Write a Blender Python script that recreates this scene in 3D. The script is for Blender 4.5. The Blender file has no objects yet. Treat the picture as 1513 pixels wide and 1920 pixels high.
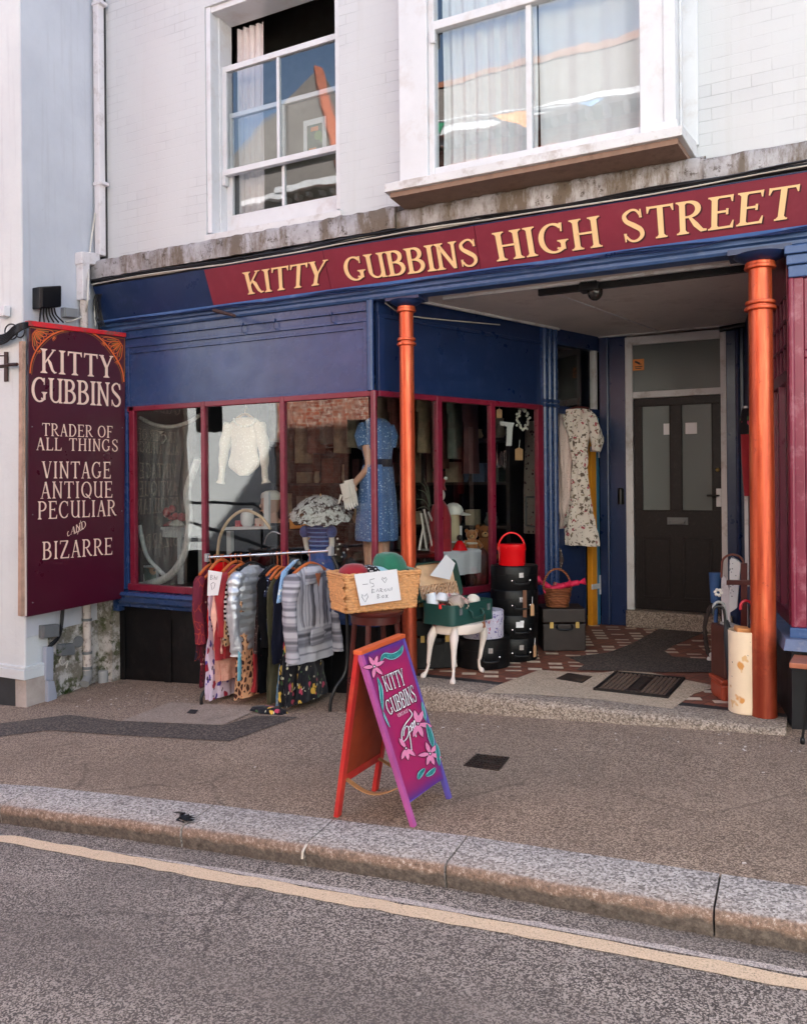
import bpy, bmesh, math, random
from mathutils import Vector, Matrix, noise
random.seed(7)
C = bpy.context.scene
COL = C.collection
PI = math.pi
# ---------------------------------------------------------------- camera
YAW, ROLL, FPX, PCX, PCY, EYE = math.radians(26.7463), math.radians(-.525), 1500., 756.5, 901.4, 1.45
CAM = Vector((0, 0, EYE))
FWD = Vector((-math.sin(YAW), math.cos(YAW), 0))
_r, _u = Vector((math.cos(YAW), math.sin(YAW), 0)), Vector((0, 0, 1))
RGT = _r * math.cos(ROLL) + _u * math.sin(ROLL)
UPV = _u * math.cos(ROLL) - _r * math.sin(ROLL)
cd = bpy.data.cameras.new('camera')
cam = bpy.data.objects.new('camera', cd)
COL.objects.link(cam)
mw = Matrix.Identity(4)
for i in range(3):
    mw[i][0], mw[i][1], mw[i][2], mw[i][3] = RGT[i], UPV[i], -FWD[i], CAM[i]
cam.matrix_world = mw
cd.sensor_fit, cd.sensor_height, cd.lens = 'VERTICAL', 36, FPX / 1920 * 36
cd.sensor_width = 28.4
cd.shift_y = -(960 - PCY) / 1920
cd.clip_start, cd.clip_end = .05, 400
C.camera = cam
# ---------------------------------------------------------------- light
SUN_EL, SUN_AZ = math.radians(44), math.radians(25)      # sun behind the shop, over its roof
w = bpy.data.worlds.new('World'); C.world = w; w.use_nodes = True
nt = w.node_tree
sky = nt.nodes.new('ShaderNodeTexSky'); sky.sky_type = 'NISHITA'; sky.sun_disc = False
sky.sun_elevation, sky.sun_rotation = SUN_EL, SUN_AZ
sky.air_density, sky.dust_density, sky.ozone_density = 1.0, 2.5, .35
bg = nt.nodes['Background']; nt.links.new(sky.outputs[0], bg.inputs[0]); bg.inputs[1].default_value = .1
sd = bpy.data.lights.new('sun', 'SUN'); sun = bpy.data.objects.new('sun', sd); COL.objects.link(sun)
sd.energy, sd.angle, sd.color = 5, math.radians(.5), (1, .965, .92)
sv = Vector((math.sin(SUN_AZ) * math.cos(SUN_EL), math.cos(SUN_AZ) * math.cos(SUN_EL), math.sin(SUN_EL)))
sun.rotation_euler = (-sv).to_track_quat('-Z', 'Y').to_euler()
sun.location = (0, 20, 20)
C.view_settings.view_transform = 'Standard'
try: C.view_settings.look = 'None'
except Exception: pass
C.view_settings.exposure, C.view_settings.gamma, C.view_settings.use_curve_mapping = 2.42, 1, False
C.render.engine = 'CYCLES'
cy = C.cycles
cy.use_denoising = True
try: cy.denoiser = 'OPENIMAGEDENOISE'
except Exception: pass
cy.max_bounces, cy.diffuse_bounces, cy.glossy_bounces, cy.transparent_max_bounces = 8, 5, 4, 24
cy.caustics_reflective = cy.caustics_refractive = False
cy.sample_clamp_indirect = 8
# ---------------------------------------------------------------- rays: a pixel of the photo to a point on a known plane
def ray(x, y): return FWD + RGT * ((x - PCX) / FPX) - UPV * ((y - PCY) / FPX)
def PP(x, y, p, n):
    d = ray(x, y); p = Vector(p); n = Vector(n)
    return CAM + d * ((p - CAM).dot(n) / d.dot(n))
def PY(x, y, Y): return PP(x, y, (0, Y, 0), (0, 1, 0))
def PX(x, y, X): return PP(x, y, (X, 0, 0), (1, 0, 0))
def PZ(x, y, Z=0): return PP(x, y, (0, 0, Z), (0, 0, 1))
def gz(X, Y): return -.126 + .057 * X + .02 * Y            # the sloping pavement
def PG(x, y, off=0): return PP(x, y, (0, 0, -.126 + off), (-.057, -.02, 1))
def PV(x, y, a, b): return PP(x, y, (a[0], a[1], 0), (-(b[1] - a[1]), b[0] - a[0], 0))
# ---------------------------------------------------------------- colours and materials
def lin(c):
    return tuple(((v / 255) / 12.92 if v / 255 <= .04045 else ((v / 255 + .055) / 1.055) ** 2.4) for v in c)
class NT:
    def __init__(s, name):
        s.m = bpy.data.materials.new(name); s.m.use_nodes = True
        s.t = s.m.node_tree; s.b = s.t.nodes['Principled BSDF']; s.out = s.t.nodes['Material Output']
        s.tc = None
    def n(s, ty, **kw):
        o = s.t.nodes.new('ShaderNode' + ty)
        for k, v in kw.items():
            if k.startswith('i_'):
                k = k[2:]; o.inputs[int(k) if k.isdigit() else k.replace('_', ' ')].default_value = v
            else: setattr(o, k, v)
        return o
    def l(s, a, b): s.t.links.new(a, b)
    def coord(s, scale=(1, 1, 1), rot=(0, 0, 0), kind='Object'):
        if s.tc is None: s.tc = s.n('TexCoord')
        mp = s.n('Mapping'); mp.inputs['Scale'].default_value = scale; mp.inputs['Rotation'].default_value = rot
        s.l(s.tc.outputs[kind], mp.inputs[0]); return mp.outputs[0]
    def noise(s, sc, det=4, rough=.6, vec=None, dist=0):
        o = s.n('TexNoise', i_Scale=sc, i_Detail=det, i_Roughness=rough, i_Distortion=dist)
        s.l(vec if vec is not None else s.coord(), o.inputs['Vector']); return o.outputs['Fac']
    def vor(s, sc, feat='F1', vec=None, out='Distance', rnd=1):
        o = s.n('TexVoronoi', feature=feat, i_Scale=sc, i_Randomness=rnd)
        s.l(vec if vec is not None else s.coord(), o.inputs['Vector']); return o.outputs[out]
    def ramp(s, fac, stops, interp='LINEAR'):
        o = s.n('ValToRGB'); e = o.color_ramp.elements; o.color_ramp.interpolation = interp
        while len(e) < len(stops): e.new(.5)
        for k, (p, c) in enumerate(stops):
            e[k].position = p; e[k].color = (*c, 1) if hasattr(c, '__len__') else (c, c, c, 1)
        s.l(fac, o.inputs[0]); return o.outputs[0]
    def mix(s, fac, a, b, mode='MIX'):
        o = s.n('Mix', data_type='RGBA', blend_type=mode)
        for v, k in ((fac, 0), (a, 6), (b, 7)):
            if hasattr(v, 'links'): s.l(v, o.inputs[k])
            elif k == 0: o.inputs[0].default_value = v
            else: o.inputs[k].default_value = (*v, 1) if hasattr(v, '__len__') else (v, v, v, 1)
        return o.outputs[2]
    def math(s, op, a, b=0, clamp=False):
        o = s.n('Math', operation=op, use_clamp=clamp)
        for k, v in ((0, a), (1, b)):
            if hasattr(v, 'links'): s.l(v, o.inputs[k])
            else: o.inputs[k].default_value = v
        return o.outputs[0]
    def bump(s, h, st=.3, dist=.01, nrm=None):
        o = s.n('Bump', i_Strength=st, i_Distance=dist); s.l(h, o.inputs['Height'])
        if nrm is not None: s.l(nrm, o.inputs['Normal'])
        s.l(o.outputs[0], s.b.inputs['Normal']); return o.outputs[0]
    def color(s, c):
        if hasattr(c, 'links'): s.l(c, s.b.inputs['Base Color'])
        else: s.b.inputs['Base Color'].default_value = (*c, 1)
    def set(s, **kw):
        for k, v in kw.items():
            k = k.replace('_', ' ')
            if hasattr(v, 'links'): s.l(v, s.b.inputs[k])
            else: s.b.inputs[k].default_value = v
        return s
def M(name, rgb, rough=.6, var=.12, vs=5, bump=.08, bs=70, metal=0, spec=.5, dirt=None, da=.5, ds=4, coat=0, linear=False, sheen=0):
    """general painted / plain surface: colour drift, fine bump, optional stains"""
    t = NT(name); c = rgb if linear else lin(rgb)
    f = t.noise(vs)
    col = t.mix(t.ramp(f, [(.3, 0.), (.7, 1.)]), tuple(v * (1 - var) for v in c), tuple(min(1, v * (1 + var)) for v in c))
    if dirt is not None:
        k = t.ramp(t.noise(ds, 8, .7), [(.52, 0.), (.66, da)])
        col = t.mix(k, col, lin(dirt))
    t.color(col)
    rr = t.n('MapRange', i_3=max(.02, rough - .1), i_4=min(1, rough + .12)); t.l(t.noise(vs * 2.3), rr.inputs[0])
    t.set(Roughness=rr.outputs[0], Metallic=metal, Specular_IOR_Level=spec, Coat_Weight=coat, Coat_Roughness=.2, Sheen_Weight=sheen)
    if bump: t.bump(t.noise(bs, 3), bump, .01)
    return t.m
def blotch(name, base, blobs, sc=14, rough=.85, size=.32, rnd=1, var=.1, bump=.25, squash=(1, 1, 1), warp=0):
    """printed cloth: blobs of several colours scattered over a base"""
    t = NT(name); v = t.coord(squash)
    if warp:
        nn = t.n('TexNoise', i_Scale=sc * 1.5); t.l(v, nn.inputs['Vector'])
        mx = t.n('Mix', data_type='VECTOR', i_0=warp); t.l(v, mx.inputs[4]); t.l(nn.outputs['Color'], mx.inputs[5]); v = mx.outputs[1]
    col = t.mix(t.noise(9), tuple(x * (1 - var) for x in lin(base)), tuple(min(1, x * (1 + var)) for x in lin(base)))
    for k, (rgb, s_, z_) in enumerate(blobs):
        mp = t.n('Mapping'); mp.inputs['Location'].default_value = (k * 3.7, k * 1.3, k * 2.1); t.l(v, mp.inputs[0])
        o = t.n('TexVoronoi', i_Scale=sc * s_, i_Randomness=rnd); t.l(mp.outputs[0], o.inputs['Vector'])
        col = t.mix(t.ramp(o.outputs['Distance'], [(z_ - .04, 1.), (z_ + .02, 0.)]), col, lin(rgb))
    t.color(col); t.set(Roughness=rough, Specular_IOR_Level=.25, Sheen_Weight=.2)
    if bump: t.bump(t.noise(260, 2), bump, .003)
    return t.m
# ---------------------------------------------------------------- mesh builder
WL = {}                                                        # world location of every object built
class MB:
    def __init__(s): s.v, s.f, s.mi, s.cur = [], [], [], 0
    def add(s, vs, fs):
        b = len(s.v); s.v += [tuple(v) for v in vs]
        for f in fs: s.f.append([b + i for i in f]); s.mi.append(s.cur)
        return s
    def box(s, a, b):
        (x0, y0, z0), (x1, y1, z1) = a, b
        x0, x1 = min(x0, x1), max(x0, x1); y0, y1 = min(y0, y1), max(y0, y1); z0, z1 = min(z0, z1), max(z0, z1)
        return s.add([(x0, y0, z0), (x1, y0, z0), (x1, y1, z0), (x0, y1, z0), (x0, y0, z1), (x1, y0, z1), (x1, y1, z1), (x0, y1, z1)],
                     [(3, 2, 1, 0), (4, 5, 6, 7), (0, 1, 5, 4), (1, 2, 6, 5), (2, 3, 7, 6), (3, 0, 4, 7)])
    def obox(s, c, size, rz=0, rx=0, ry=0, taper=1):
        m = Matrix.Rotation(rz, 3, 'Z') @ Matrix.Rotation(ry, 3, 'Y') @ Matrix.Rotation(rx, 3, 'X'); c = Vector(c)
        hx, hy, hz = (v / 2 for v in size); vs = []
        for z, k in ((-hz, 1), (hz, taper)):
            for x, y in ((-hx, -hy), (hx, -hy), (hx, hy), (-hx, hy)): vs.append(c + m @ Vector((x * k, y * k, z)))
        return s.add(vs, [(3, 2, 1, 0), (4, 5, 6, 7), (0, 1, 5, 4), (1, 2, 6, 5), (2, 3, 7, 6), (3, 0, 4, 7)])
    def bar(s, p, q, wdt, hgt, up=(0, 0, 1)):
        p, q = Vector(p), Vector(q); d = (q - p).normalized(); sx = d.cross(Vector(up)).normalized(); uu = sx.cross(d)
        vs = []
        for e in (p, q):
            for a, b in ((-1, -1), (1, -1), (1, 1), (-1, 1)): vs.append(e + sx * (a * wdt / 2) + uu * (b * hgt / 2))
        return s.add(vs, [(0, 1, 2, 3), (7, 6, 5, 4), (0, 4, 5, 1), (1, 5, 6, 2), (2, 6, 7, 3), (3, 7, 4, 0)])
    def hexa(s, lo, hi):                                        # any prism-like solid between two rings
        n = len(lo)
        fs = [tuple(range(n - 1, -1, -1)), tuple(range(n, 2 * n))]
        fs += [(i, (i + 1) % n, n + (i + 1) % n, n + i) for i in range(n)]
        return s.add(list(lo) + list(hi), fs)
    def prism(s, poly, off):                                    # planar polygon of 3-D points pushed by a vector
        off = Vector(off); return s.hexa([Vector(p) for p in poly], [Vector(p) + off for p in poly])
    def tube(s, pts, r, n=8, cap=True, flat=1):
        pts = [Vector(p) for p in pts]; m = len(pts); rs = r if hasattr(r, '__len__') else [r] * m
        vs, ref = [], None
        for i, p in enumerate(pts):
            d = (pts[min(i + 1, m - 1)] - pts[max(i - 1, 0)])
            d = d.normalized() if d.length > 1e-9 else Vector((0, 0, 1))
            if ref is None: ref = Vector((0, 0, 1)).cross(d) if abs(d.z) < .95 else Vector((1, 0, 0)).cross(d)
            ref = (ref - d * ref.dot(d)).normalized(); o = d.cross(ref)
            for k in range(n):
                a = 2 * PI * k / n; vs.append(p + (ref * math.cos(a) + o * math.sin(a) * flat) * rs[i])
        fs = [(i * n + k, i * n + (k + 1) % n, (i + 1) * n + (k + 1) % n, (i + 1) * n + k) for i in range(m - 1) for k in range(n)]
        if cap: fs += [tuple(range(n - 1, -1, -1)), tuple((m - 1) * n + k for k in range(n))]
        return s.add(vs, fs)
    def lathe(s, prof, c, n=20, sx=1, sy=1, rz=0, a0=0, a1=None):
        c = Vector(c); vs = []; full = a1 is None; m = len(prof); a1 = 2 * PI if full else a1; nn = n if full else n + 1
        for r, z in prof:
            for k in range(nn):
                a = a0 + (a1 - a0) * k / n; x, y = r * sx * math.cos(a), r * sy * math.sin(a)
                vs.append((c.x + x * math.cos(rz) - y * math.sin(rz), c.y + x * math.sin(rz) + y * math.cos(rz), c.z + z))
        fs = []
        for i in range(m - 1):
            for k in range(n):
                k2 = (k + 1) % nn if full else k + 1
                fs.append((i * nn + k, i * nn + k2, (i + 1) * nn + k2, (i + 1) * nn + k))
        if full:
            if prof[0][0] > 1e-6: fs.append(tuple(range(nn - 1, -1, -1)))
            if prof[-1][0] > 1e-6: fs.append(tuple((m - 1) * nn + k for k in range(nn)))
        return s.add(vs, fs)
    def ball(s, c, r, n=14, m=9):
        rx, ry, rz = r if hasattr(r, '__len__') else (r, r, r); c = Vector(c); vs = []
        for i in range(m + 1):
            t = -PI / 2 + PI * i / m; q = max(.02, math.cos(t))
            for k in range(n):
                a = 2 * PI * k / n; vs.append((c.x + rx * q * math.cos(a), c.y + ry * q * math.sin(a), c.z + rz * math.sin(t)))
        fs = [(i * n + k, i * n + (k + 1) % n, (i + 1) * n + (k + 1) % n, (i + 1) * n + k) for i in range(m) for k in range(n)]
        fs += [tuple(range(n - 1, -1, -1)), tuple(m * n + k for k in range(n))]
        return s.add(vs, fs)
    def loft(s, secs, n=24, cap=True, ripple=0, freq=6, ph=0, rz=0, origin=None):
        """stack of elliptical sections (cx, cy, z, rx, ry[, ripple]) - cloth and soft bodies"""
        vs = []; m = len(secs); o = Vector(origin) if origin is not None else None
        for i, q in enumerate(secs):
            cx, cyy, z, rx, ry = q[:5]; rp = q[5] if len(q) > 5 else ripple
            for k in range(n):
                a = 2 * PI * k / n
                w_ = 1 + rp * (math.sin(freq * a + ph + z * 3) * .6 + math.sin(freq * 1.7 * a + 2 * ph - z * 5) * .4)
                x, y = rx * w_ * math.cos(a), ry * w_ * math.sin(a)
                if rz: x, y = x * math.cos(rz) - y * math.sin(rz), x * math.sin(rz) + y * math.cos(rz)
                vs.append((cx + x, cyy + y, z))
        fs = [(i * n + k, i * n + (k + 1) % n, (i + 1) * n + (k + 1) % n, (i + 1) * n + k) for i in range(m - 1) for k in range(n)]
        if cap: fs += [tuple(range(n - 1, -1, -1)), tuple((m - 1) * n + k for k in range(n))]
        return s.add(vs, fs)
    def grid(s, fn, nu, nv):
        vs = [fn(i / nu, j / nv) for j in range(nv + 1) for i in range(nu + 1)]
        return s.add(vs, [(j * (nu + 1) + i, j * (nu + 1) + i + 1, (j + 1) * (nu + 1) + i + 1, (j + 1) * (nu + 1) + i) for j in range(nv) for i in range(nu)])
    def pieces(s):
        """loose islands of the mesh, clustered when they lie close together"""
        n = len(s.v); par = list(range(n))
        def find(a):
            while par[a] != a: par[a] = par[par[a]]; a = par[a]
            return a
        for f in s.f:
            for k in f[1:]: par[find(k)] = find(f[0])
        isl = {}
        for i in range(n): isl.setdefault(find(i), []).append(i)
        keys = list(isl); m = len(keys)
        if m < 2 or m > 900: return None
        bx = []
        for k in keys:
            p = [s.v[i] for i in isl[k]]; lo = [min(q[j] for q in p) for j in range(3)]; hi = [max(q[j] for q in p) for j in range(3)]; bx.append((lo, hi, max(h - l for l, h in zip(lo, hi))))
        cl = list(range(m))
        def fc(a):
            while cl[a] != a: cl[a] = cl[cl[a]]; a = cl[a]
            return a
        for i in range(m):
            for j in range(i):
                g = math.sqrt(sum(max(0, bx[i][0][k] - bx[j][1][k], bx[j][0][k] - bx[i][1][k]) ** 2 for k in range(3)))
                if g <= max(.02, .5 * max(bx[i][2], bx[j][2])): cl[fc(i)] = fc(j)
        grp = {}
        for i in range(m): grp.setdefault(fc(i), set()).update(isl[keys[i]])
        return list(grp.values()) if len(grp) > 1 else None
    def build(s, name, mat, parent=None, **kw):
        pc = s.pieces() if parent is not None else None
        if not pc: return s.build1(name, mat, parent, **kw)
        first = None
        for g in pc:
            b = MB(); idx = {}
            for i in sorted(g): idx[i] = len(b.v); b.v.append(s.v[i])
            for f, m_ in zip(s.f, s.mi):
                if f[0] in g: b.f.append([idx[i] for i in f]); b.mi.append(m_)
            o = b.build1(name, mat, parent, **kw); first = first or o
        return first
    def build1(s, name, mat, parent=None, label=None, smooth=None, bevel=0, org=None, cat=None, group=None, kind=None, solid=0, recalc=True):
        me = bpy.data.meshes.new(name)
        if parent is not None: o = WL[parent.name]
        elif org is not None: o = Vector(org)
        else:
            xs = [v[0] for v in s.v]; ys = [v[1] for v in s.v]
            o = Vector(((min(xs) + max(xs)) / 2, (min(ys) + max(ys)) / 2, min(v[2] for v in s.v)))
        me.from_pydata([(v[0] - o.x, v[1] - o.y, v[2] - o.z) for v in s.v], [], s.f)
        for m_ in (mat if isinstance(mat, (list, tuple)) else [mat]): me.materials.append(m_)
        for p, k in zip(me.polygons, s.mi): p.material_index = k
        if recalc:
            bm = bmesh.new(); bm.from_mesh(me); bmesh.ops.recalc_face_normals(bm, faces=bm.faces); bm.to_mesh(me); bm.free()
        if smooth:
            for p in me.polygons: p.use_smooth = True
            me.set_sharp_from_angle(angle=math.radians(smooth))
        ob = bpy.data.objects.new(name, me); COL.objects.link(ob)
        if parent is not None: ob.parent = parent
        else: ob.location = o
        WL[ob.name] = Vector(o)
        if label: ob['label'] = label
        if cat: ob['category'] = cat
        if group: ob['group'] = group
        if kind: ob['kind'] = kind
        if solid:
            d = ob.modifiers.new('solid', 'SOLIDIFY'); d.thickness = solid; d.offset = 0
        if bevel:
            d = ob.modifiers.new('bevel', 'BEVEL'); d.width = bevel; d.segments = 2; d.limit_method = 'ANGLE'; d.angle_limit = math.radians(40)
        return ob
def thing(name, label, cat, loc, group=None):
    o = bpy.data.objects.new(name, None); COL.objects.link(o); o.location = loc; o.empty_display_size = .1
    o['label'], o['category'] = label, cat
    if group: o['group'] = group
    WL[o.name] = Vector(loc); return o
def struct(mb, name, mat, **kw): return mb.build(name, mat, kind='structure', **kw)
def dup(root, loc, label=None, group=None, scale=None, rz=0):
    r = root.copy(); COL.objects.link(r); r.location = loc; r.rotation_euler.z += rz
    if scale: r.scale = scale
    if label: r['label'] = label
    if group: r['group'] = group
    for ch in list(root.children):
        c = ch.copy(); COL.objects.link(c); c.parent = r
        for g in ch.children:
            d = g.copy(); COL.objects.link(d); d.parent = c
    return r
def arc(c, rx, ry, a0, a1, n, ux, uy):
    c, ux, uy = Vector(c), Vector(ux), Vector(uy)
    return [c + ux * (rx * math.cos(a0 + (a1 - a0) * i / n)) + uy * (ry * math.sin(a0 + (a1 - a0) * i / n)) for i in range(n + 1)]
def crom(pts, k=6):
    """smooth curve through points (any dimension tuple)"""
    P = [tuple(p) for p in pts]; P = [P[0]] + P + [P[-1]]; out = []
    for i in range(1, len(P) - 2):
        for j in range(k):
            t = j / k
            out.append(tuple(.5 * ((2 * b) + (c - a) * t + (2 * a - 5 * b + 4 * c - d) * t * t + (-a + 3 * b - 3 * c + d) * t ** 3)
                             for a, b, c, d in zip(P[i - 1], P[i], P[i + 1], P[i + 2])))
    out.append(P[-2]); return out
# ---------------------------------------------------------------- shared materials
def m_render(name, c1, c2, bs=30, b=.15, crack=True):
    t = NT(name)
    col = t.mix(t.ramp(t.noise(1.3, 6, .65), [(.35, 0.), (.65, 1.)]), lin(c1), lin(c2))
    st = t.noise(3, 6, .6, t.coord((6, 6, .35)))
    col = t.mix(t.ramp(st, [(.55, 0.), (.8, .35)]), col, lin((168, 166, 170)))
    if crack: col = t.mix(t.ramp(t.noise(9, 8, .8), [(.66, 0.), (.7, .35)]), col, lin((150, 142, 138)))
    t.color(col); t.set(Roughness=.85, Specular_IOR_Level=.25); t.bump(t.noise(bs, 6), b, .02); return t.m
def m_brick(name, c1, c2, mortar, painted=True):
    t = NT(name); v = t.coord((1, 1, 1), (PI / 2, 0, 0))
    o = t.n('TexBrick', offset=.5, squash=1, i_Scale=1, i_Mortar_Size=.004 if painted else .006, i_Mortar_Smooth=.6, i_Bias=0, i_Brick_Width=.225, i_Row_Height=.075)
    wv = t.n('TexNoise', i_Scale=2.2, i_Detail=3); t.l(v, wv.inputs['Vector'])
    mx = t.n('Mix', data_type='VECTOR', i_0=.02); t.l(v, mx.inputs[4]); t.l(wv.outputs['Color'], mx.inputs[5]); t.l(mx.outputs[1], o.inputs['Vector'])
    o.inputs['Color1'].default_value = (*lin(c1), 1); o.inputs['Color2'].default_value = (*lin(c2), 1); o.inputs['Mortar'].default_value = (*lin(mortar), 1)
    wear = t.ramp(t.noise(1.7, 5), [(.3, 0.), (.52, 1.)])       # mortar lines fill with paint in places
    col = o.outputs['Color']
    if painted:
        col = t.mix(t.math('MULTIPLY', wear, .92), col, lin(c1))
        st = t.noise(2.5, 6, .6, t.coord((5, 5, .3)))
        col = t.mix(t.ramp(st, [(.55, 0.), (.8, .3)]), col, lin((190, 188, 184)))
        vor = t.noise(7, 10, .85, t.coord((1, 1, .45)))
        col = t.mix(t.ramp(vor, [(.7, 0.), (.73, .6)]), col, lin((130, 108, 98)))
    else:
        col = t.mix(t.ramp(t.noise(9, 8, .75), [(.46, 0.), (.6, .8)]), col, lin((205, 180, 165)))
    t.color(col); t.set(Roughness=.8, Specular_IOR_Level=.3)
    h = t.math('ADD', t.math('MULTIPLY', t.noise(26, 7, .7), .5), t.math('MULTIPLY', t.math('SUBTRACT', 1, t.math('MULTIPLY', o.outputs['Fac'], t.math('SUBTRACT', 1, t.math('MULTIPLY', wear, .75)) if painted else 1.)), .7))
    t.bump(h, .45 if painted else .6, .007); return t.m
WALLBRICK = m_brick('painted_brick', (204, 205, 207), (198, 199, 202), (177, 178, 181))
REDBRICK = m_brick('red_brick', (168, 84, 56), (128, 56, 40), (190, 170, 150), False)
RENDERW = m_render('white_render', (216, 219, 219), (205, 208, 210))
RENDERB = m_render('skylit_render', (204, 206, 213), (192, 194, 202))  # white render made darker and bluer for the skylit side wall
CREAM = m_render('cream_render', (232, 234, 226), (222, 225, 216))
WHITE = M('white_gloss_paint', (214, 214, 217), .4, .05, 4, .05, 40, dirt=(178, 160, 148), da=.3, ds=5)
WHITED = M('weathered_white_paint', (212, 210, 211), .55, .06, 4, .15, 30, dirt=(150, 130, 118), da=.55, ds=6)
NAVY = M('navy_gloss_paint', (38, 62, 106), .26, .14, 2.5, .14, 14, dirt=(88, 100, 150), da=.22, ds=3)
NAVYD = M('deep_navy_paint', (26, 44, 82), .3, .12, 3, .1, 22, dirt=(70, 82, 128), da=.2, ds=9)
BLUEL = M('mid_blue_paint', (58, 86, 132), .4, .1, 3, .1, 30, dirt=(130, 140, 170), da=.25, ds=8)
MAROON = M('maroon_gloss_paint', (116, 26, 48), .3, .12, 6, .08, 40, dirt=(150, 80, 90), da=.2, ds=14)
PINKM = M('lit_maroon_paint', (126, 36, 60), .33, .12, 4, .08, 40, dirt=(205, 150, 160), da=.3, ds=11)  # maroon made pinker to carry the light on the street front
SIGNRED = M('fascia_maroon', (122, 30, 50), .5, .08, 3, .05, 50, dirt=(140, 56, 70), da=.15, ds=12)
BOARDRED = M('signboard_maroon', (66, 10, 32), .3, .12, 2, .03, 20)
GOLD = M('cream_gold_letter', (240, 198, 146), .55, .06, 6, .04, 60)
LETTER = M('cream_letter', (234, 202, 182), .5, .05, 6, .03, 60)
SHADE = M('letter_drop_shade', (64, 12, 24), .6, .05)
BLACK = M('black_plastic', (9, 9, 11), .4, .1, 6, .04)
BLACKM = M('black_vinyl', (8, 9, 12), .42, .2, 7, .12, 160, spec=.3, dirt=(60, 56, 52), da=.25, ds=16)
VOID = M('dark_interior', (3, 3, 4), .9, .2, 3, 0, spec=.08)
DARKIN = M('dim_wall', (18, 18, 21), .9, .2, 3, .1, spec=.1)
GREY = M('grey_plastic', (150, 150, 150), .5, .08, 6, .05)
GREYD = M('mid_grey_metal', (112, 114, 116), .5, .1, 8, .08, dirt=(90, 80, 70), da=.3)
CHROME = M('chrome', (200, 200, 204), .18, .03, 8, 0, metal=1)
BRASS = M('brass', (190, 160, 100), .3, .08, 8, 0, metal=1)
DARKWOOD = M('dark_mahogany', (74, 22, 16), .35, .25, 9, .06, 60)
LIGHTWOOD = M('pale_wood', (206, 168, 120), .5, .15, 10, .06)
ORANGEWOOD = M('hanger_wood', (196, 104, 52), .4, .12, 10, .04)
PAPER = M('white_paper', (232, 230, 232), .8, .03, 5, .05)
INK = M('ink', (84, 84, 96), .8, .05)
TAGM = M('kraft_tag', (206, 160, 120), .8, .08)
GREENC = M('green_leatherette', (32, 72, 66), .42, .1, 5, .15, 200)
PEACH = M('peach_satin', (236, 196, 156), .5, .12, 14, .2, 30)
def m_glass(name, tint=(1, 1, 1), base=.05, rough=0., wob=0.0):
    t = NT(name); t.t.nodes.remove(t.b)
    g = t.n('NewGeometry'); d = t.n('VectorMath', operation='DOT_PRODUCT'); t.l(g.outputs['Incoming'], d.inputs[0]); t.l(g.outputs['Normal'], d.inputs[1])
    k = t.math('SUBTRACT', 1, t.math('ABSOLUTE', d.outputs['Value'])); k = t.math('POWER', k, 5)
    k = t.math('ADD', t.math('MULTIPLY', k, 1 - base), base, True)
    tr = t.n('BsdfTransparent'); tr.inputs[0].default_value = (*tint, 1)
    gl = t.n('BsdfGlossy'); gl.inputs['Roughness'].default_value = rough
    if wob:
        b = t.n('Bump', i_Strength=wob, i_Distance=.02); t.l(t.noise(2.2, 2), b.inputs['Height']); t.l(b.outputs[0], gl.inputs['Normal'])
    mx = t.n('MixShader'); t.l(k, mx.inputs[0]); t.l(tr.outputs[0], mx.inputs[1]); t.l(gl.outputs[0], mx.inputs[2]); t.l(mx.outputs[0], t.out.inputs[0])
    return t.m
GLASS = m_glass('window_glass', (.94, .96, .95), .065, 0, .03)
GLASSU = m_glass('old_sash_glass', (.93, .95, .95), .085, 0, .05)
def m_net(name, rgb, dens):
    t = NT(name); t.color(lin(rgb)); t.set(Roughness=.9)
    t.set(Alpha=t.ramp(t.noise(60, 3, .6, t.coord((1, 1, .15))), [(.35, max(0, dens - .1)), (.65, min(1, dens + .1))])); return t.m
NET = m_net('white_net', (225, 225, 222), .2)
NETD = m_net('gathered_net', (225, 225, 222), .5)
NETU = M('net_curtain', (230, 230, 232), .9, .03, 8, .04)
def m_frost():
    t = NT('reeded_glass'); t.color(lin((108, 114, 112))); w_ = t.n('TexWave', wave_type='BANDS', bands_direction='X', i_Scale=60, i_Distortion=2, i_Detail=1)
    t.l(t.coord(), w_.inputs['Vector']); t.set(Roughness=.14, Specular_IOR_Level=.8); t.bump(t.mix(.5, w_.outputs['Fac'], t.noise(90, 2)), .35, .01); return t.m
FROST = m_frost()
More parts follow.
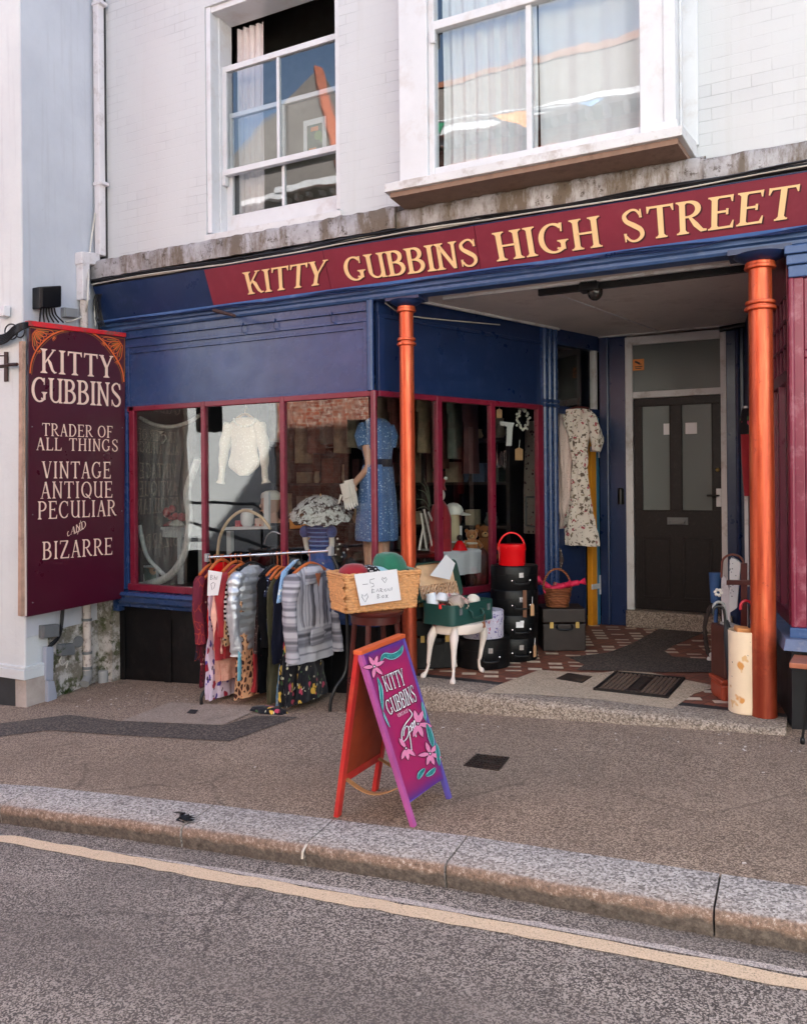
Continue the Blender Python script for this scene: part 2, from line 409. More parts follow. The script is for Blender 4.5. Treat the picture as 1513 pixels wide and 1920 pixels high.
def m_asphalt(name, dark, light, warm, sc=150, b=.6, con=1., cracks=True):
    """tarmac: separate light and dark chippings in binder, worn areas, cracks, stains and gum spots"""
    t = NT(name)
    n1 = t.noise(sc, 3, .8); v1 = t.vor(sc * .8, out='Color'); sep = t.n('SeparateColor'); t.l(v1, sep.inputs[0])
    v2 = t.vor(sc * .8); g = t.math('ADD', t.math('MULTIPLY', n1, .4), t.math('MULTIPLY', sep.outputs[0], .6))
    col = t.ramp(g, [(.5 - .3 * con, lin(dark)), (.5, lin(warm)), (.5 + .27 * con, lin(light))])
    gap = t.ramp(v2, [(.55, 0.), (.85, .5 * con)]); col = t.mix(gap, col, tuple(v * .6 for v in lin(dark)))
    for s_, lo, hi, am, cc in ((.9, .42, .62, .4, tuple(v * .6 for v in lin(warm))), (2.1, .5, .7, .3, tuple(min(1, v * 1.5) for v in lin(warm))), (5.5, .58, .68, .3, tuple(v * .5 for v in lin(dark)))):
        col = t.mix(t.ramp(t.noise(s_, 7, .7), [(lo, 0.), (hi, am)]), col, cc)
    if name.startswith('road'):
        trk = t.noise(1., 6, .6, t.coord((.12, 1.5, 1), (0, 0, -.06))); col = t.mix(t.ramp(trk, [(.42, 0.), (.6, .5)]), col, tuple(v * .62 for v in lin(warm))); col = t.mix(t.ramp(t.noise(1.4, 8, .75, t.coord((.25, 2.2, 1))), [(.56, 0.), (.7, .35)]), col, tuple(v * 1.5 for v in lin(warm)))
    h = g
    if cracks:
        nv = t.n('TexNoise', i_Scale=5, i_Detail=6); t.l(t.coord(), nv.inputs['Vector']); mx = t.n('Mix', data_type='VECTOR', i_0=.12); t.l(t.coord(), mx.inputs[4]); t.l(nv.outputs['Color'], mx.inputs[5])
        ce = t.vor(.8, 'DISTANCE_TO_EDGE', mx.outputs[1]); ck = t.math('MULTIPLY', t.ramp(ce, [(.0, 1.), (.009, 0.)]), t.ramp(t.noise(.8, 3), [(.5, 0.), (.56, 1.)]))
        col = t.mix(t.math('MULTIPLY', ck, .4), col, tuple(v * .35 for v in lin(dark)))
        gs = t.ramp(t.vor(2.6), [(.035, 1.), (.05, 0.)]); col = t.mix(t.math('MULTIPLY', gs, .45), col, tuple(v * .5 for v in lin(dark)))
        gs = t.ramp(t.vor(3.3, vec=t.coord((1, 1, 1), (0, 0, .7))), [(.022, 1.), (.034, 0.)]); col = t.mix(t.math('MULTIPLY', gs, .5), col, lin(light))
    t.color(col); t.set(Roughness=.82, Specular_IOR_Level=.3); t.bump(h, b, .006); return t.m
ROADM = m_asphalt('road_asphalt', (76, 68, 64), (194, 178, 166), (126, 113, 105), 230, .5, .5)
PAVEM = m_asphalt('pavement_asphalt', (102, 84, 71), (194, 169, 146), (143, 122, 106), 220, .35, .75)
PATCHM = m_asphalt('new_asphalt', (60, 53, 49), (132, 118, 107), (92, 82, 75), 125, .4, 1.1, False)
COVERM = m_asphalt('concrete_cover', (138, 121, 107), (190, 172, 155), (166, 147, 131), 150, .2, 1.3, False)
CONCRETE = m_asphalt('worn_concrete', (164, 142, 120), (228, 206, 180), (204, 182, 156), 160, .15, 1.3, False)
def m_granite(name, rust=True):
    t = NT(name)
    c = t.vor(120, out='Color'); sep = t.n('SeparateColor'); t.l(c, sep.inputs[0])
    g = t.math('ADD', t.math('MULTIPLY', sep.outputs[0], .5), t.math('MULTIPLY', t.noise(70, 4, .8), .5))
    col = t.ramp(g, [(.26, lin((104, 97, 94))), (.44, lin((150, 141, 136))), (.62, lin((184, 174, 168))), (.8, lin((206, 198, 192)))] if rust else [(.26, lin((96, 84, 74))), (.44, lin((136, 121, 108))), (.62, lin((164, 148, 134))), (.8, lin((190, 176, 162)))])
    if rust:
        ge = t.n('NewGeometry')
        sx = t.n('SeparateXYZ'); t.l(ge.outputs['Normal'], sx.inputs[0])
        k = t.ramp(t.math('MULTIPLY', sx.outputs[1], -1), [(.3, 0.), (.8, 1.)])
        rim = t.ramp(t.noise(46, 8, .9), [(.36, lin((80, 64, 54))), (.46, lin((124, 100, 86))), (.54, lin((156, 124, 104))), (.62, lin((212, 200, 190)))])
        grm = t.ramp(t.noise(30, 8, .8), [(.36, lin((58, 50, 44))), (.52, lin((98, 86, 77))), (.68, lin((130, 118, 108)))])
        ps = t.n('SeparateXYZ'); t.l(ge.outputs['Position'], ps.inputs[0])
        hh = t.math('ADD', t.math('SUBTRACT', ps.outputs[2], t.math('ADD', t.math('MULTIPLY', ps.outputs[0], .057), t.math('MULTIPLY', ps.outputs[1], .02))), .126)
        rc = t.mix(t.ramp(t.math('ADD', t.math('MULTIPLY', hh, 8), t.math('ADD', .8, t.math('MULTIPLY', t.noise(9, 5), .5))), [(.55, 0.), (.72, 1.)]), grm, rim)
        col = t.mix(t.math('MULTIPLY', k, .92), col, rc)
    col = t.mix(t.ramp(t.noise(2.2, 6, .65), [(.5, 0.), (.75, .35)]), col, lin((110, 98, 92)))
    t.color(col); t.set(Roughness=.75, Specular_IOR_Level=.4); t.bump(t.mix(.5, g, t.noise(14, 5)), .8, .008); return t.m
GRANITE = m_granite('granite_kerb'); GRANITES = m_granite('granite_step', False)
def m_line():
    t = NT('faded_yellow_paint'); g = t.noise(150, 5, .8)
    col = t.ramp(g, [(.33, lin((120, 104, 90))), (.43, lin((206, 174, 144))), (.5, lin((224, 194, 162))), (.8, lin((242, 216, 186)))])
    t.color(col); t.set(Roughness=.75); t.bump(g, .5, .004); return t.m
YELLOW = m_line()
def m_line2():
    t = NT('old_worn_line'); g = t.noise(120, 5, .85)
    col = t.ramp(g, [(.42, lin((124, 111, 110))), (.56, lin((216, 200, 188)))])
    t.color(col); t.set(Roughness=.8); t.bump(g, .5, .004); return t.m
OLDLINE = m_line2()
def m_tile():
    t = NT('terracotta_tile'); o = t.n('TexBrick', offset=0, i_Scale=1, i_Mortar_Size=.003, i_Brick_Width=.075, i_Row_Height=.075)
    t.l(t.coord((1, 1, 1), (0, 0, math.radians(20))), o.inputs['Vector'])
    o.inputs['Color1'].default_value = (*lin((150, 92, 70)), 1); o.inputs['Color2'].default_value = (*lin((128, 76, 60)), 1); o.inputs['Mortar'].default_value = (*lin((84, 66, 58)), 1)
    col = t.mix(t.ramp(t.noise(2, 7, .7), [(.5, 0.), (.72, .55)]), o.outputs['Color'], lin((104, 84, 74)))
    t.color(col); t.set(Roughness=.6); t.bump(o.outputs['Fac'], -.2, .004); return t.m
TILE = m_tile()
WTILE = M('cream_tile', (222, 202, 178), .6, .12, 9, .05, dirt=(150, 128, 110), da=.6, ds=12)
SLATE = M('slate_strip', (54, 50, 50), .6, .2, 6, .1)
IRON = M('cast_iron', (70, 60, 56), .45, .2, 20, .3, 60, metal=.6, dirt=(120, 92, 76), da=.5, ds=10)
def m_lead():
    t = NT('weathered_lead')
    a = t.noise(4, 8, .7, t.coord((1, 1, 1.0))); b = t.noise(5, 9, .75, t.coord((1, 1, .3)))
    col = t.ramp(a, [(.35, lin((140, 136, 136))), (.6, lin((180, 176, 178)))])
    col = t.mix(t.ramp(b, [(.44, 0.), (.56, .9)]), col, lin((98, 82, 64)))
    col = t.mix(t.ramp(t.noise(13, 7, .8), [(.56, 0.), (.63, .85)]), col, lin((62, 48, 34)))
    t.color(col); t.set(Roughness=.6, Metallic=.15); t.bump(b, .5, .02); return t.m
LEAD = m_lead()
def m_copper():
    t = NT('copper_orange_paint'); s_ = t.noise(3, 5, .6, t.coord((9, 9, .8)))
    col = t.ramp(s_, [(.3, lin((168, 60, 32))), (.55, lin((204, 88, 50))), (.75, lin((226, 124, 82)))])
    col = t.mix(t.ramp(t.noise(24, 7, .8), [(.6, 0.), (.66, .7)]), col, lin((120, 40, 24)))
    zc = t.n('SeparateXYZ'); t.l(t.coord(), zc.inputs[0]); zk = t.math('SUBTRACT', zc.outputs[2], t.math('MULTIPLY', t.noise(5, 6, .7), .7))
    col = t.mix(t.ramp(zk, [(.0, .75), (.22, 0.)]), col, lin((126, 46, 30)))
    t.color(col); t.set(Roughness=.36, Metallic=.5, Coat_Weight=.15, Coat_Roughness=.25); t.bump(t.noise(30, 5), .25, .008); return t.m
COPPER = m_copper()
def m_wicker(name, c1, c2):
    t = NT(name); v = t.coord()
    a = t.n('TexWave', bands_direction='Z', i_Scale=22, i_Distortion=1.2, i_Detail=1); t.l(v, a.inputs['Vector'])
    b = t.n('TexChecker', i_Scale=34); t.l(v, b.inputs['Vector'])
    h = t.math('ADD', t.math('MULTIPLY', a.outputs['Fac'], .7), t.math('MULTIPLY', t.noise(60, 3), .5))
    t.color(t.ramp(h, [(.2, tuple(x * .45 for x in lin(c1))), (.5, lin(c1)), (.9, lin(c2))])); t.set(Roughness=.55); t.bump(h, .9, .012); return t.m
WICKER = m_wicker('pale_wicker', (206, 142, 88), (234, 184, 130)); WICKERD = m_wicker('brown_wicker', (150, 84, 52), (190, 118, 78))
SKIN = M('mannequin_skin', (196, 150, 126), .45, .06, 6, .03)
PALE = M('mannequin_white', (222, 216, 208), .4, .05, 6, .02)
REDC = M('red_cloth', (146, 16, 32), .8, .15, 12, .2, 120, sheen=.3)
SCARLET = M('scarlet_patent', (214, 16, 24), .22, .06, 6, .04, 40)
HOTPINK = M('pink_paper', (206, 34, 76), .6, .2, 20, .3, 40)
TERRA = M('terracotta_plastic', (168, 74, 50), .4, .1, 6, .05)
GREENF = M('green_felt', (32, 108, 82), .95, .12, 16, .35, 220, sheen=.4)
TEAL = M('teal_cloth', (52, 92, 94), .85, .15, 8, .2)
BLUEK = M('blue_knit', (66, 92, 160), .85, .15, 20, .3, 90, sheen=.3)
NAVYC = M('navy_cloth', (14, 18, 44), .85, .15, 10, .2)
BLACKC = M('black_cloth', (6, 6, 9), .9, .15, 10, .25, spec=.15)
# ================================================================ GROUND
def gq(poly, off=0):  return [(x, y, gz(x, y) + off) for x, y in poly]
def sheet(name, mat, poly, off, **kw):
    b = MB(); b.add(gq(poly, off), [tuple(range(len(poly)))]); return struct(b, name, mat, recalc=False, **kw)
KF = [(-30, -2.2), (-12, 1.3), (-7, 2.35), (-5, 2.73), (-3.95, 2.9), (-2.74, 2.99), (-2.04, 3.02), (-1.36, 3.05), (-.31, 3.04), (.6, 3.04), (4, 3.0), (30, 2.6)]
sheet('road', ROADM, [(-45, -30), (45, -30), (45, 6), (-45, 6)], -.112)
b = MB()
for (x0, y0), (x1, y1) in zip(KF, KF[1:]):
    b.add(gq([(x0, y0 + .235), (x1, y1 + .235), (x1, 14), (x0, 14)]), [(0, 1, 2, 3)])
struct(b, 'pavement', PAVEM, recalc=False)
b = MB(); rk = random.Random(3)
for (x0, y0), (x1, y1) in zip(KF[2:], KF[3:]):
    n = 14; g = .004; top, bot, wv = [], [], []
    for i in range(n + 1):
        t = i / n; x = x0 + (x1 - x0) * t; y = y0 + (y1 - y0) * t
        if i == 0: x += g
        if i == n: x -= g
        wv.append((x, y, rk.uniform(-.006, .006), rk.uniform(-.004, .004)))
    ring = []
    for x, y, dy, dz in wv:
        z = gz(x, y + .1)
        ring.append([(x, y + .018 + dy, z - .14), (x, y + .002 + dy, z - .05 + dz), (x, y + .005 + dy, z - .022 + dz), (x, y + .018 + dy * .7, z - .009 + dz * .5), (x, y + .25, z + .008), (x, y + .25, z - .14)])
    vs = [p for r in ring for p in r]; fs = []
    for i in range(n):
        for k in range(5): fs.append((i * 6 + k, (i + 1) * 6 + k, (i + 1) * 6 + k + 1, i * 6 + k + 1))
    fs += [tuple(range(6)), tuple(n * 6 + k for k in range(5, -1, -1))]
    b.add(vs, fs)
struct(b, 'kerb', GRANITE, smooth=50)
def strip(name, mat, lo, hi, off):
    b = MB(); n = len(lo); b.add(gq(lo, off) + gq(hi, off), [(i, i + 1, n + i + 1, n + i) for i in range(n - 1)]); return struct(b, name, mat, recalc=False)
ry = random.Random(5); lo, hi, l2, h2 = [], [], [], []
for i in range(161):
    x = -9 + i * .08
    y = 2.745 + (.075 * min(1, (x + 3.7) / 2.8) if x > -3.7 else (x + 3.7) * .18) + (.012 * (x + .9) if x > -.9 else 0)
    lo.append((x, y + ry.uniform(-.007, .007))); hi.append((x, y + .075 + ry.uniform(-.008, .008)))
    l2.append((x, y + .081)); h2.append((x, y + .081 + (.03 + ry.uniform(-.006, .008)) * max(0, min(1, (x + 3.2) / 1))))
strip('yellow_line', YELLOW, lo, hi, -.108); strip('white_line', OLDLINE, l2[55:], h2[55:], -.108)
def gpix(pts): return [tuple(PG(x, y)[:2]) for x, y in pts]
sheet('asphalt_patch', PATCHM, gpix([(-300, 1420), (95, 1370), (200, 1378), (430, 1391), (560, 1345), (480, 1343), (418, 1361), (228, 1353), (130, 1341), (-300, 1395)]), .004)
sheet('concrete_cover', COVERM, gpix([(228, 1353), (320, 1318), (470, 1324), (480, 1334), (418, 1361)]), .006)
sheet('cover_slot', SLATE, gpix([(350, 1339), (358, 1332), (373, 1333), (366, 1341)]), .009)
# small cast iron cover in the pavement
b = MB(); q = [PG(x, y) for x, y in [(869, 1436), (893, 1415), (955, 1421), (935, 1446)]]
b.hexa([p + Vector((0, 0, -.02)) for p in q], [p + Vector((0, 0, .006)) for p in q])
def onq(q, u, v, z): p = q[0] * (1 - u) * (1 - v) + q[1] * (1 - u) * v + q[2] * u * v + q[3] * u * (1 - v); return p + Vector((0, 0, z))
for i in range(9):
    for j in range(7):
        if 3 <= j <= 3 and 2 <= i <= 6: continue
        u, v = .08 + i * .105, .1 + j * .134
        b.box(onq(q, u - .03, v - .035, .006) , onq(q, u + .03, v + .035, .011))
cov = b.build('pavement_cover', IRON, cat='utility cover', label='small square iron utility cover set in the pavement right of the open a-board')
# ================================================================ LOBBY FLOOR AND STEP
A0, A1 = Vector((-2.9, 5.3)), Vector((-2.17, 7.18))
b = MB(); b.add([(-2.95, 5.42, 0), (.05, 5.42, 0), (.05, 8.3, 0), (-2.95, 8.3, 0)], [(0, 1, 2, 3)]); struct(b, 'lobby_floor', TILE, recalc=False)
b = MB(); n = 40; ring = []; rs = random.Random(9)
xs = [-2.62 + i * (2.62 - .12) / n for i in range(n + 1)]
for x in xs:
    d, e = rs.uniform(-.006, .006), rs.uniform(-.004, .003); j = -.012 if abs(x + 1.55) < .035 else 0
    ring.append([(x, 5.085 + d, gz(x, 5) - .1), (x, 5.07 + d, -.035 + e + j), (x, 5.085 + d, -.008 + e + j), (x, 5.11, .002 + j), (x, 5.34, .003), (x, 5.34, -.25)])
vs = [p for r in ring for p in r]
fs = [(i * 6 + k, (i + 1) * 6 + k, (i + 1) * 6 + k + 1, i * 6 + k + 1) for i in range(n) for k in range(5)]
fs += [tuple(range(6)), tuple(n * 6 + k for k in range(5, -1, -1))]; b.add(vs, fs)
struct(b, 'step', GRANITES, smooth=60)
def fz(pts, z): return [tuple(PZ(x, y, 0)[:2]) + (z,) for x, y in pts]
b = MB(); b.add([(-2.75, 5.34, .001), (.0, 5.34, .001), (.0, 5.425, .001), (-2.75, 5.425, .001)], [(0, 1, 2, 3)])
struct(b, 'slate_strip', SLATE, recalc=False)
b = MB(); b.add(fz([(905, 1300), (935, 1285), (1010, 1257), (1090, 1262), (1130, 1262), (1155, 1258), (1220, 1262), (1345, 1288), (1300, 1302), (1260, 1330), (1195, 1322), (1118, 1312), (1000, 1303)], .004), [tuple(range(13))])
struct(b, 'concrete_patch', CONCRETE, recalc=False)
b = MB(); b.add(fz([(1080, 1258), (1095, 1248), (1065, 1234), (1140, 1225), (1185, 1208), (1235, 1180), (1330, 1183), (1262, 1212), (1245, 1222), (1260, 1232), (1345, 1240), (1340, 1262), (1220, 1262), (1155, 1259)], .007), [tuple(range(14))])
struct(b, 'floor_patch', PATCHM, recalc=False)
# cream tiles let into the terracotta
b = MB(); u_ = Vector((math.cos(math.radians(20)), math.sin(math.radians(20)), 0)); v_ = Vector((-u_.y, u_.x, 0))
dark = [(p[0], p[1]) for p in fz([(1080, 1258), (1095, 1248), (1065, 1234), (1140, 1225), (1185, 1208), (1235, 1180), (1330, 1183), (1262, 1212), (1245, 1222), (1260, 1232), (1345, 1240), (1345, 1288), (1300, 1302), (1260, 1330), (1195, 1322), (1118, 1312), (1000, 1303), (905, 1300), (935, 1285), (1010, 1257)], 0)]
def inside(p, poly):
    r = False; j = len(poly) - 1
    for i in range(len(poly)):
        if (poly[i][1] > p.y) != (poly[j][1] > p.y) and p.x < (poly[j][0] - poly[i][0]) * (p.y - poly[i][1]) / (poly[j][1] - poly[i][1]) + poly[i][0]: r = not r
        j = i
    return r
for i in range(-14, 24):
    for j in range(-2, 40):
        c = Vector((-1.95, 5.65, 0)) + u_ * (i * .165) + v_ * (j * .125 - .6 + (i % 2) * .06)
        if not (5.45 < c.y < 8.0 and -2.75 < c.x < -.2) or inside(c, dark): continue
        if (i + 2 * j) % 5 == 0 or (i * 7 + j * 3) % 11 == 0: continue
        hu, hv = .052, .034
        if i % 3 == 0: hu, hv = .06, .02
        b.add([c + u_ * a * hu + v_ * e * hv + Vector((0, 0, .0025)) for a, e in ((-1, -1), (1, -1), (1, 1), (-1, 1))], [(0, 1, 2, 3)])
struct(b, 'floor_tiles', WTILE, recalc=False)
# drain covers in the lobby
b = MB(); q = [Vector((*PZ(x, y, 0)[:2], 0)) for x, y in [(1111, 1295), (1152, 1262), (1285, 1274), (1252, 1311)]]
b.hexa([p + Vector((0, 0, -.01)) for p in q], [p + Vector((0, 0, .006)) for p in q])
for i in range(2):
    for e0, e1 in (((0, .03), (1, .03)), ((0, .97), (1, .97))):
        p0, p1 = (onq(q, e0[0], e0[1], .012), onq(q, e1[0], e1[1], .012)) if i == 0 else (onq(q, e0[1], e0[0], .012), onq(q, e1[1], e1[0], .012))
        b.bar(p0, p1, .02, .012)
plate_b = b; b = MB()
for i in range(15):
    for j in range(13):
        u, v = .07 + i * .0615, .08 + j * .07
        if abs(u - .5) < .085 and .14 < v < .86: continue
        c = onq(q, u, v, .009); s_ = .0145
        b.hexa([c + Vector((a * s_, e * s_ * 1.6, -.004)) for a, e in ((0, -1), (1, 0), (0, 1), (-1, 0))], [c + Vector((a * s_ * .7, e * s_ * 1.1, .006)) for a, e in ((0, -1), (1, 0), (0, 1), (-1, 0))])
g_ = thing('drain_cover', 'large cast iron drain cover with raised studs in the lobby floor', 'drain cover', (q[0] + q[2]) / 2)
plate_b.build('cover_plate', M('dark_iron', (36, 30, 28), .6, .2, 20, .2, 60, metal=.3), g_); b.build('studs', M('pale_iron_studs', (126, 106, 94), .45, .2, 30, .1, metal=.5), g_)  # studs paler and plate darker to set them apart
b = MB(); b.hexa([onq(q, u, v, .006) for u, v in ((.43, .2), (.43, .8), (.57, .8), (.57, .2))], [onq(q, u, v, .013) for u, v in ((.44, .22), (.44, .78), (.56, .78), (.56, .22))])
for v in (.12, .88): b.lathe([(.055, 0), (.055, .008), (.04, .009), (.03, .006)], onq(q, .5, v, .006), 16)
b.build('lifting_panel', IRON, g_)
b = MB(); q = [Vector((*PZ(x, y, 0)[:2], 0)) for x, y in [(1042, 1274), (1064, 1263), (1110, 1270), (1091, 1282)]]
b.hexa([p + Vector((0, 0, -.01)) for p in q], [p + Vector((0, 0, .008)) for p in q])
b.build('drain_cover', IRON, cat='drain cover', label='small plain iron cover beside the large studded drain cover', bevel=.003)
# ================================================================ SHOP BUILDING
shop = thing('shop_building', 'white painted brick building over a navy shopfront with red fascia and corner lobby', 'building', (-2.8, 5.3, 0))
Yw = 5.34
sx0, sx1 = PY(386, 250, Yw).x, PY(637, 250, Yw).x; sz0, sz1 = 3.545, PY(383, 14, Yw).z
bx0, bx1 = -2.5, -.72
b = MB()
def wallq(x0, x1, z0, z1): b.box((x0, Yw, z0), (x1, Yw + .28, z1))
wallq(-5.7, sx0, 3.3, 12.0); wallq(sx0, sx1, 3.3, sz0); wallq(sx0, sx1, sz1, 12.0); wallq(sx1, bx0, 3.3, 12.0)
wallq(bx0, bx1, 3.3, 3.5); wallq(bx0, bx1, 5.6, 12.0); wallq(bx1, 6, 3.3, 12.0)
b.build('wall', WALLBRICK, shop)
b = MB(); b.add([(-5.9, 5.2, 12.0), (6, 5.2, 12.0), (6, 10.5, 14.8), (-5.9, 10.5, 14.8)], [(0, 1, 2, 3)])
b.add([(-5.9, 16, 12.0), (6, 16, 12.0), (6, 10.5, 14.8), (-5.9, 10.5, 14.8)], [(3, 2, 1, 0)])
for x in (-5.9, 6): b.add([(x, 5.2, 12.0), (x, 10.5, 14.8), (x, 16, 12.0)], [(0, 1, 2)])
b.build('roof', SLATE, shop, recalc=False)  # unseen wall top and roof, height set to place their shade opposite
# rooms: side, back walls and floors so that the inside is dark
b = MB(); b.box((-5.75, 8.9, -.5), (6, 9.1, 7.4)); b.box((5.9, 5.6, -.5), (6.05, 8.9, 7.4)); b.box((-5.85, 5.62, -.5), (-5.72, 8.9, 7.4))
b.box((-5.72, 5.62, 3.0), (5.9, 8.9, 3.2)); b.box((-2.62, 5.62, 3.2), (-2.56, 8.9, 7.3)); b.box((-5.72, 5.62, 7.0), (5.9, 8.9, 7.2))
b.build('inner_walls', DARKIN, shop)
b = MB(); b.box((-5.7, 7.2, 3.3), (-2.65, 7.25, 6.98)); b.build('bedroom_wall', M('dim_grey_plaster', (150, 142, 134), .9), shop)
# lead covered ledge
b = MB(); rl = random.Random(4); n = 60
def ledge(z0, z1, y0, xa, xb, dz=0):
    vs = []
    for i in range(n + 1):
        x = xa + (xb - xa) * i / n; e = rl.uniform(-.006, .006); q = rl.uniform(-.005, .005)
        vs += [(x, Yw - .002, z1 + .05), (x, y0 + .01, z1 + e), (x, y0 + q, z1 - .02 + e), (x, y0 + .006 + q, z0 + e * .6), (x, Yw - .002, z0)]
    fs = [(i * 5 + k, (i + 1) * 5 + k, (i + 1) * 5 + (k + 1) % 5, i * 5 + (k + 1) % 5) for i in range(n) for k in range(5)] + [(4, 3, 2, 1, 0), tuple(n * 5 + k for k in range(5))]
    b.add(vs, fs)
ledge(3.29, 3.45, 5.17, -5.76, -2.66); ledge(3.27, 3.42, 5.2, -2.659, -.55); ledge(3.25, 3.4, 5.19, -.549, 4)
b.build('lead_ledge', LEAD, shop, smooth=50)
# fascia: leans forward at its top
FB, FT = Vector((0, 5.28, 2.925)), Vector((0, 5.16, 3.215)); FN = Vector((0, -(FT.z - FB.z), FT.y - FB.y)).normalized()
def PF(x, y, off=0): return PP(x, y, FB + FN * off, FN)
b = MB(); b.hexa([(-5.7, FB.y, FB.z), (4, FB.y, FB.z), (4, Yw, FB.z), (-5.7, Yw, FB.z)], [(-5.7, FT.y, FT.z), (4, FT.y, FT.z), (4, Yw, FT.z), (-5.7, Yw, FT.z)])
b.build('fascia', NAVYD, shop, bevel=.004)
b = MB()                                                                  # cornice mouldings under the fascia
prof = [(5.30, 2.925), (5.225, 2.92), (5.215, 2.895), (5.24, 2.885), (5.24, 2.86), (5.265, 2.85), (5.265, 2.83), (5.28, 2.815), (5.40, 2.815)]
m = len(prof); b.add([(-5.7, y, z) for y, z in prof] + [(4, y, z) for y, z in prof], [(i, i + 1, m + i + 1, m + i) for i in range(m - 1)] + [(0, m, 2 * m - 1, m - 1)])
b.build('cornice', BLUEL, shop)
# ---- signwriting font: every letter is drawn with thick and thin strokes and small serifs (unit height)
def RIB(pts, w):
    n = len(pts); ws = w if isinstance(w, list) else [w] * n; L, R = [], []
    for i in range(n):
        a, c = pts[max(i - 1, 0)], pts[min(i + 1, n - 1)]
        dx, dy = c[0] - a[0], c[1] - a[1]; l = math.hypot(dx, dy) or 1; nx, ny = -dy / l * ws[i] / 2, dx / l * ws[i] / 2
        L.append((pts[i][0] + nx, pts[i][1] + ny)); R.append((pts[i][0] - nx, pts[i][1] - ny))
    return [[L[i], L[i + 1], R[i + 1], R[i]] for i in range(n - 1)]
def ARC(cx, cy, rx, ry, a0, a1, n=16):
    return [(cx + rx * math.cos(math.radians(a0 + (a1 - a0) * i / n)), cy + ry * math.sin(math.radians(a0 + (a1 - a0) * i / n))) for i in range(n + 1)]
def glyphs(T=.15, N=.065, S=.045, sl=.085):
    def stem(x, w=T, y0=0, y1=1, sb=True, st=True):
        o = RIB([(x, y0), (x, y1)], w)
        if sb: o += RIB([(x - w / 2 - sl, y0 + S / 2), (x + w / 2 + sl, y0 + S / 2)], S) + [[(x - w / 2 - sl * .6, y0 + S), (x + w / 2 + sl * .6, y0 + S), (x + w / 2, y0 + S * 2.4), (x - w / 2, y0 + S * 2.4)]]
        if st: o += RIB([(x - w / 2 - sl, y1 - S / 2), (x + w / 2 + sl, y1 - S / 2)], S) + [[(x - w / 2 - sl * .6, y1 - S), (x + w / 2 + sl * .6, y1 - S), (x + w / 2, y1 - S * 2.4), (x - w / 2, y1 - S * 2.4)]]
        return o
    def ser(x, y, h=.13): return RIB([(x - h, y), (x + h, y)], S)
    def arcw(cx, cy, rx, ry, a0, a1, n=22):       # thick on the sides, thin at top and bottom
        p = ARC(cx, cy, rx, ry, a0, a1, n); w = [N + (T - N) * abs(math.cos(math.radians(a0 + (a1 - a0) * i / n))) ** 1.3 for i in range(n + 1)]
        return RIB(p, w)
    h = N / 2; G = {}
    G['I'] = (stem(.17), .34); G['H'] = (stem(.15) + stem(.65) + RIB([(.15, .51), (.65, .51)], N), .8)
    G['K'] = (stem(.15) + RIB([(.2, .42), (.62, .97)], N) + ser(.62, 1 - S / 2, .1) + RIB([(.33, .6), (.44, .44), (.56, .14), (.66, .04), (.76, .06)], [N, T * .95, T * .8, N * 1.3, N * .7]), .76)
    bar = RIB([(.03, 1 - h), (.69, 1 - h)], N) + RIB([(.06, 1), (.02, .8)], [N * 1.6, .03]) + RIB([(.66, 1), (.7, .8)], [N * 1.6, .03])
    G['T'] = (stem(.36, st=False) + bar, .72)
    G['Y'] = (stem(.37, y1=.46, st=False) + RIB([(.1, .98), (.38, .42)], T) + RIB([(.64, .98), (.38, .42)], N * 1.1) + ser(.1, 1 - S / 2) + ser(.64, 1 - S / 2, .1), .74)
    G['V'] = (RIB([(.1, .98), (.36, .02)], T) + RIB([(.62, .98), (.38, .02)], N) + ser(.1, 1 - S / 2) + ser(.62, 1 - S / 2, .1), .72)
    G['A'] = (RIB([(.1, .02), (.36, .98)], N) + RIB([(.36, .98), (.62, .02)], T) + RIB([(.19, .34), (.54, .34)], N * .9) + ser(.1, S / 2, .1) + ser(.62, S / 2), .72)
    G['G'] = (arcw(.42, .5, .34, .47, 48, 318) + RIB([(.66, .98), (.66, .7)], [N * 1.2, .04]) + stem(.67, T * .85, .1, .42, sb=False) + RIB([(.5, .16), (.67, .1)], N), .84)
    G['C'] = (arcw(.42, .5, .34, .47, 48, 312) + RIB([(.66, .96), (.66, .7)], [N * 1.2, .04]) + RIB([(.63, .16), (.7, .26)], [N, .03]), .76)
    G['O'] = (arcw(.42, .5, .34, .46, 0, 360, 32), .84)
    G['Q'] = (arcw(.42, .5, .34, .46, 0, 360, 32) + RIB([(.36, .26), (.5, .14), (.72, -.05)], [N, T * .8, N]), .84)
    G['U'] = (stem(.15, sb=False, y0=.3) + RIB(ARC(.39, .3, .24, .27, 180, 360, 14), [T - (T - N) * math.sin(PI * i / 14) for i in range(15)]) + stem(.63, T * .9, sb=False) + RIB([(.58, S / 2), (.76, S / 2)], S), .78)
    G['D'] = (stem(.15) + RIB([(.15, 1 - h), (.32, 1 - h)], N) + RIB([(.15, h), (.32, h)], N) + arcw(.32, .5, .36, .5 - h, -90, 90), .78)
    bowl = lambda y0, y1, r: RIB([(.15, y1 - h), (.3, y1 - h)], N) + RIB([(.15, y0 + h), (.3, y0 + h)], N) + arcw(.3, (y0 + y1) / 2, r, (y1 - y0) / 2 - h, -90, 90, 14)
    G['B'] = (stem(.15) + bowl(.5, 1, .24) + bowl(0, .56, .3), .7); G['P'] = (stem(.15) + bowl(.44, 1, .28), .66)
    G['R'] = (stem(.15) + bowl(.48, 1, .26) + RIB([(.34, .5), (.5, .25), (.66, .05), (.78, .05)], [N, T * .95, T * .7, N * .8]), .76)
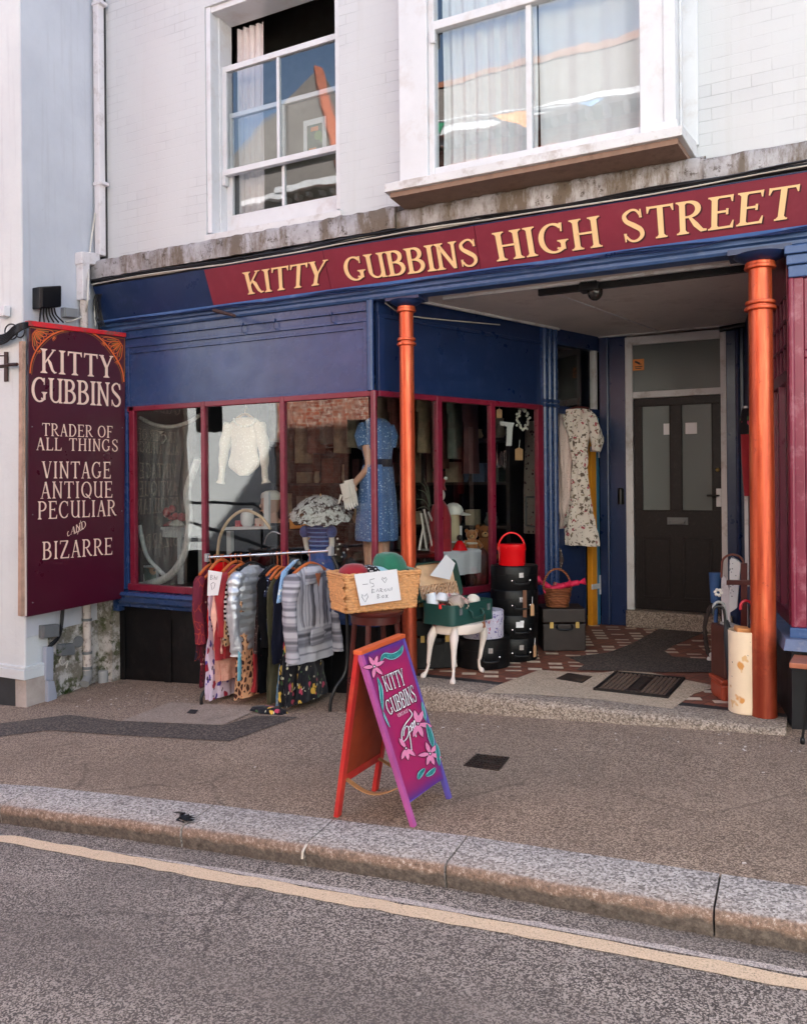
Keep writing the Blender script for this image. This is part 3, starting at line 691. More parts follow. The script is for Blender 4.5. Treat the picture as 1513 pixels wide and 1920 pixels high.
    G['E'] = (stem(.15) + RIB([(.15, 1 - h), (.58, 1 - h)], N) + RIB([(.15, .52), (.48, .52)], N) + RIB([(.15, h), (.6, h)], N) + RIB([(.57, 1), (.59, .8)], [N * 1.4, .03]) + RIB([(.58, 0), (.63, .22)], [N * 1.6, .03]) + RIB([(.47, .6), (.47, .42)], N * .9), .66)
    G['F'] = (stem(.15) + RIB([(.15, 1 - h), (.58, 1 - h)], N) + RIB([(.15, .52), (.46, .52)], N) + RIB([(.57, 1), (.59, .8)], [N * 1.4, .03]) + RIB([(.45, .6), (.45, .42)], N * .9), .62)
    G['L'] = (stem(.15) + RIB([(.15, h), (.58, h)], N) + RIB([(.56, 0), (.61, .24)], [N * 1.6, .03]), .64)
    G['N'] = (stem(.14, T * .85, sb=True) + RIB([(.12, .97), (.64, .03)], T * .8) + stem(.64, T * .7, sb=False), .78)
    G['Z'] = (RIB([(.06, 1 - h), (.62, 1 - h)], N * 1.1) + RIB([(.58, .96), (.1, .04)], T) + RIB([(.06, h), (.66, h)], N * 1.1) + RIB([(.07, 1), (.04, .8)], [N * 1.4, .03]) + RIB([(.64, 0), (.68, .22)], [N * 1.4, .03]), .72)
    sp = crom([(.56, .78), (.46, .95), (.3, .97), (.13, .84), (.16, .66), (.36, .5), (.54, .34), (.56, .16), (.42, .03), (.24, .04), (.1, .22)], 5)
    n = len(sp); G['S'] = (RIB(sp, [N + (T - N) * max(0, 1 - abs(i - n / 2) / (n * .33)) ** .8 for i in range(n)]) + RIB([(.57, .98), (.56, .72)], [.03, N * 1.2]) + RIB([(.09, .02), (.1, .28)], [.03, N * 1.2]), .66)
    return G
GL = glyphs(); GT = glyphs(.125, .055, .04, .07)
def word(b, text, fn, G=GL, gap=.07, space=.36, thick=None, lift=0):
    """fn(u, v, h) with u, v in 0..1 across the whole word gives a world point lifted h off the board"""
    tot = sum((G[c][1] if c in G else space) + gap for c in text) - gap; x = 0
    for k, c in enumerate(text):
        if c not in G: x += space + gap; continue
        polys, wdt = G[c]
        for j, poly in enumerate(polys):
            e = lift + (j % 5) * .00012
            if thick: b.hexa([fn((x + px) / tot, py, e) for px, py in poly], [fn((x + px) / tot, py, e + thick) for px, py in poly])
            else: b.add([fn((x + px) / tot, py, e) for px, py in poly], [tuple(range(len(poly)))])
        x += wdt + gap
def quadfn(P00, P10, P11, P01, nrm):
    def f(u, v, h): return P00 * (1 - u) * (1 - v) + P10 * u * (1 - v) + P11 * u * v + P01 * (1 - u) * v + nrm * h
    return f
# red sign panel on the fascia, its words in cream with a darker drop shade
fs_ = thing('fascia_sign', 'long maroon fascia sign lettered KITTY GUBBINS HIGH STREET in cream', 'shop sign', (-2.2, 5.2, 2.93))
q = [PF(403, 573), PF(389, 516.5)]; x0b, x0t = q[0].x, q[1].x
xsj = [x0b, PF(622, 540).x, PF(902, 505).x, 3.5]
b = MB(); d1 = FN * .012
for k in range(3):
    a, c = xsj[k] + (.002 if k else 0), xsj[k + 1] - .002
    lo = [Vector((a, FB.y, FB.z)) + FN * .001, Vector((c, FB.y, FB.z)) + FN * .001, Vector((c, FT.y, FT.z - .01)) + FN * .001, Vector((a, FT.y, FT.z - .01)) + FN * .001]
    b.hexa(lo, [p + d1 for p in lo])
b.build('panel', SIGNRED, fs_)
bl, bs = MB(), MB()
for t, c in (('KITTY', [(467, 552), (607, 533), (616, 486), (456, 511)]), ('GUBBINS', [(651, 528), (899, 497), (892, 446), (641, 484)]),
             ('HIGH', [(933, 490), (1129, 462), (1122, 404), (923, 437)]), ('STREET', [(1168, 456), (1490, 408), (1500, 345), (1160, 396)])):
    f = quadfn(*[PF(x, y, .013) for x, y in c], FN); word(bl, t, f, thick=.009, gap=.03 if t == 'GUBBINS' else .07)
    g = quadfn(*[PF(x, y, .013) + Vector((.009, 0, -.009)) for x, y in c], FN); word(bs, t, g, gap=.03 if t == 'GUBBINS' else .07, lift=.0006)
bl.build('lettering', GOLD, fs_); bs.build('letter_shade', SHADE, fs_, recalc=False)
# ---- panel over the window, posts, sill, stall riser
b = MB(); b.box((-5.5, 5.3, 2.13), (-2.93, 5.34, 2.83))
for a, c in (((-5.47, 5.285, 2.66), (-2.93, 5.3, 2.685)), ((-5.47, 5.28, 2.74), (-2.93, 5.3, 2.755)), ((-5.39, 5.288, 2.605), (-3.0, 5.3, 2.625)), ((-5.47, 5.288, 2.13), (-5.4, 5.3, 2.66)), ((-3.0, 5.288, 2.13), (-2.93, 5.3, 2.66)), ((-5.47, 5.282, 2.13), (-2.93, 5.3, 2.15))): b.box(a, c)
b.build('signboard_panel', NAVY, shop, bevel=.003)
b = MB()
dv = (A1 - A0).normalized(); nv = Vector((dv.y, -dv.x))           # splay direction and its outward normal
def sp_(s, o, z): return Vector((A0.x + dv.x * s + nv.x * o, A0.y + dv.y * s + nv.y * o, z))
SL = (A1 - A0).length
def sbox(b, s0, s1, o0, o1, z0, z1): b.hexa([sp_(s0, o0, z0), sp_(s1, o0, z0), sp_(s1, o1, z0), sp_(s0, o1, z0)], [sp_(s0, o0, z1), sp_(s1, o0, z1), sp_(s1, o1, z1), sp_(s0, o1, z1)])
sbox(b, .03, SL, -.04, -.005, 2.13, 2.86); sbox(b, .03, SL, -.005, .006, 2.69, 2.72); sbox(b, .03, .09, -.005, .008, 2.13, 2.69)
b.build('side_panel', NAVYD, shop, bevel=.003)
b = MB(); b.box((-5.52, 5.262, .5), (-5.455, 5.34, 2.83)); b.box((-5.66, 5.27, .3), (-5.53, 5.34, 2.83)); b.box((-5.45, 5.28, .5), (-5.42, 5.34, 2.13))
b.tube([(-2.935, 5.29, 2.13), (-2.935, 5.29, 2.82)], .028, 12)
b.build('corner_post', NAVY, shop, bevel=.006)
b = MB()
prof = [(5.34, .495), (5.22, .485), (5.205, .46), (5.225, .44), (5.235, .4), (5.26, .375), (5.27, .35), (5.34, .345)]
m = len(prof); b.add([(-5.53, y, z) for y, z in prof] + [(-2.9, y, z) for y, z in prof], [(i, i + 1, m + i + 1, m + i) for i in range(m - 1)] + [tuple(range(m - 1, -1, -1)), tuple(range(m, 2 * m))])
sbox(b, .0, SL, -.04, .04, .40, .49)
b.build('window_sill', NAVY, shop)
b = MB(); b.box((-5.66, 5.36, -.45), (-2.9, 5.42, .345)); sbox(b, .03, SL, -.06, -.02, -.05, .4)
for k in range(5): b.box((-5.62 + k * .55, 5.345, -.45), (-5.54 + k * .55, 5.36, .345))
b.box((-5.66, 5.35, .25), (-2.9, 5.36, .345)); b.build('stall_riser', M('shaded_stall_black', (11, 11, 13), .5, .3, 6, .15, spec=.3, dirt=(40, 36, 34), da=.4, ds=7), shop)  # near black base carries the deep shade under the sill
# window display bed
b = MB(); b.hexa([(-5.5, 5.36, .3), (-2.9, 5.36, .3), (-2.25, 7.0, .3), (-5.5, 7.0, .3)], [(-5.5, 5.36, .46), (-2.9, 5.36, .46), (-2.25, 7.0, .46), (-5.5, 7.0, .46)])
b.build('display_bed', M('dark_boards', (52, 40, 34), .6, .2), shop)
# front shop window
fw = MB()
ZT, ZB = 2.135, .495
fw.box((-5.42, 5.28, ZT - .045), (-2.905, 5.325, ZT)); fw.box((-5.42, 5.27, ZB), (-2.905, 5.325, ZB + .06))
mx = [PY(x, 940, 5.3).x for x in (251, 385, 533)]
fw.box((mx[0] - .03, 5.28, ZB), (mx[0] + .03, 5.325, ZT))
for x in mx[1:]: fw.box((x - .022, 5.275, ZB), (x + .022, 5.325, ZT))
fw.tube([(-2.915, 5.295, ZB), (-2.915, 5.295, ZT)], .026, 12)
win = fw.build('shop_window', MAROON, shop, bevel=.006, label='three pane shop window in a maroon frame facing the street')
ends = [mx[0] + .03, mx[1], mx[2], -2.94]
for a, c in zip(ends, ends[1:]):
    b = MB(); b.box((a + .02, 5.3, ZB + .055), (c - .02, 5.304, ZT - .04)); b.build('pane', GLASS, win)
# splayed side window
sw = MB(); sbox(sw, .02, SL - .02, -.025, .02, ZT - .045, ZT); sbox(sw, .02, SL - .02, -.025, .02, ZB, ZB + .06)
ss = [((PV(x, 900, A0, A1).xy - A0).dot(dv)) for x in (822, 922, 1012)]
for s_ in ss[:2]: sbox(sw, s_ - .03, s_ + .03, -.025, .022, ZB, ZT)
sbox(sw, ss[2] - .05, ss[2] + .05, -.025, .024, .05, ZT)
win2 = sw.build('side_window', MAROON, shop, bevel=.006, label='splayed maroon framed side window running back into the lobby')
for a, c in zip([.04, ss[0], ss[1]], ss):
    b = MB(); sbox(b, a + .02, c - .02, -.006, -.002, ZB + .055, ZT - .04); b.build('pane', GLASS, win2)
# navy pilaster with round beads at the end of the side window
b = MB(); sbox(b, SL - .03, SL + .17, -.05, .02, 0, 2.86)
for o in (.0, .075, .15): b.tube([sp_(SL + o, .02, .0), sp_(SL + o, .02, 2.85)], .03, 10)
for z in (.12, 2.12, 2.16): sbox(b, SL - .035, SL + .18, .015, .055, z, z + .03)
b.build('pilaster', NAVY, shop, bevel=.004)
# ceiling of the lobby with a beam and trims
b = MB(); b.box((-3.2, 5.42, 2.865), (1.2, 8.6, 2.9)); b.box((-2.9, 5.34, 2.83), (1, 5.42, 2.9))
b.build('lobby_ceiling', M('smoky_white_ceiling', (222, 214, 206), .8, .12, 2, .2, 20, dirt=(160, 146, 136), da=.5, ds=2), shop)
b = MB(); b.box((-2.5, 5.66, 2.845), (-.15, 5.69, 2.865)); b.bar((-2.68, 5.7, 2.855), (-2.06, 7.35, 2.855), .02, .02); b.bar((-1.95, 8.0, 2.875), (-.45, 7.97, 2.875), .03, .045)
b.tube([(-1.7, 5.9, 2.86), (-1.25, 7.98, 2.86)], .006, 6)
b.build('ceiling_trim', WHITED, shop)
b = MB(); b.box((-1.75, 5.69, 2.80), (-.2, 5.73, 2.865)); b.build('ceiling_conduit', BLACK, shop)
# cast iron columns painted copper
def column(x, y, r, z0, zt, label):
    c = thing('column', label, 'column', (x, y, z0), 'copper painted columns at the shop entrance')
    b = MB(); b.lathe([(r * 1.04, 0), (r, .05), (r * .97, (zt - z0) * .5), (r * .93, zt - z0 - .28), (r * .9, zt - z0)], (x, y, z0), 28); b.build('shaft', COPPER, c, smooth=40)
    b = MB(); h = zt - z0
    for zz, k in ((h - .27, 1.22), (h - .235, 1.15), (h - .02, 1.2), (h, 1.12)):
        b.lathe([(r * .9, -.014), (r * k, -.010), (r * (k + .05), 0), (r * k, .010), (r * .9, .014)], (x, y, z0 + zz), 28)
    b.build('collar', COPPER, c, smooth=40)
    b = MB(); b.lathe([(r * 1.0, 0), (r * 1.9, .03), (r * 2.1, .045)], (x, y, zt + .008), 20); b.box((x - r * 2.4, y - r * 1.3, zt + .052), (x + r * 2.4, y + r * 1.6, 2.829))
    b.build('capital', NAVYD, c, smooth=40)
    return c
cr = PY(1428, 900, 5.3)
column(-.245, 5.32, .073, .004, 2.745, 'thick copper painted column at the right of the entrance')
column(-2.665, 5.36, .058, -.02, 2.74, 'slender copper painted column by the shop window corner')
# ---- lobby back: door, stable doors, navy pilasters
Yd = 8.05
def dx(x): return PY(x, 900, Yd).x
d0, d1_, d2, d3 = dx(1178), dx(1188), dx(1352), dx(1363)
b = MB(); b.box((d0 - .02, Yd - .03, .16), (d1_, Yd + .06, 2.84)); b.box((d2, Yd - .03, .16), (d3, Yd + .06, 2.84)); b.box((d1_, Yd - .03, 2.76), (d2, Yd + .06, 2.84)); b.box((d1_, Yd - .025, 2.235), (d2, Yd + .06, 2.30))
df = b.build('door_frame', WHITED, shop, bevel=.004, label='white painted door frame with a transom light')
b = MB(); b.box((d1_, Yd + .01, 2.30), (d2, Yd + .015, 2.76)); b.build('transom_pane', FROST, df)
b = MB(); b.box((d0 - .02, Yd - .1, 0), (d3 + .04, Yd + .1, .165)); b.build('door_step', GRANITES, shop, bevel=.008)
dm = M('black_brown_door', (30, 24, 23), .42, .15, 5, .1, 50, dirt=(70, 62, 58), da=.2, ds=30, spec=.25)
door = thing('front_door', 'dark brown front door with two reeded glass panels and a letterbox', 'door', ((d1_ + d2) / 2, Yd, .17))
dw = d2 - d1_; gx = [d1_ + dw * k for k in (.105, .42, .565, .895)]
b = MB(); y0, y1 = Yd + .005, Yd + .045
gz0, gz1 = PY(1215, 956, Yd).z, PY(1215, 762, Yd).z
b.box((d1_ + .003, y0, .17), (d2 - .003, y1, gz0)); b.box((d1_ + .003, y0, gz1), (d2 - .003, y1, 2.232))
for a, c in ((d1_ + .003, gx[0]), (gx[1], gx[2]), (gx[3], d2 - .003)): b.box((a, y0, gz0), (c, y1, gz1))
for a, c in ((gx[0], gx[1]), (gx[2], gx[3])):
    for z0, z1 in ((.28, .86),):
        b.box((a, y0 - .006, z0), (c, y0, z0 + .025)); b.box((a, y0 - .006, z1), (c, y0, z1 + .025)); b.box((a, y0 - .006, z0 + .025), (a + .02, y0, z1)); b.box((c - .02, y0 - .006, z0 + .025), (c, y0, z1))
    for q in (((a - .012, y0 - .008, gz0 - .012), (c + .012, y0, gz0)), ((a - .012, y0 - .008, gz1), (c + .012, y0, gz1 + .012)), ((a - .012, y0 - .008, gz0), (a, y0, gz1)), ((c, y0 - .008, gz0), (c + .012, y0, gz1))): b.box(*q)
b.build('leaf', dm, door, bevel=.003)
for a, c in ((gx[0], gx[1]), (gx[2], gx[3])):
    b = MB(); b.box((a, Yd + .02, gz0), (c, Yd + .026, gz1)); b.build('glass_panel', FROST, door)
for a in (PY(1243, 800, Yd).x, PY(1284, 800, Yd).x):
    b = MB(); b.box((a, Yd + .012, PY(1250, 815, Yd).z), (a + .105, Yd + .0135, PY(1250, 794, Yd).z)); b.build('notice', PAPER, door)
lc = PY(1270, 977, Yd)
b = MB(); b.box((lc.x - .095, Yd - .012, lc.z - .035), (lc.x + .095, Yd + .004, lc.z + .035)); b.box((lc.x - .07, Yd - .022, lc.z - .02), (lc.x + .07, Yd - .012, lc.z + .015)); b.tube([(lc.x - .07, Yd - .03, lc.z), (lc.x - .06, Yd - .045, lc.z - .02), (lc.x + .06, Yd - .045, lc.z - .02), (lc.x + .07, Yd - .03, lc.z)], .006, 6); b.build('letterbox', GREYD, door, bevel=.003)
kc = PY(1347, 933, Yd); b = MB(); b.box((kc.x - .022, Yd - .01, kc.z - .085), (kc.x + .022, Yd + .004, kc.z + .085)); b.build('lock_plate', WHITE, door, bevel=.003)
b = MB(); b.tube([(kc.x, Yd - .01, kc.z + .02), (kc.x, Yd - .055, kc.z + .02), (kc.x - .1, Yd - .06, kc.z + .02)], .009, 8); b.build('handle', BLACK, door, smooth=40)
kc = PY(1345, 881, Yd); b = MB(); b.ball((kc.x, Yd - .02, kc.z), .02); b.build('latch_knob', BRASS, door, smooth=60)
# CCTV notice stuck to the transom
c = PY(1196, 684, Yd); st = thing('cctv_sticker', 'small orange camera warning sticker on the glass above the front door', 'sticker', (c.x, Yd - .004, c.z - .05))
b = MB(); b.box((c.x - .055, Yd - .004, c.z - .055), (c.x + .055, Yd + .008, c.z + .055)); b.build('sheet', M('orange_sticker', (232, 146, 74), .5), st)
b = MB(); b.obox((c.x - .008, Yd - .006, c.z + .022), (.05, .003, .018), ry=.5); b.obox((c.x + .02, Yd - .006, c.z + .005), (.022, .003, .008)); b.box((c.x - .032, Yd - .0065, c.z - .024), (c.x + .038, Yd - .0045, c.z - .016)); b.box((c.x - .026, Yd - .0065, c.z - .04), (c.x + .03, Yd - .0045, c.z - .033)); b.build('camera_symbol', BLACK, st)
# left: navy pilasters, stable door frame
b = MB(); b.box((-1.83, Yd - .03, 0), (d0 - .02, Yd + .06, 2.865))
b.box((-1.84, Yd - .06, 0), (-1.76, Yd - .03, 2.865))
b.tube([(-1.765, Yd - .04, 0), (-1.765, Yd - .04, 2.86)], .022, 10)
b.build('door_pilaster', NAVYD, shop, bevel=.005)
B0, B1 = sp_(SL + .17, 0, 0).xy, Vector((-1.84, Yd))
bd = (B1 - B0).normalized(); bn = Vector((bd.y, -bd.x)); BL = (B1 - B0).length
def bp(s, o, z): return Vector((B0.x + bd.x * s + bn.x * o, B0.y + bd.y * s + bn.y * o, z))
def bbox(b, s0, s1, o0, o1, z0, z1): b.hexa([bp(s0, o0, z0), bp(s1, o0, z0), bp(s1, o1, z0), bp(s0, o1, z0)], [bp(s0, o0, z1), bp(s1, o0, z1), bp(s1, o1, z1), bp(s0, o1, z1)])
b = MB(); bbox(b, 0, BL, -.05, .02, 2.72, 2.865); bbox(b, 0, BL, -.05, .02, 2.07, 2.14); b.build('stable_door_frame', NAVYD, shop, bevel=.004)
b = MB(); bbox(b, BL - .12, BL - .085, -.04, .02, 2.14, 2.72); b.build('stable_door_jamb', WHITED, shop)
b = MB(); bbox(b, .0, BL - .12, -.02, -.014, 2.14, 2.72); b.build('stable_transom_pane', GLASS, shop)
sdr = thing('stable_door', 'half open navy stable door showing a bright orange edge beside the floral dress', 'door', bp(.3, 0, .03))
b = MB(); bbox(b, .0, BL - .25, -.06, -.02, .03, .98); bbox(b, BL - .29, BL - .26, -.02, -.008, .06, .95); b.build('lower_leaf', NAVYD, sdr, bevel=.004)
b = MB(); bbox(b, .0, .05, -.2, -.06, 1.0, 2.06); b.build('upper_leaf', NAVYD, sdr, bevel=.004)
b = MB(); bbox(b, BL - .17, BL - .085, -.06, .0, .0, 2.06); b.build('edge', M('orange_yellow_paint', (238, 158, 40), .45, .08, 4, .05, dirt=(200, 120, 40), da=.4), sdr, bevel=.004)
b = MB(); bbox(b, BL - .085, BL - .04, -.06, .005, .0, 2.06); b.build('blue_edge', M('sea_blue_paint', (60, 124, 160), .5, .1), sdr, bevel=.003)
b = MB()
for z in (.36, 1.72): bbox(b, BL - .19, BL - .03, .0, .012, z, z + .05); bbox(b, BL - .06, BL - .025, .005, .014, z - .06, z + .13)
b.build('hinge', WHITE, sdr, bevel=.002)
b = MB(); b.lathe([(.03, 0), (.03, .14), (.02, .16)], (-1.64, Yd - .05, 1.2), 10); b.box((-1.67, Yd - .05, 1.2), (-1.61, Yd - .03, 1.34))
b.build('door_entry_box', BLACK, cat='entry phone', label='small black entry box on the navy pilaster left of the front door', smooth=40)
# right side of the lobby: navy pilaster, second stable door
R0, R1 = Vector((d3 + .01, Yd)), Vector((-.40, 7.25))
b = MB(); b.box((d3, Yd - .03, 0), (d3 + .15, Yd + .05, 2.865)); b.tube([(d3 + .1, Yd - .04, 0), (d3 + .1, Yd - .04, 2.86)], .022, 10)
b.hexa([(d3 + .15, Yd, 0), (-.40, 7.2, 0), (-.34, 7.2, 0), (d3 + .21, Yd, 0)], [(d3 + .15, Yd, 2.865), (-.40, 7.2, 2.865), (-.34, 7.2, 2.865), (d3 + .21, Yd, 2.865)])
b.build('far_pilaster', NAVYD, shop, bevel=.005)
b = MB(); p = PY(1400, 900, 7.2); b.box((-.47, 7.25, .0), (-.44, 7.29, 2.05)); b.build('far_door_jamb', WHITED, shop)
# ---- shop on the right
rs_ = thing('neighbour_shop', 'maroon painted shopfront with small paned transom at the right edge', 'shop front', (.6, 5.3, 0))
E0, E1 = Vector((-.075, 5.3)), Vector((-.40, 7.15)); ed = (E1 - E0).normalized(); en = Vector((-ed.y, ed.x)); EL = (E1 - E0).length
def ep(s, o, z): return Vector((E0.x + ed.x * s + en.x * o, E0.y + ed.y * s + en.y * o, z))
def ebox(b, s0, s1, o0, o1, z0, z1): b.hexa([ep(s0, o0, z0), ep(s1, o0, z0), ep(s1, o1, z0), ep(s0, o1, z0)], [ep(s0, o0, z1), ep(s1, o0, z1), ep(s1, o1, z1), ep(s0, o1, z1)])
zl = 2.12; zs = .56
b = MB(); b.box((-.08, 5.27, zs), (-.01, 5.35, 2.63)); b.tube([(-.075, 5.275, zs), (-.075, 5.275, 2.63)], .018, 8); b.box((-.01, 5.29, 2.2), (2.5, 5.35, 2.63)); b.box((-.01, 5.28, 2.155), (2.5, 5.345, 2.2)); b.box((-.01, 5.29, zs), (.05, 5.34, 2.155)); b.build('front_frame', PINKM, rs_, bevel=.006)
b = MB()
ebox(b, .05, EL, -.05, .02, zs, zs + .08); ebox(b, .05, EL, -.05, .02, 2.03, 2.1); ebox(b, .05, EL, -.05, .02, 2.55, 2.865)
for s_ in (.05, .36, .72, 1.1, 1.48, EL - .06): ebox(b, s_, s_ + .05, -.04, .02, zs + .08, 2.03)
for k in range(14): ebox(b, .05 + k * .135, .075 + k * .135, -.035, .018, 2.1, 2.55)
for z in (2.24, 2.39): ebox(b, .05, EL, -.036, .019, z, z + .022)
b.build('side_frame', M('shaded_maroon_gloss', (104, 30, 50), .3, .12), rs_, bevel=.003)  # same maroon with the lobby shade put into the colour
b = MB(); ebox(b, .05, EL, -.014, -.01, zs + .08, 2.55); b.build('side_glass', GLASS, rs_)
b = MB(); b.box((.05, 5.31, zs), (2.5, 5.314, 2.155)); b.build('front_glass', GLASS, rs_)
b = MB(); b.box((-.09, 5.25, 2.63), (2.5, 5.345, 2.70)); b.box((-.1, 5.235, 2.703), (2.5, 5.345, 2.76)); b.box((-.11, 5.22, 2.763), (2.5, 5.345, 2.813)); b.box((-.1, 5.25, zs - .06), (2.5, 5.34, zs)); b.build('blue_trim', BLUEL, rs_, bevel=.006)
b = MB(); b.hexa([(-.13, 5.16, .44), (2.5, 5.16, .44), (2.5, 7.1, .44), (-.46, 7.1, .44)], [(-.12, 5.2, .5), (2.5, 5.2, .5), (2.5, 7.1, .56), (-.45, 7.1, .56)]); b.build('sill', M('worn_blue_sill', (96, 106, 132), .5, .2, 8, .1, dirt=(150, 146, 150), da=.6, ds=9), rs_)
b = MB(); b.hexa([(-.09, 5.21, -.2), (2.5, 5.21, -.2), (2.5, 7.1, -.2), (-.44, 7.1, -.2)], [(-.09, 5.21, .44), (2.5, 5.21, .44), (2.5, 7.1, .44), (-.44, 7.1, .44)]); b.build('stall_riser', M('black_tile', (30, 32, 36), .35, .2, 3, .05), rs_)
b = MB(); b.box((.6, 6.6, .56), (2.4, 6.7, 2.6)); b.box((-.2, 6.4, 1.2), (.4, 6.6, 1.9)); b.box((.1, 5.9, .6), (.5, 6.2, 1.1)); b.build('window_display', M('mixed_display', (150, 120, 104), .8, .4, 9, .2), rs_)
# ---- left neighbouring house
nb = thing('neighbour_house', 'tall white rendered house projecting forward at the left edge', 'house', (-7, 4.8, -.4))
b = MB(); b.hexa([(-12, 4.42, -.1), (-5.68, 4.42, -.1), (-5.80, 5.34, -.1), (-12, 5.34, -.1)], [(-12, 4.42, 7.2), (-5.68, 4.42, 7.2), (-5.80, 5.34, 7.2), (-12, 5.34, 7.2)]); b.build('front_wall', RENDERW, nb, bevel=.012)
b = MB(); b.hexa([(-5.679, 4.425, .2), (-5.672, 4.425, .2), (-5.792, 5.339, .2), (-5.80, 5.339, .2)], [(-5.679, 4.425, 7.2), (-5.672, 4.425, 7.2), (-5.792, 5.339, 7.2), (-5.80, 5.339, 7.2)]); b.build('side_render', RENDERB, nb)
b = MB(); b.box((-12, 4.395, -.14), (-5.665, 4.6, -.06)); b.box((-12, 4.405, -.06), (-5.668, 4.6, -.035)); b.build('plinth_moulding', RENDERW, nb, bevel=.004)
b = MB(); b.box((-12, 4.42, -1.2), (-5.79, 4.6, -.14)); b.build('plinth', M('black_plinth', (40, 42, 46), .6, .2), nb)
b = MB(); b.box((-5.79, 4.41, -1.2), (-5.66, 4.66, -.14)); b.build('corner_stone', m_render('dirty_stone', (200, 190, 184), (160, 148, 140), 30, .4), nb)
mo = NT('mossy_render'); k = mo.noise(6, 8, .75); col = mo.mix(mo.ramp(k, [(.42, 0.), (.55, .9)]), lin((206, 200, 196)), lin((120, 112, 96)))
col = mo.mix(mo.ramp(mo.noise(9, 6, .7), [(.52, 0.), (.6, .9)]), col, lin((74, 78, 42))); col = mo.mix(mo.ramp(mo.noise(14, 7, .8), [(.62, 0.), (.66, .9)]), col, lin((40, 34, 30)))
mo.color(col); mo.set(Roughness=.9); mo.bump(mo.noise(20, 7, .7), .8, .03)
b = MB(); b.hexa([(-5.75, 4.66, -1.2), (-5.675, 4.66, -1.2), (-5.765, 5.35, -1.2), (-5.85, 5.35, -1.2)], [(-5.75, 4.66, .21), (-5.70, 4.66, .21), (-5.785, 5.35, .21), (-5.85, 5.35, .21)]); b.build('mossy_base', mo.m, nb)
b = MB(); b.box((-5.83, 5.25, -.6), (-5.6, 5.358, .5)); b.build('return_wall', mo.m, nb)
b = MB(); b.box((-12, 5.3, -1), (-5.7, 9, 7.2)); b.add([(-12.2, 4.25, 7.2), (-5.6, 4.25, 7.2), (-5.6, 9.4, 9.6), (-12.2, 9.4, 9.6)], [(0, 1, 2, 3)]); b.build('roof', SLATE, nb)  # unseen top, lowered so sun reaches the white house opposite
# terrace further left and right: only their shade falls on the street
b = MB(); b.box((-26, 4.9, -2), (-12.02, 9, 6.4)); b.build('terrace_house', RENDERW, cat='house', label='white terrace house beyond the left edge of the tall white house')
b = MB(); b.box((6.1, 5.3, -2), (26, 9, 8.4)); b.add([(6.1, 5.2, 8.4), (26, 5.2, 8.4), (26, 10.5, 11.6), (6.1, 10.5, 11.6)], [(0, 1, 2, 3)]); b.build('terrace_house', CREAM, cat='house', label='cream terrace house beyond the maroon shop on the right')
# ---- houses across the street, seen only as reflections
def opp(x, y, Yo=-3.5, Yg=5.36):
    p = PY(x, y, Yg); k = (2 * Yg - Yo) / Yg; return p.x * k, EYE + (p.z - EYE) * k
Yo = -3.6
wh = thing('white_house', 'sunlit white house across the street reflected in the shop window', 'house', (-11.4, Yo, -.9))
b = MB(); b.box((-12.7, Yo, -1.2), (-10.25, Yo - 5, 7.7)); b.build('wall', RENDERW, wh)
b = MB()
def gable(b, x0, x1, ze, zr, y0=Yo + .25, y1=Yo - 5.5):
    ym = (y0 + y1) / 2; b.hexa([(x0, y0, ze), (x1, y0, ze), (x1, y1, ze), (x0, y1, ze)], [(x0, ym + .01, zr), (x1, ym + .01, zr), (x1, ym - .01, zr), (x0, ym - .01, zr)])
b.hexa([(-13.2, Yo + .25, 7.7), (-8.6, Yo + .25, 7.7), (-8.6, Yo - 5.6, 7.7), (-13.2, Yo - 5.6, 7.7)], [(-11.2, Yo - 2.69, 11.9), (-11.0, Yo - 2.69, 11.9), (-11.0, Yo - 2.71, 11.9), (-11.2, Yo - 2.71, 11.9)]); b.build('roof', M('slate_roof', (104, 98, 94), .7, .2, 14, .4, 30), wh)
b = MB(); b.box((-12.9, Yo + .22, 7.62), (-10.1, Yo + .34, 7.74)); b.build('gutter', WHITE, wh)
b = MB(); b.bar((-11.0, Yo - 2.6, 11.95), (-8.6, Yo + .3, 7.8), .2, .12); b.build('hip_tile', M('orange_hip', (150, 84, 62), .7, .15, 9), wh)
b = MB(); b.box((-12.4, Yo - .1, 2.6), (-11.7, Yo + .02, 4.1)); b.build('window', VOID, wh)
bh = thing('brick_house', 'sunlit red brick house across the street reflected in the windows', 'house', (-6, Yo, -.6))
b = MB(); b.box((-10.2, Yo, -1.2), (-2.4, Yo - 5, 7.6)); b.build('wall', REDBRICK, bh)
b = MB(); gable(b, -8.5, -2.2, 7.9, 10.2); b.build('roof', M('slate_roof_dark', (110, 102, 96), .7, .2, 14, .4, 30), bh)
b = MB(); b.bar((-8.5, Yo - 2.6, 10.22), (-2.2, Yo - 2.6, 10.22), .2, .12); b.build('ridge_tile', M('orange_ridge', (150, 96, 72), .7, .15, 9), bh)
b = MB(); b.box((-10.3, Yo + .2, 7.72), (-2.3, Yo + .36, 7.86))
for k in range(26): b.box((-10.2 + k * .3, Yo + .02, 7.6), (-10.1 + k * .3, Yo + .2, 7.72))
b.build('gutter', WHITE, bh)
for k in range(3):
    for z in (1.0, 4.2):
        b = MB(); b.box((-8.4 + k * 2.2, Yo - .1, z), (-7.5 + k * 2.2, Yo + .02, z + 1.7)); f = b.build('window', VOID, bh); b = MB()
        b.box((-8.48 + k * 2.2, Yo - .05, z - .1), (-7.42 + k * 2.2, Yo + .08, z)); b.box((-7.98 + k * 2.2, Yo, z), (-7.92 + k * 2.2, Yo + .04, z + 1.7)); b.build('sill', WHITE, f)
ch = thing('cream_house', 'sunlit cream rendered terrace across the street seen in reflections', 'house', (4, Yo, -.2))
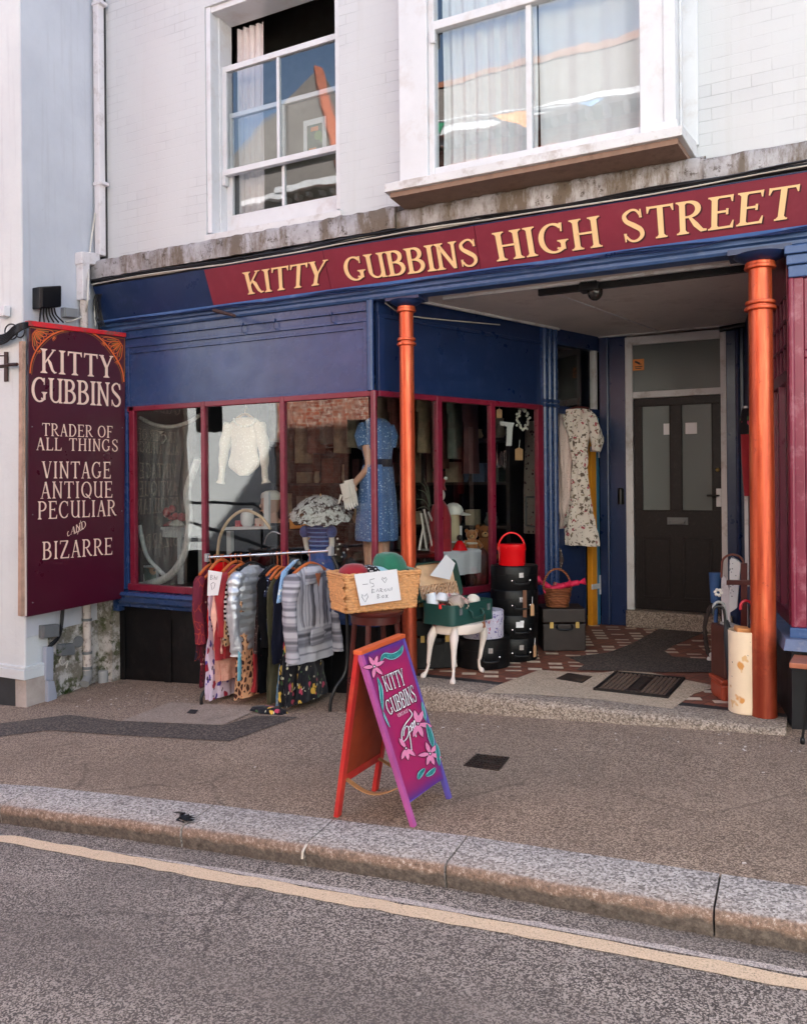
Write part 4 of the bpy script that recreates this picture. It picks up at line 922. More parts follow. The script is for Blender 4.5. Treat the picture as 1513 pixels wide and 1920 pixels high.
b = MB(); b.box((-2.38, Yo - .1, -1.2), (16, Yo - 5, 7.9)); b.build('wall', CREAM, ch)
b = MB(); gable(b, -2.3, 16.2, 7.9, 10.4); b.build('roof', SLATE, ch)
for k in range(6):
    for z in (1.0, 4.2):
        b = MB(); b.box((-1.4 + k * 2.6, Yo - .2, z), (-.4 + k * 2.6, Yo - .08, z + 1.7)); f = b.build('window', VOID, ch)
b = MB(); b.box((-30, Yo + .4, -3), (-13.4, Yo - 5, 6.6)); b.build('low_house', M('dull_render', (120, 110, 104), .8), cat='house', label='low dull rendered house across the street left of the white house')
# ---- sash window
sash = thing('sash_window', 'tall white sash window standing ajar in the white brick wall', 'window', ((sx0 + sx1) / 2, 5.45, sz0))
Ys = 5.5
fx0, fx1 = PY(415, 250, Ys).x, PY(636, 250, Ys).x
b = MB(); b.box((sx0 + .002, Yw + .01, sz0 + .03), (sx0 + .05, Ys + .1, sz1)); b.box((sx0 + .05, Ys - .05, sz0), (fx0 + .03, Ys + .12, sz1)); b.box((sx1 - .05, Yw + .02, sz0 + .03), (sx1 - .003, Ys + .12, sz1)); b.box((sx0 + .05, Yw + .02, sz1 - .05), (sx1 - .05, Ys + .12, sz1 - .002)); b.build('frame', WHITE, sash, bevel=.006)
b = MB(); b.hexa([(sx0 - .0, Yw - .03, sz0 - .06), (sx1 + .02, Yw - .03, sz0 - .06), (sx1 + .02, Ys + .1, sz0 - .05), (sx0, Ys + .1, sz0 - .05)], [(sx0, Yw - .03, sz0 + .005), (sx1 + .02, Yw - .03, sz0 + .005), (sx1 + .02, Ys + .1, sz0 + .04), (sx0, Ys + .1, sz0 + .04)]); b.build('sill', WHITED, sash, bevel=.006)
xa, xb = fx0 + .03, sx1 - .05
def zat(x, y, Y=Ys): return PY(x, y, Y).z
zt, zm, zb_ = zat(420, 128), zat(424, 321), zat(433, 402)
xm = PY(523, 180, Ys).x
b = MB(); b.box((xa, Ys - .02, zt - .05), (xb, Ys + .02, zt)); b.box((xa, Ys - .03, zm - .05), (xb, Ys + .02, zm)); b.box((xa, Ys - .02, zm), (xa + .045, Ys + .02, zt - .05)); b.box((xb - .04, Ys - .02, zm), (xb, Ys + .02, zt - .05)); b.box((xm - .014, Ys - .015, zm), (xm + .014, Ys + .02, zt - .05))
b.box((xa, Ys - .03, zm - .13), (xa + .035, Ys + .02, zm - .05))
us = b.build('upper_sash', WHITE, sash, bevel=.004)
b = MB(); b.box((xa + .045, Ys, zm), (xb - .04, Ys + .003, zt - .05)); b.build('pane', GLASSU, us)
Yi = Ys + .05; zt2 = zat(424, 218, Yi); xm2 = PY(533, 350, Yi).x
b = MB(); b.box((xa, Yi - .02, zt2 - .04), (xb, Yi + .02, zt2)); b.box((xa, Yi - .02, sz0 + .04), (xb, Yi + .02, zb_)); b.box((xa, Yi - .02, zb_), (xa + .06, Yi + .02, zt2 - .04)); b.box((xb - .04, Yi - .02, zb_), (xb, Yi + .02, zt2 - .04)); b.box((xm2 - .014, Yi - .015, zb_), (xm2 + .014, Yi + .02, zt2 - .04))
ls = b.build('lower_sash', WHITE, sash, bevel=.004)
b = MB(); b.box((xa + .06, Yi, zb_), (xb - .04, Yi + .003, zt2 - .04)); b.build('pane', GLASSU, ls)
def curtain(name, mat, x0, x1, y, z0, z1, amp, waves, label, cat='curtain', gather=1, seed=0, n=60):
    b = MB(); rr = random.Random(seed); ph = [rr.uniform(0, 6) for _ in range(3)]
    def f(u, v):
        g = 1 + (gather - 1) * (1 - v); x = x0 + (x1 - x0) * (u * g)
        return (x + .004 * math.sin(v * 9 + ph[0]), y + amp * (math.sin(u * waves * 2 * PI + ph[1]) + .4 * math.sin(u * waves * 4.3 * PI + v * 2 + ph[2])) , z0 + (z1 - z0) * v)
    b.grid(f, n, 14); return b.build(name, mat, cat=cat, label=label, smooth=80, recalc=False)
curtain('curtain', M('white_curtain', (216, 206, 208), .85, .06, 8, .1), fx0 + .06, fx0 + .33, 5.68, sz0 + .06, sz1 - .05, .018, 4, 'pale curtain gathered at the left inside the open sash window')
c = PY(590, 250, Yi + .03); pb = thing('window_poster', 'white card with a green and orange poster leaning in the sash window', 'poster', (c.x, Yi + .035, zm))
w_ = .11
b = MB(); b.box((c.x - w_, Yi + .03, zat(585, 293, Yi)), (c.x + w_, Yi + .036, zat(588, 219, Yi))); b.build('card', PAPER, pb)
b = MB(); b.box((c.x - .07, Yi + .024, zat(588, 281, Yi)), (c.x + .075, Yi + .028, zat(590, 230, Yi))); b.build('print', blotch('poster_print', (44, 86, 74), [((110, 150, 90), 1, .3), ((30, 60, 60), 1.4, .25)], 7), pb)
b = MB(); b.box((c.x - .03, Yi + .02, zat(590, 243, Yi)), (c.x + .04, Yi + .0235, zat(590, 235, Yi))); b.box((c.x - .05, Yi + .02, zat(588, 280, Yi)), (c.x + .02, Yi + .0235, zat(588, 275, Yi))); b.build('title_block', M('poster_orange', (226, 130, 70), .7), pb)
# ---- bay window
bay = thing('bay_window', 'shallow white timber bay window with net curtains above the fascia sign', 'bay window', (-1.65, 5.1, 3.46))
Yb = 5.0; bl_, br_ = -2.56, -.68
b = MB(); b.hexa([(-2.63, Yb - .04, 3.475), (-.64, Yb - .04, 3.475), (-.6, Yw - .001, 3.455), (-2.63, Yw - .001, 3.455)], [(-2.63, Yb - .04, 3.535), (-.64, Yb - .04, 3.535), (-.6, Yw - .001, 3.56), (-2.63, Yw - .001, 3.56)]); b.build('sill', WHITED, bay, bevel=.004)
b = MB(); b.hexa([(-2.6, Yb - .01, 3.44), (-.67, Yb - .01, 3.44), (-.63, Yw - .001, 3.42), (-2.6, Yw - .001, 3.42)], [(-2.6, Yb - .01, 3.474), (-.67, Yb - .01, 3.474), (-.63, Yw - .001, 3.454), (-2.6, Yw - .001, 3.454)]); b.build('soffit', M('peeling_soffit', (140, 112, 98), .8, .2, 6, .3, 20, dirt=(96, 74, 62), da=.6, ds=6), bay)
b = MB(); z0, z1 = 3.536, 5.7
gxl, gxr = PY(812, 200, Yb).x, PY(1199, 200, Yb).x; fl = PY(748, 200, Yb).x
b.box((fl, Yb, z0), (gxl - .045, Yb + .08, z1)); b.box((gxr + .0, Yb, z0 + .05), (br_, Yb + .08, z1)); b.box((br_ - .07, Yb - .012, z0), (br_, Yb, z1)); b.box((gxr + .002, Yb - .02, z0), (br_ + .01, Yb + .07, z0 + .05))
b.box((gxl - .045, Yb + .02, z0), (gxl, Yb + .1, z1)); b.box((gxl, Yb + .02, z0), (gxr, Yb + .09, z0 + .065))
b.box((br_ - .02, Yb + .08, z0), (br_, Yw, z1)); b.box((fl, Yb + .08, z0), (fl + .03, Yw, z1)); b.box((br_, Yb + .14, z0), (br_ + .015, Yb + .2, z1)); b.box((br_ - .02, Yw - .03, z0), (br_ + .09, Yw, z1))
b.box((fl, Yb, z1), (br_, Yw, z1 + .1))
b.build('frame', WHITE, bay, bevel=.006)
b = MB(); zr = PY(800, 50, Yb).z; xmb = PY(989, 200, Yb).x
b.box((gxl - .01, Yb + .01, zr - .03), (gxr, Yb + .07, zr + .03)); b.box((xmb - .02, Yb + .03, z0 + .065), (xmb + .018, Yb + .07, zr - .03)); b.box((gxl - .02, Yb + .0, zr - .12), (gxl + .015, Yb + .03, zr - .03))
b.build('glazing_bar', WHITE, bay, bevel=.004)
for a, c_, u0, u1 in ((gxl, xmb - .02, z0 + .065, zr - .03), (xmb + .018, gxr, z0 + .065, zr - .03), (gxl, gxr, zr + .03, z1)):
    b = MB(); b.box((a, Yb + .05, u0), (c_, Yb + .053, u1)); b.build('pane', GLASSU, bay)
curtain('net_curtain', NETU, gxl + .01, xmb + .02, Yb + .16, z0 + .07, z1, .014, 7, 'pleated net curtain behind the left pane of the bay window', seed=2, n=110)
curtain('net_curtain', NETU, xmb + .03, gxr + .02, Yb + .17, z0 + .07, z1, .010, 3, 'smooth net curtain behind the right pane of the bay window', seed=3, n=80)

bt = thing('bunting', 'string of coloured bunting across the street reflected in the bay window', 'bunting', (-2, -3.2, 7)); 
def opp2(x, y, Yo_=-3.2): p = PY(x, y, 5.05); k = (2 * 5.05 - Yo_) / 5.05; return Vector((p.x * k, Yo_, EYE + (p.z - EYE) * k))
b = MB(); b.tube([opp2(800, 232), opp2(960, 208), opp2(1110, 190), opp2(1260, 160)], .02, 5); b.build('string', WHITE, bt)
for pts, c_ in (([(918, 216), (990, 204), (985, 238)], (236, 160, 70)), ([(1068, 194), (1142, 184), (1110, 200)], (120, 170, 220)), ([(815, 228), (835, 225), (824, 252)], (60, 150, 110))):
    b = MB(); b.prism([opp2(*p) for p in pts], (0, -.02, 0)); b.build('flag', M('bunting_cloth', c_, .8), bt)

rl_ = thing('dark_railing', 'added dark block and handrail across the street reflected in the shop window', 'railing', (-10.5, -2.9, -.8))
b = MB(); b.box((-13.2, -2.6, -1.6), (-8.2, -2.9, -.02)); b.build('added_dark_block', VOID, rl_)  # block added to darken the lower part of the window reflection
b = MB(); b.tube([(-12.6, -2.75, 1.05), (-10.2, -2.75, 1.0)], .035, 6); b.tube([(-12.6, -2.75, .75), (-9.8, -2.75, .1)], .035, 6); b.tube([(-10.2, -2.75, 1.0), (-10.0, -2.75, .9), (-10.0, -2.75, 0)], .03, 6); b.build('handrail', BLACK, rl_)
# ================================================================ SIGN BOARD ON THE SIDE WALL
S0, S1 = Vector((-5.61, 4.40)), Vector((-5.445, 5.255))
sdv = (S1 - S0).normalized(); snv = Vector((sdv.y, -sdv.x, 0))
def SB(x, y, off=0):
    p = PV(x, y, S0, S1); return p + snv * off
def draw(b, pts, wpx, fn, lift=0, close=False):
    """painted line: pixel polyline laid on a known board"""
    if close: pts = list(pts) + [pts[0]]
    for k, q in enumerate(RIB(pts, wpx)): b.add([fn(x, y, lift + (k % 4) * .0001) for x, y in q], [tuple(range(len(q)))])
def shape(b, pts, fn, lift=0): b.add([fn(x, y, lift) for x, y in pts], [tuple(range(len(pts)))])
sg = thing('trader_sign', 'tall dark maroon board lettered KITTY GUBBINS TRADER OF ALL THINGS on the side wall', 'shop sign', SB(52, 1150))
c = [SB(51, 1157), SB(233, 1121), SB(236, 630), SB(55, 612)]
b = MB(); b.hexa([p - snv * .03 for p in c], c); b.build('board', BOARDRED, sg, bevel=.002)
b = MB(); k = SB(53, 610); e = SB(236, 631); b.hexa([k - snv * .05 + Vector((0, 0, -.01)), e - snv * .05 + Vector((0, 0, -.01)), e + snv * .012 + Vector((0, 0, -.005)), k + snv * .012 + Vector((0, 0, -.005))],
      [k - snv * .05 + Vector((0, 0, .04)), e - snv * .05 + Vector((0, 0, .03)), e + snv * .012 + Vector((0, 0, .03)), k + snv * .012 + Vector((0, 0, .04))])
b.build('top_rail', M('chipped_red_paint', (204, 30, 40), .45, .1, 6, .1, dirt=(70, 80, 70), da=.8, ds=9), sg, bevel=.003)
b = MB(); p0, p1 = SB(49, 640) - sdv.to_3d() * .012, SB(47, 1155) - sdv.to_3d() * .012
b.bar(p1 - snv * .03, p0 - snv * .03, .03, .05, up=snv); b.build('side_batten', M('bare_batten', (176, 142, 122), .7, .2, 12, .2, dirt=(90, 60, 50), da=.6), sg)
orn, orn2 = MB(), MB()
draw(orn2, [(57, 640), (57, 614), (120, 622)], 1.3, SB, .0008); draw(orn2, [(189, 630), (234, 635), (234, 706)], 1.3, SB, .0008)
aL = crom([(57, 700), (60, 678), (70, 655), (88, 635), (106, 624), (124, 619), (145, 618)], 6); draw(orn, aL, 2.6, SB, .0008); draw(orn2, [(x + 3, y + 3) for x, y in aL], .9, SB, .001)
aR = crom([(145, 618), (168, 622), (188, 634), (206, 654), (222, 678), (230, 696), (233, 716)], 6); draw(orn, aR, 2.6, SB, .0008); draw(orn2, [(x - 3, y + 3) for x, y in aR], .9, SB, .001)
for cx, cy_, angs, ln in ((61, 618, (8, 24, 42, 60, 80), 36), (231, 640, (188, 166, 146, 126, 104), 34)):
    for a_ in angs:
        ca, sa = math.cos(math.radians(a_)), math.sin(math.radians(a_))
        L_ = ln * (1.1 if a_ in (8, 80, 188, 104) else .8)
        pet = [(cx + ca * L_ * t - sa * w_, cy_ + sa * L_ * t + ca * w_) for t, w_ in ((.2, 1.2), (.45, 3), (.75, 4.2), (.95, 2.6), (1.03, 0), (.95, -2.6), (.75, -4.2), (.45, -3), (.2, -1.2))]
        draw(orn, pet, 1.3, SB, .0012, True); draw(orn2, [(cx + ca * L_ * t, cy_ + sa * L_ * t) for t in (.35, .8)], 2.4, SB, .0009)
for cx, cy_, a0 in ((99, 632, 40), (72, 656, 60), (197, 642, 130), (222, 676, 110)):
    for k in range(4):
        a_ = math.radians(a0 - 40 + k * 26); draw(orn, [(cx + 2 * math.cos(a_), cy_ + 2 * math.sin(a_)), (cx + 8 * math.cos(a_), cy_ + 8 * math.sin(a_))], [1.6, .6], SB, .0012)
orn.build('corner_ornament', M('orange_line', (214, 98, 40), .5), sg, recalc=False); orn2.build('ornament_shading', M('ochre_line', (150, 92, 36), .5), sg, recalc=False)
for t, q in (('KITTY', [(77, 699), (213, 709), (213, 668), (77, 653)]), ('GUBBINS', [(59.5, 753), (228, 763), (228, 719), (59.5, 706)]), ('TRADER OF', [(79.5, 817), (211.5, 821), (211.5, 799), (79.5, 793)]),
             ('ALL THINGS', [(68.5, 844), (222, 846.5), (222, 824), (68.5, 820)]), ('VINTAGE', [(79.5, 897), (208.5, 897), (208.5, 866), (79.5, 865)]), ('ANTIQUE', [(76.5, 935), (211.5, 933), (211.5, 902.5), (76.5, 903)]),
             ('PECULIAR', [(71, 974), (218.5, 967), (218.5, 937), (71, 940)]), ('BIZARRE', [(79.5, 1050), (211.5, 1039.5), (211.5, 1008), (79.5, 1016)])):
    b = MB(); f = quadfn(*[SB(x, y) for x, y in q], snv)
    word(b, t, f, GL if t in ('KITTY', 'GUBBINS') else GT, .04 if t == 'GUBBINS' else .1, .3 if t == 'TRADER OF' else .45, lift=.0012); b.build('lettering', LETTER, sg, recalc=False)
b = MB(); f = quadfn(*[SB(x, y) for x, y in [(132, 1003), (163, 988), (161, 975), (134, 989)]], snv); word(b, 'AND', f, GT, .02, lift=.0012)
draw(b, crom([(131, 1003), (128, 1005), (127, 1000), (129, 996)], 5), 1.1, SB, .0014); draw(b, [(139, 1001), (158, 991)], .9, SB, .0014); draw(b, [(152, 976), (146, 1002)], .9, SB, .0014); b.build('lettering', LETTER, sg, recalc=False)
b = MB()
for x, y in ((61, 800), (230, 802), (62, 965), (229, 958), (62, 1130)): b.ball(SB(x, y), .006, 8, 5)
b.build('screw', GREYD, sg)
# ================================================================ A-BOARD
aBL, aBR, HX = PG(777, 1552), PG(848, 1495), -1.845
aTL, aTR = PX(676, 1228, HX), PX(759, 1195, HX); aTR.z = aTL.z
an = (aBR - aBL).cross(aTL - aBL).normalized(); an = an if an.x > 0 else -an
def AB(x, y, off=0): return PP(x, y, aBL + an * off, an)
ab = thing('a_board', 'open magenta pavement a-board lettered KITTY GUBBINS with pink flowers and a red rear leaf', 'sandwich board', (HX, 3.55, gz(HX, 3.5)))
def leaf(TL, TR, BL, BR, n, t, sw=.045):
    f = MB(); w_ = (TR - TL).normalized()
    for a, e, s_ in ((BL, TL, 1), (BR, TR, -1)):
        f.hexa([a, a + w_ * s_ * sw, a + w_ * s_ * sw - n * t, a - n * t], [e, e + w_ * s_ * sw, e + w_ * s_ * sw - n * t, e - n * t])
    f2 = MB(); k = .0
    return f
t = .024
gm = NT('magenta_panel'); sx = gm.n('SeparateXYZ'); gm.l(gm.coord(kind='Generated'), sx.inputs[0])
ey = gm.math('MINIMUM', sx.outputs[1], gm.math('SUBTRACT', 1, sx.outputs[1])); ez = gm.math('MINIMUM', sx.outputs[2], gm.math('SUBTRACT', 1, sx.outputs[2]))
ee = gm.math('ADD', gm.math('MINIMUM', ey, gm.math('MULTIPLY', ez, 1.8)), gm.math('MULTIPLY', gm.noise(9), .06))
gm.color(gm.ramp(ee, [(.05, lin((84, 44, 128))), (.15, lin((142, 34, 100))), (.3, lin((166, 32, 92)))])); gm.set(Roughness=.4); gm.bump(gm.noise(30), .1, .005)
b = MB(); c = [AB(767, 1503, -.004), AB(833, 1459, -.004), AB(755, 1199, -.004), AB(679, 1230, -.004)]
b.hexa([p - an * .012 for p in c], c); b.build('front_panel', gm.m, ab)
pm = NT('purple_stile'); nz = pm.noise(5, 3, .5, pm.coord((1, 1, .5))); pm.color(pm.ramp(nz, [(.35, lin((96, 66, 152))), (.6, lin((170, 78, 140)))])); pm.set(Roughness=.4)
PURP = M('purple_blue_paint', (98, 84, 168), .42, .12, 6, .06)
PINKP = M('lit_purple_paint', (178, 84, 150), .42, .14, 6, .06)  # purple turned pinker where the left stile catches light
wv = (aTR - aTL).normalized(); sw = .03
for (bt, tp, s_, mt) in ((aBL, aTL, 1, PINKP), (aBR, aTR, -1, PURP)):
    b = MB(); b.hexa([bt, bt + wv * s_ * sw, bt + wv * s_ * sw - an * t, bt - an * t], [tp, tp + wv * s_ * sw, tp + wv * s_ * sw - an * t, tp - an * t]); b.build('front_stile', mt, ab, bevel=.003)
mid = lambda k: (aTL + (aBL - aTL) * k, aTR + (aBR - aTR) * k)
for k0, k1 in ((0, .05), (.82, .87)):
    (l0, r0), (l1, r1) = mid(k0), mid(k1); e = .002
    b = MB(); q = [l1 + wv * sw - an * e, r1 - wv * sw - an * e, r0 - wv * sw - an * e, l0 + wv * sw - an * e]; b.hexa([p - an * (t - .004) for p in q], q); b.build('front_rail', PURP, ab, bevel=.002)
rBL, rBR = PG(625, 1532), PG(703, 1478); off = Vector((-.035, 0, .004)); rTL, rTR = aTL + off, aTR + off
rn = (rBR - rBL).cross(rTL - rBL).normalized(); rn = rn if rn.x < 0 else -rn
REDP = M('red_orange_paint', (196, 46, 44), .42, .14, 6, .08, dirt=(214, 96, 60), da=.4, ds=7)
for bt, tp, s_ in ((rBL, rTL, 1), (rBR, rTR, -1)):
    b = MB(); b.hexa([bt, bt + wv * s_ * .04, bt + wv * s_ * .04 - rn * t, bt - rn * t], [tp, tp + wv * s_ * .04, tp + wv * s_ * .04 - rn * t, tp - rn * t]); b.build('rear_stile', REDP, ab, bevel=.003)
midr = lambda k: (rTL + (rBL - rTL) * k, rTR + (rBR - rTR) * k)
(l0, r0), (l1, r1) = midr(.01), midr(.76)
b = MB(); q = [l1 + wv * .03, r1 - wv * .03, r0 - wv * .03, l0 + wv * .03]; q = [p - rn * .012 for p in q]; b.hexa([p - rn * .006 for p in q], q); b.build('rear_panel', M('rust_ply', (150, 58, 28), .55, .2, 5, .1, dirt=(96, 30, 18), da=.5), ab)
(l0, r0), (l1, r1) = midr(.74), midr(.79); b = MB(); q = [l1 + wv * .04, r1 - wv * .04, r0 - wv * .04, l0 + wv * .04]; q = [p - rn * .004 for p in q]; b.hexa([p - rn * .016 for p in q], q); b.build('rear_rail', REDP, ab)
b = MB(); b.bar(rTL + Vector((.018, .0, .004)), rTR + Vector((.018, 0, .004)), .045, .02); b.build('hinge_rail', M('orange_top', (214, 96, 50), .45, .15), ab, bevel=.003)
for s_ in (0, 1):
    p0 = (midr(.77)[s_]) - rn * .02 + wv * (.05 if s_ == 0 else -.05); p1 = (mid(.77)[s_]) - an * .024 + wv * (.012 if s_ == 0 else -.04)
    b = MB(); pts = [p0 * (1 - i / 12) + p1 * (i / 12) + Vector((0, 0, -.05 * math.sin(PI * i / 12))) for i in range(13)]
    for p, q in zip(pts, pts[1:]): b.bar(p, q + (q - p) * .03, .028, .004)
    b.build('stretcher_strap', M('tan_strap', (176, 128, 84), .6, .15, 10), ab)
def Z4(x, y): return (600 + x / 4.8, 1180 + y / 4.8)
dk, wt, pk, tl, tw = MB(), MB(), MB(), MB(), MB()
for t_, q in (('KITTY', [(724, 1297), (761, 1284), (753, 1253), (715, 1269)]), ('GUBBINS', [(729, 1342), (782, 1314), (773, 1283), (720, 1315)])):
    f = quadfn(*[AB(x, y) for x, y in q], an); word(wt, t_, f, GT, .06 if t_ == 'KITTY' else .02, lift=.0012)
    for ddx, ddy in ((1.3, .9), (.9, 1.5), (-1.0, -.6)):
        f = quadfn(*[AB(x + ddx, y + ddy) for x, y in q], an); word(dk, t_, f, GT, .06 if t_ == 'KITTY' else .02, lift=.0006)
f = quadfn(*[AB(x, y) for x, y in [(746, 1345.5), (765, 1335), (763.5, 1329), (744.5, 1339)]], an); word(wt, 'VINTAGE', f, GT, .03, lift=.0012)
def zr(b, pts, w_, lf): draw(b, crom([Z4(*p) for p in pts], 5), w_, AB, lf)
for b_, w_, lf in ((dk, 3.4, .0007), (wt, 1.7, .0013)):
    zr(b_, [(800, 720), (828, 770), (770, 850), (738, 920), (738, 990), (760, 1005), (790, 960), (800, 900), (782, 870), (760, 900), (752, 960)], w_, lf)
    zr(b_, [(795, 880), (815, 1000), (825, 1090)], w_, lf); zr(b_, [(795, 890), (815, 868), (826, 900), (806, 930)], w_, lf)
    zr(b_, [(820, 900), (838, 870), (830, 840), (818, 870), (832, 910)], w_, lf); zr(b_, [(836, 850), (846, 900)], w_, lf); zr(b_, [(838, 860), (850, 820), (858, 900), (864, 970)], w_, lf)
def flower(cx, cy_, r, angs):
    cx, cy_ = Z4(cx, cy_); r /= 4.8
    for a_ in angs:
        a_ = math.radians(a_); ca, sa = math.cos(a_), math.sin(a_)
        for b_, g_, lf in ((dk, 1.25, .0009), (pk, 0, .0016)):
            shape(b_, [(cx + ca * (r * u + g_ * (1 if u > .9 else 0)) - sa * (r * .17 * v + g_ * (1 if v > 0 else -1 if v < 0 else 0)), cy_ + sa * (r * u + g_ * (1 if u > .9 else 0)) + ca * (r * .17 * v + g_ * (1 if v > 0 else -1 if v < 0 else 0))) for u, v in ((.12, -.5), (.45, -1), (.75, -.75), (1, 0), (.75, .75), (.45, 1), (.12, .5))], AB, lf + a_ * .00003)
    draw(dk, [(cx + 2.4 * math.cos(k * PI / 5), cy_ + 3 * math.sin(k * PI / 5)) for k in range(10)], 1.4, AB, .0022, True)
    shape(wt, [(cx + 1.4 * math.cos(k * PI / 4), cy_ + 1.8 * math.sin(k * PI / 4)) for k in range(8)], AB, .0024)
flower(490, 335, 105, (-118, -75, -30, 45, 95, 175)); flower(882, 850, 130, (-105, -70, 10, 70, 110)); flower(775, 1070, 112, (-125, 40, 80, 112)); flower(990, 1118, 112, (-110, -50, 20, 70, 105, 170))
def leafs(pts, wmax):
    p = crom([Z4(*q) for q in pts], 6); n = len(p); prof = [max(.05, math.sin(PI * i / (n - 1)) ** .8) for i in range(n)]
    for b_, w_, lf in ((dk, wmax + 3.2, .0007), (tw, wmax + 1.6, .0011), (tl, wmax - .8, .0015)): draw(b_, p, [max(.3, w_ * v) for v in prof], AB, lf)
leafs([(545, 290), (580, 235), (650, 245), (720, 205), (745, 140)], 10); leafs([(515, 430), (545, 520), (556, 620), (568, 740)], 5.5); leafs([(568, 740), (590, 800), (630, 885)], 1.6)
leafs([(915, 650), (935, 740), (955, 830)], 4); leafs([(950, 830), (985, 920), (1005, 1000), (1020, 1060)], 9); leafs([(1045, 1020), (1060, 1120), (1075, 1230)], 7); leafs([(882, 1352), (905, 1300), (945, 1250)], 8); leafs([(950, 1322), (1000, 1290), (1040, 1245)], 8)
dk.build('art_outline', INK if False else M('art_black', (26, 14, 34), .6), ab, recalc=False); tw.build('leaf_edging', M('art_aqua', (150, 206, 214), .6), ab, recalc=False)
tl.build('leaf_painting', M('art_teal', (40, 122, 122), .6, .5, 40), ab, recalc=False); pk.build('flower_painting', M('art_pink', (224, 130, 170), .6, .1, 30), ab, recalc=False); wt.build('lettering', M('art_white', (232, 222, 228), .6), ab, recalc=False)
# ================================================================ CLOTHES RAIL AND CLOTHES
YR = 5.02
r0, r1 = PY(389, 1045, YR), PY(621, 1033, YR)
rail = thing('clothes_rail', 'chrome clothes rail on black legs carrying a row of garments', 'clothes rail', ((r0.x + r1.x) / 2, YR, gz(-3.6, YR)))
b = MB(); b.tube([r0, r1], .0125, 12); b.build('bar', CHROME, rail, smooth=40)
for p in (r0, r1):
    b = MB(); b.box((p.x - .014, YR - .022, p.z - .035), (p.x + .014, YR + .022, p.z + .03)); b.build('end_cap', GREY, rail, bevel=.004)
for p, fx in ((r0, (378, 1322)), (r1, (619, 1335))):
    f = PG(*fx); x = f.x; g = gz(x, YR); m_ = [(p.x, YR + .02, p.z - .03), (p.x + (.1 if p is r1 else -.01), YR + .02, p.z - .3), (x + .06, YR, g + .32), (x + .02, YR - .1, g + .16), (x, f.y + .01, g + .07), (x, f.y, g + .002)]
    b = MB(); b.tube(crom(m_, 5), .013, 8); b.tube(crom([(x + .06, YR, g + .32), (x + .03, YR + .1, g + .14), (x, YR + .22, g + .01)], 5), .013, 8); b.build('leg', BLACK, rail, smooth=40)
def spin(b, i0, px, py, a):
    ca, sa = math.cos(a), math.sin(a)
    for i in range(i0, len(b.v)):
        x, y, z = b.v[i]; x -= px; y -= py; b.v[i] = (px + x * ca - y * sa, py + x * sa + y * ca, z)
GRP = 'garments hanging on the clothes rail'
def crease(b, i0, amp, sc, seed=0., zs=.3):
    for i in range(i0, len(b.v)):
        x, y, z = b.v[i]; d = noise.noise_vector(Vector((x * sc + seed, y * sc - seed, z * sc * zs + seed))); e = noise.noise_vector(Vector((x * sc * 3 + seed, y * sc * 3, z * sc * 1.6 + seed)))
        b.v[i] = (x + (d.x + .3 * e.x) * amp, y + (d.y + .3 * e.y) * amp * .8, z + (d.z * .4 + .2 * e.z) * amp)
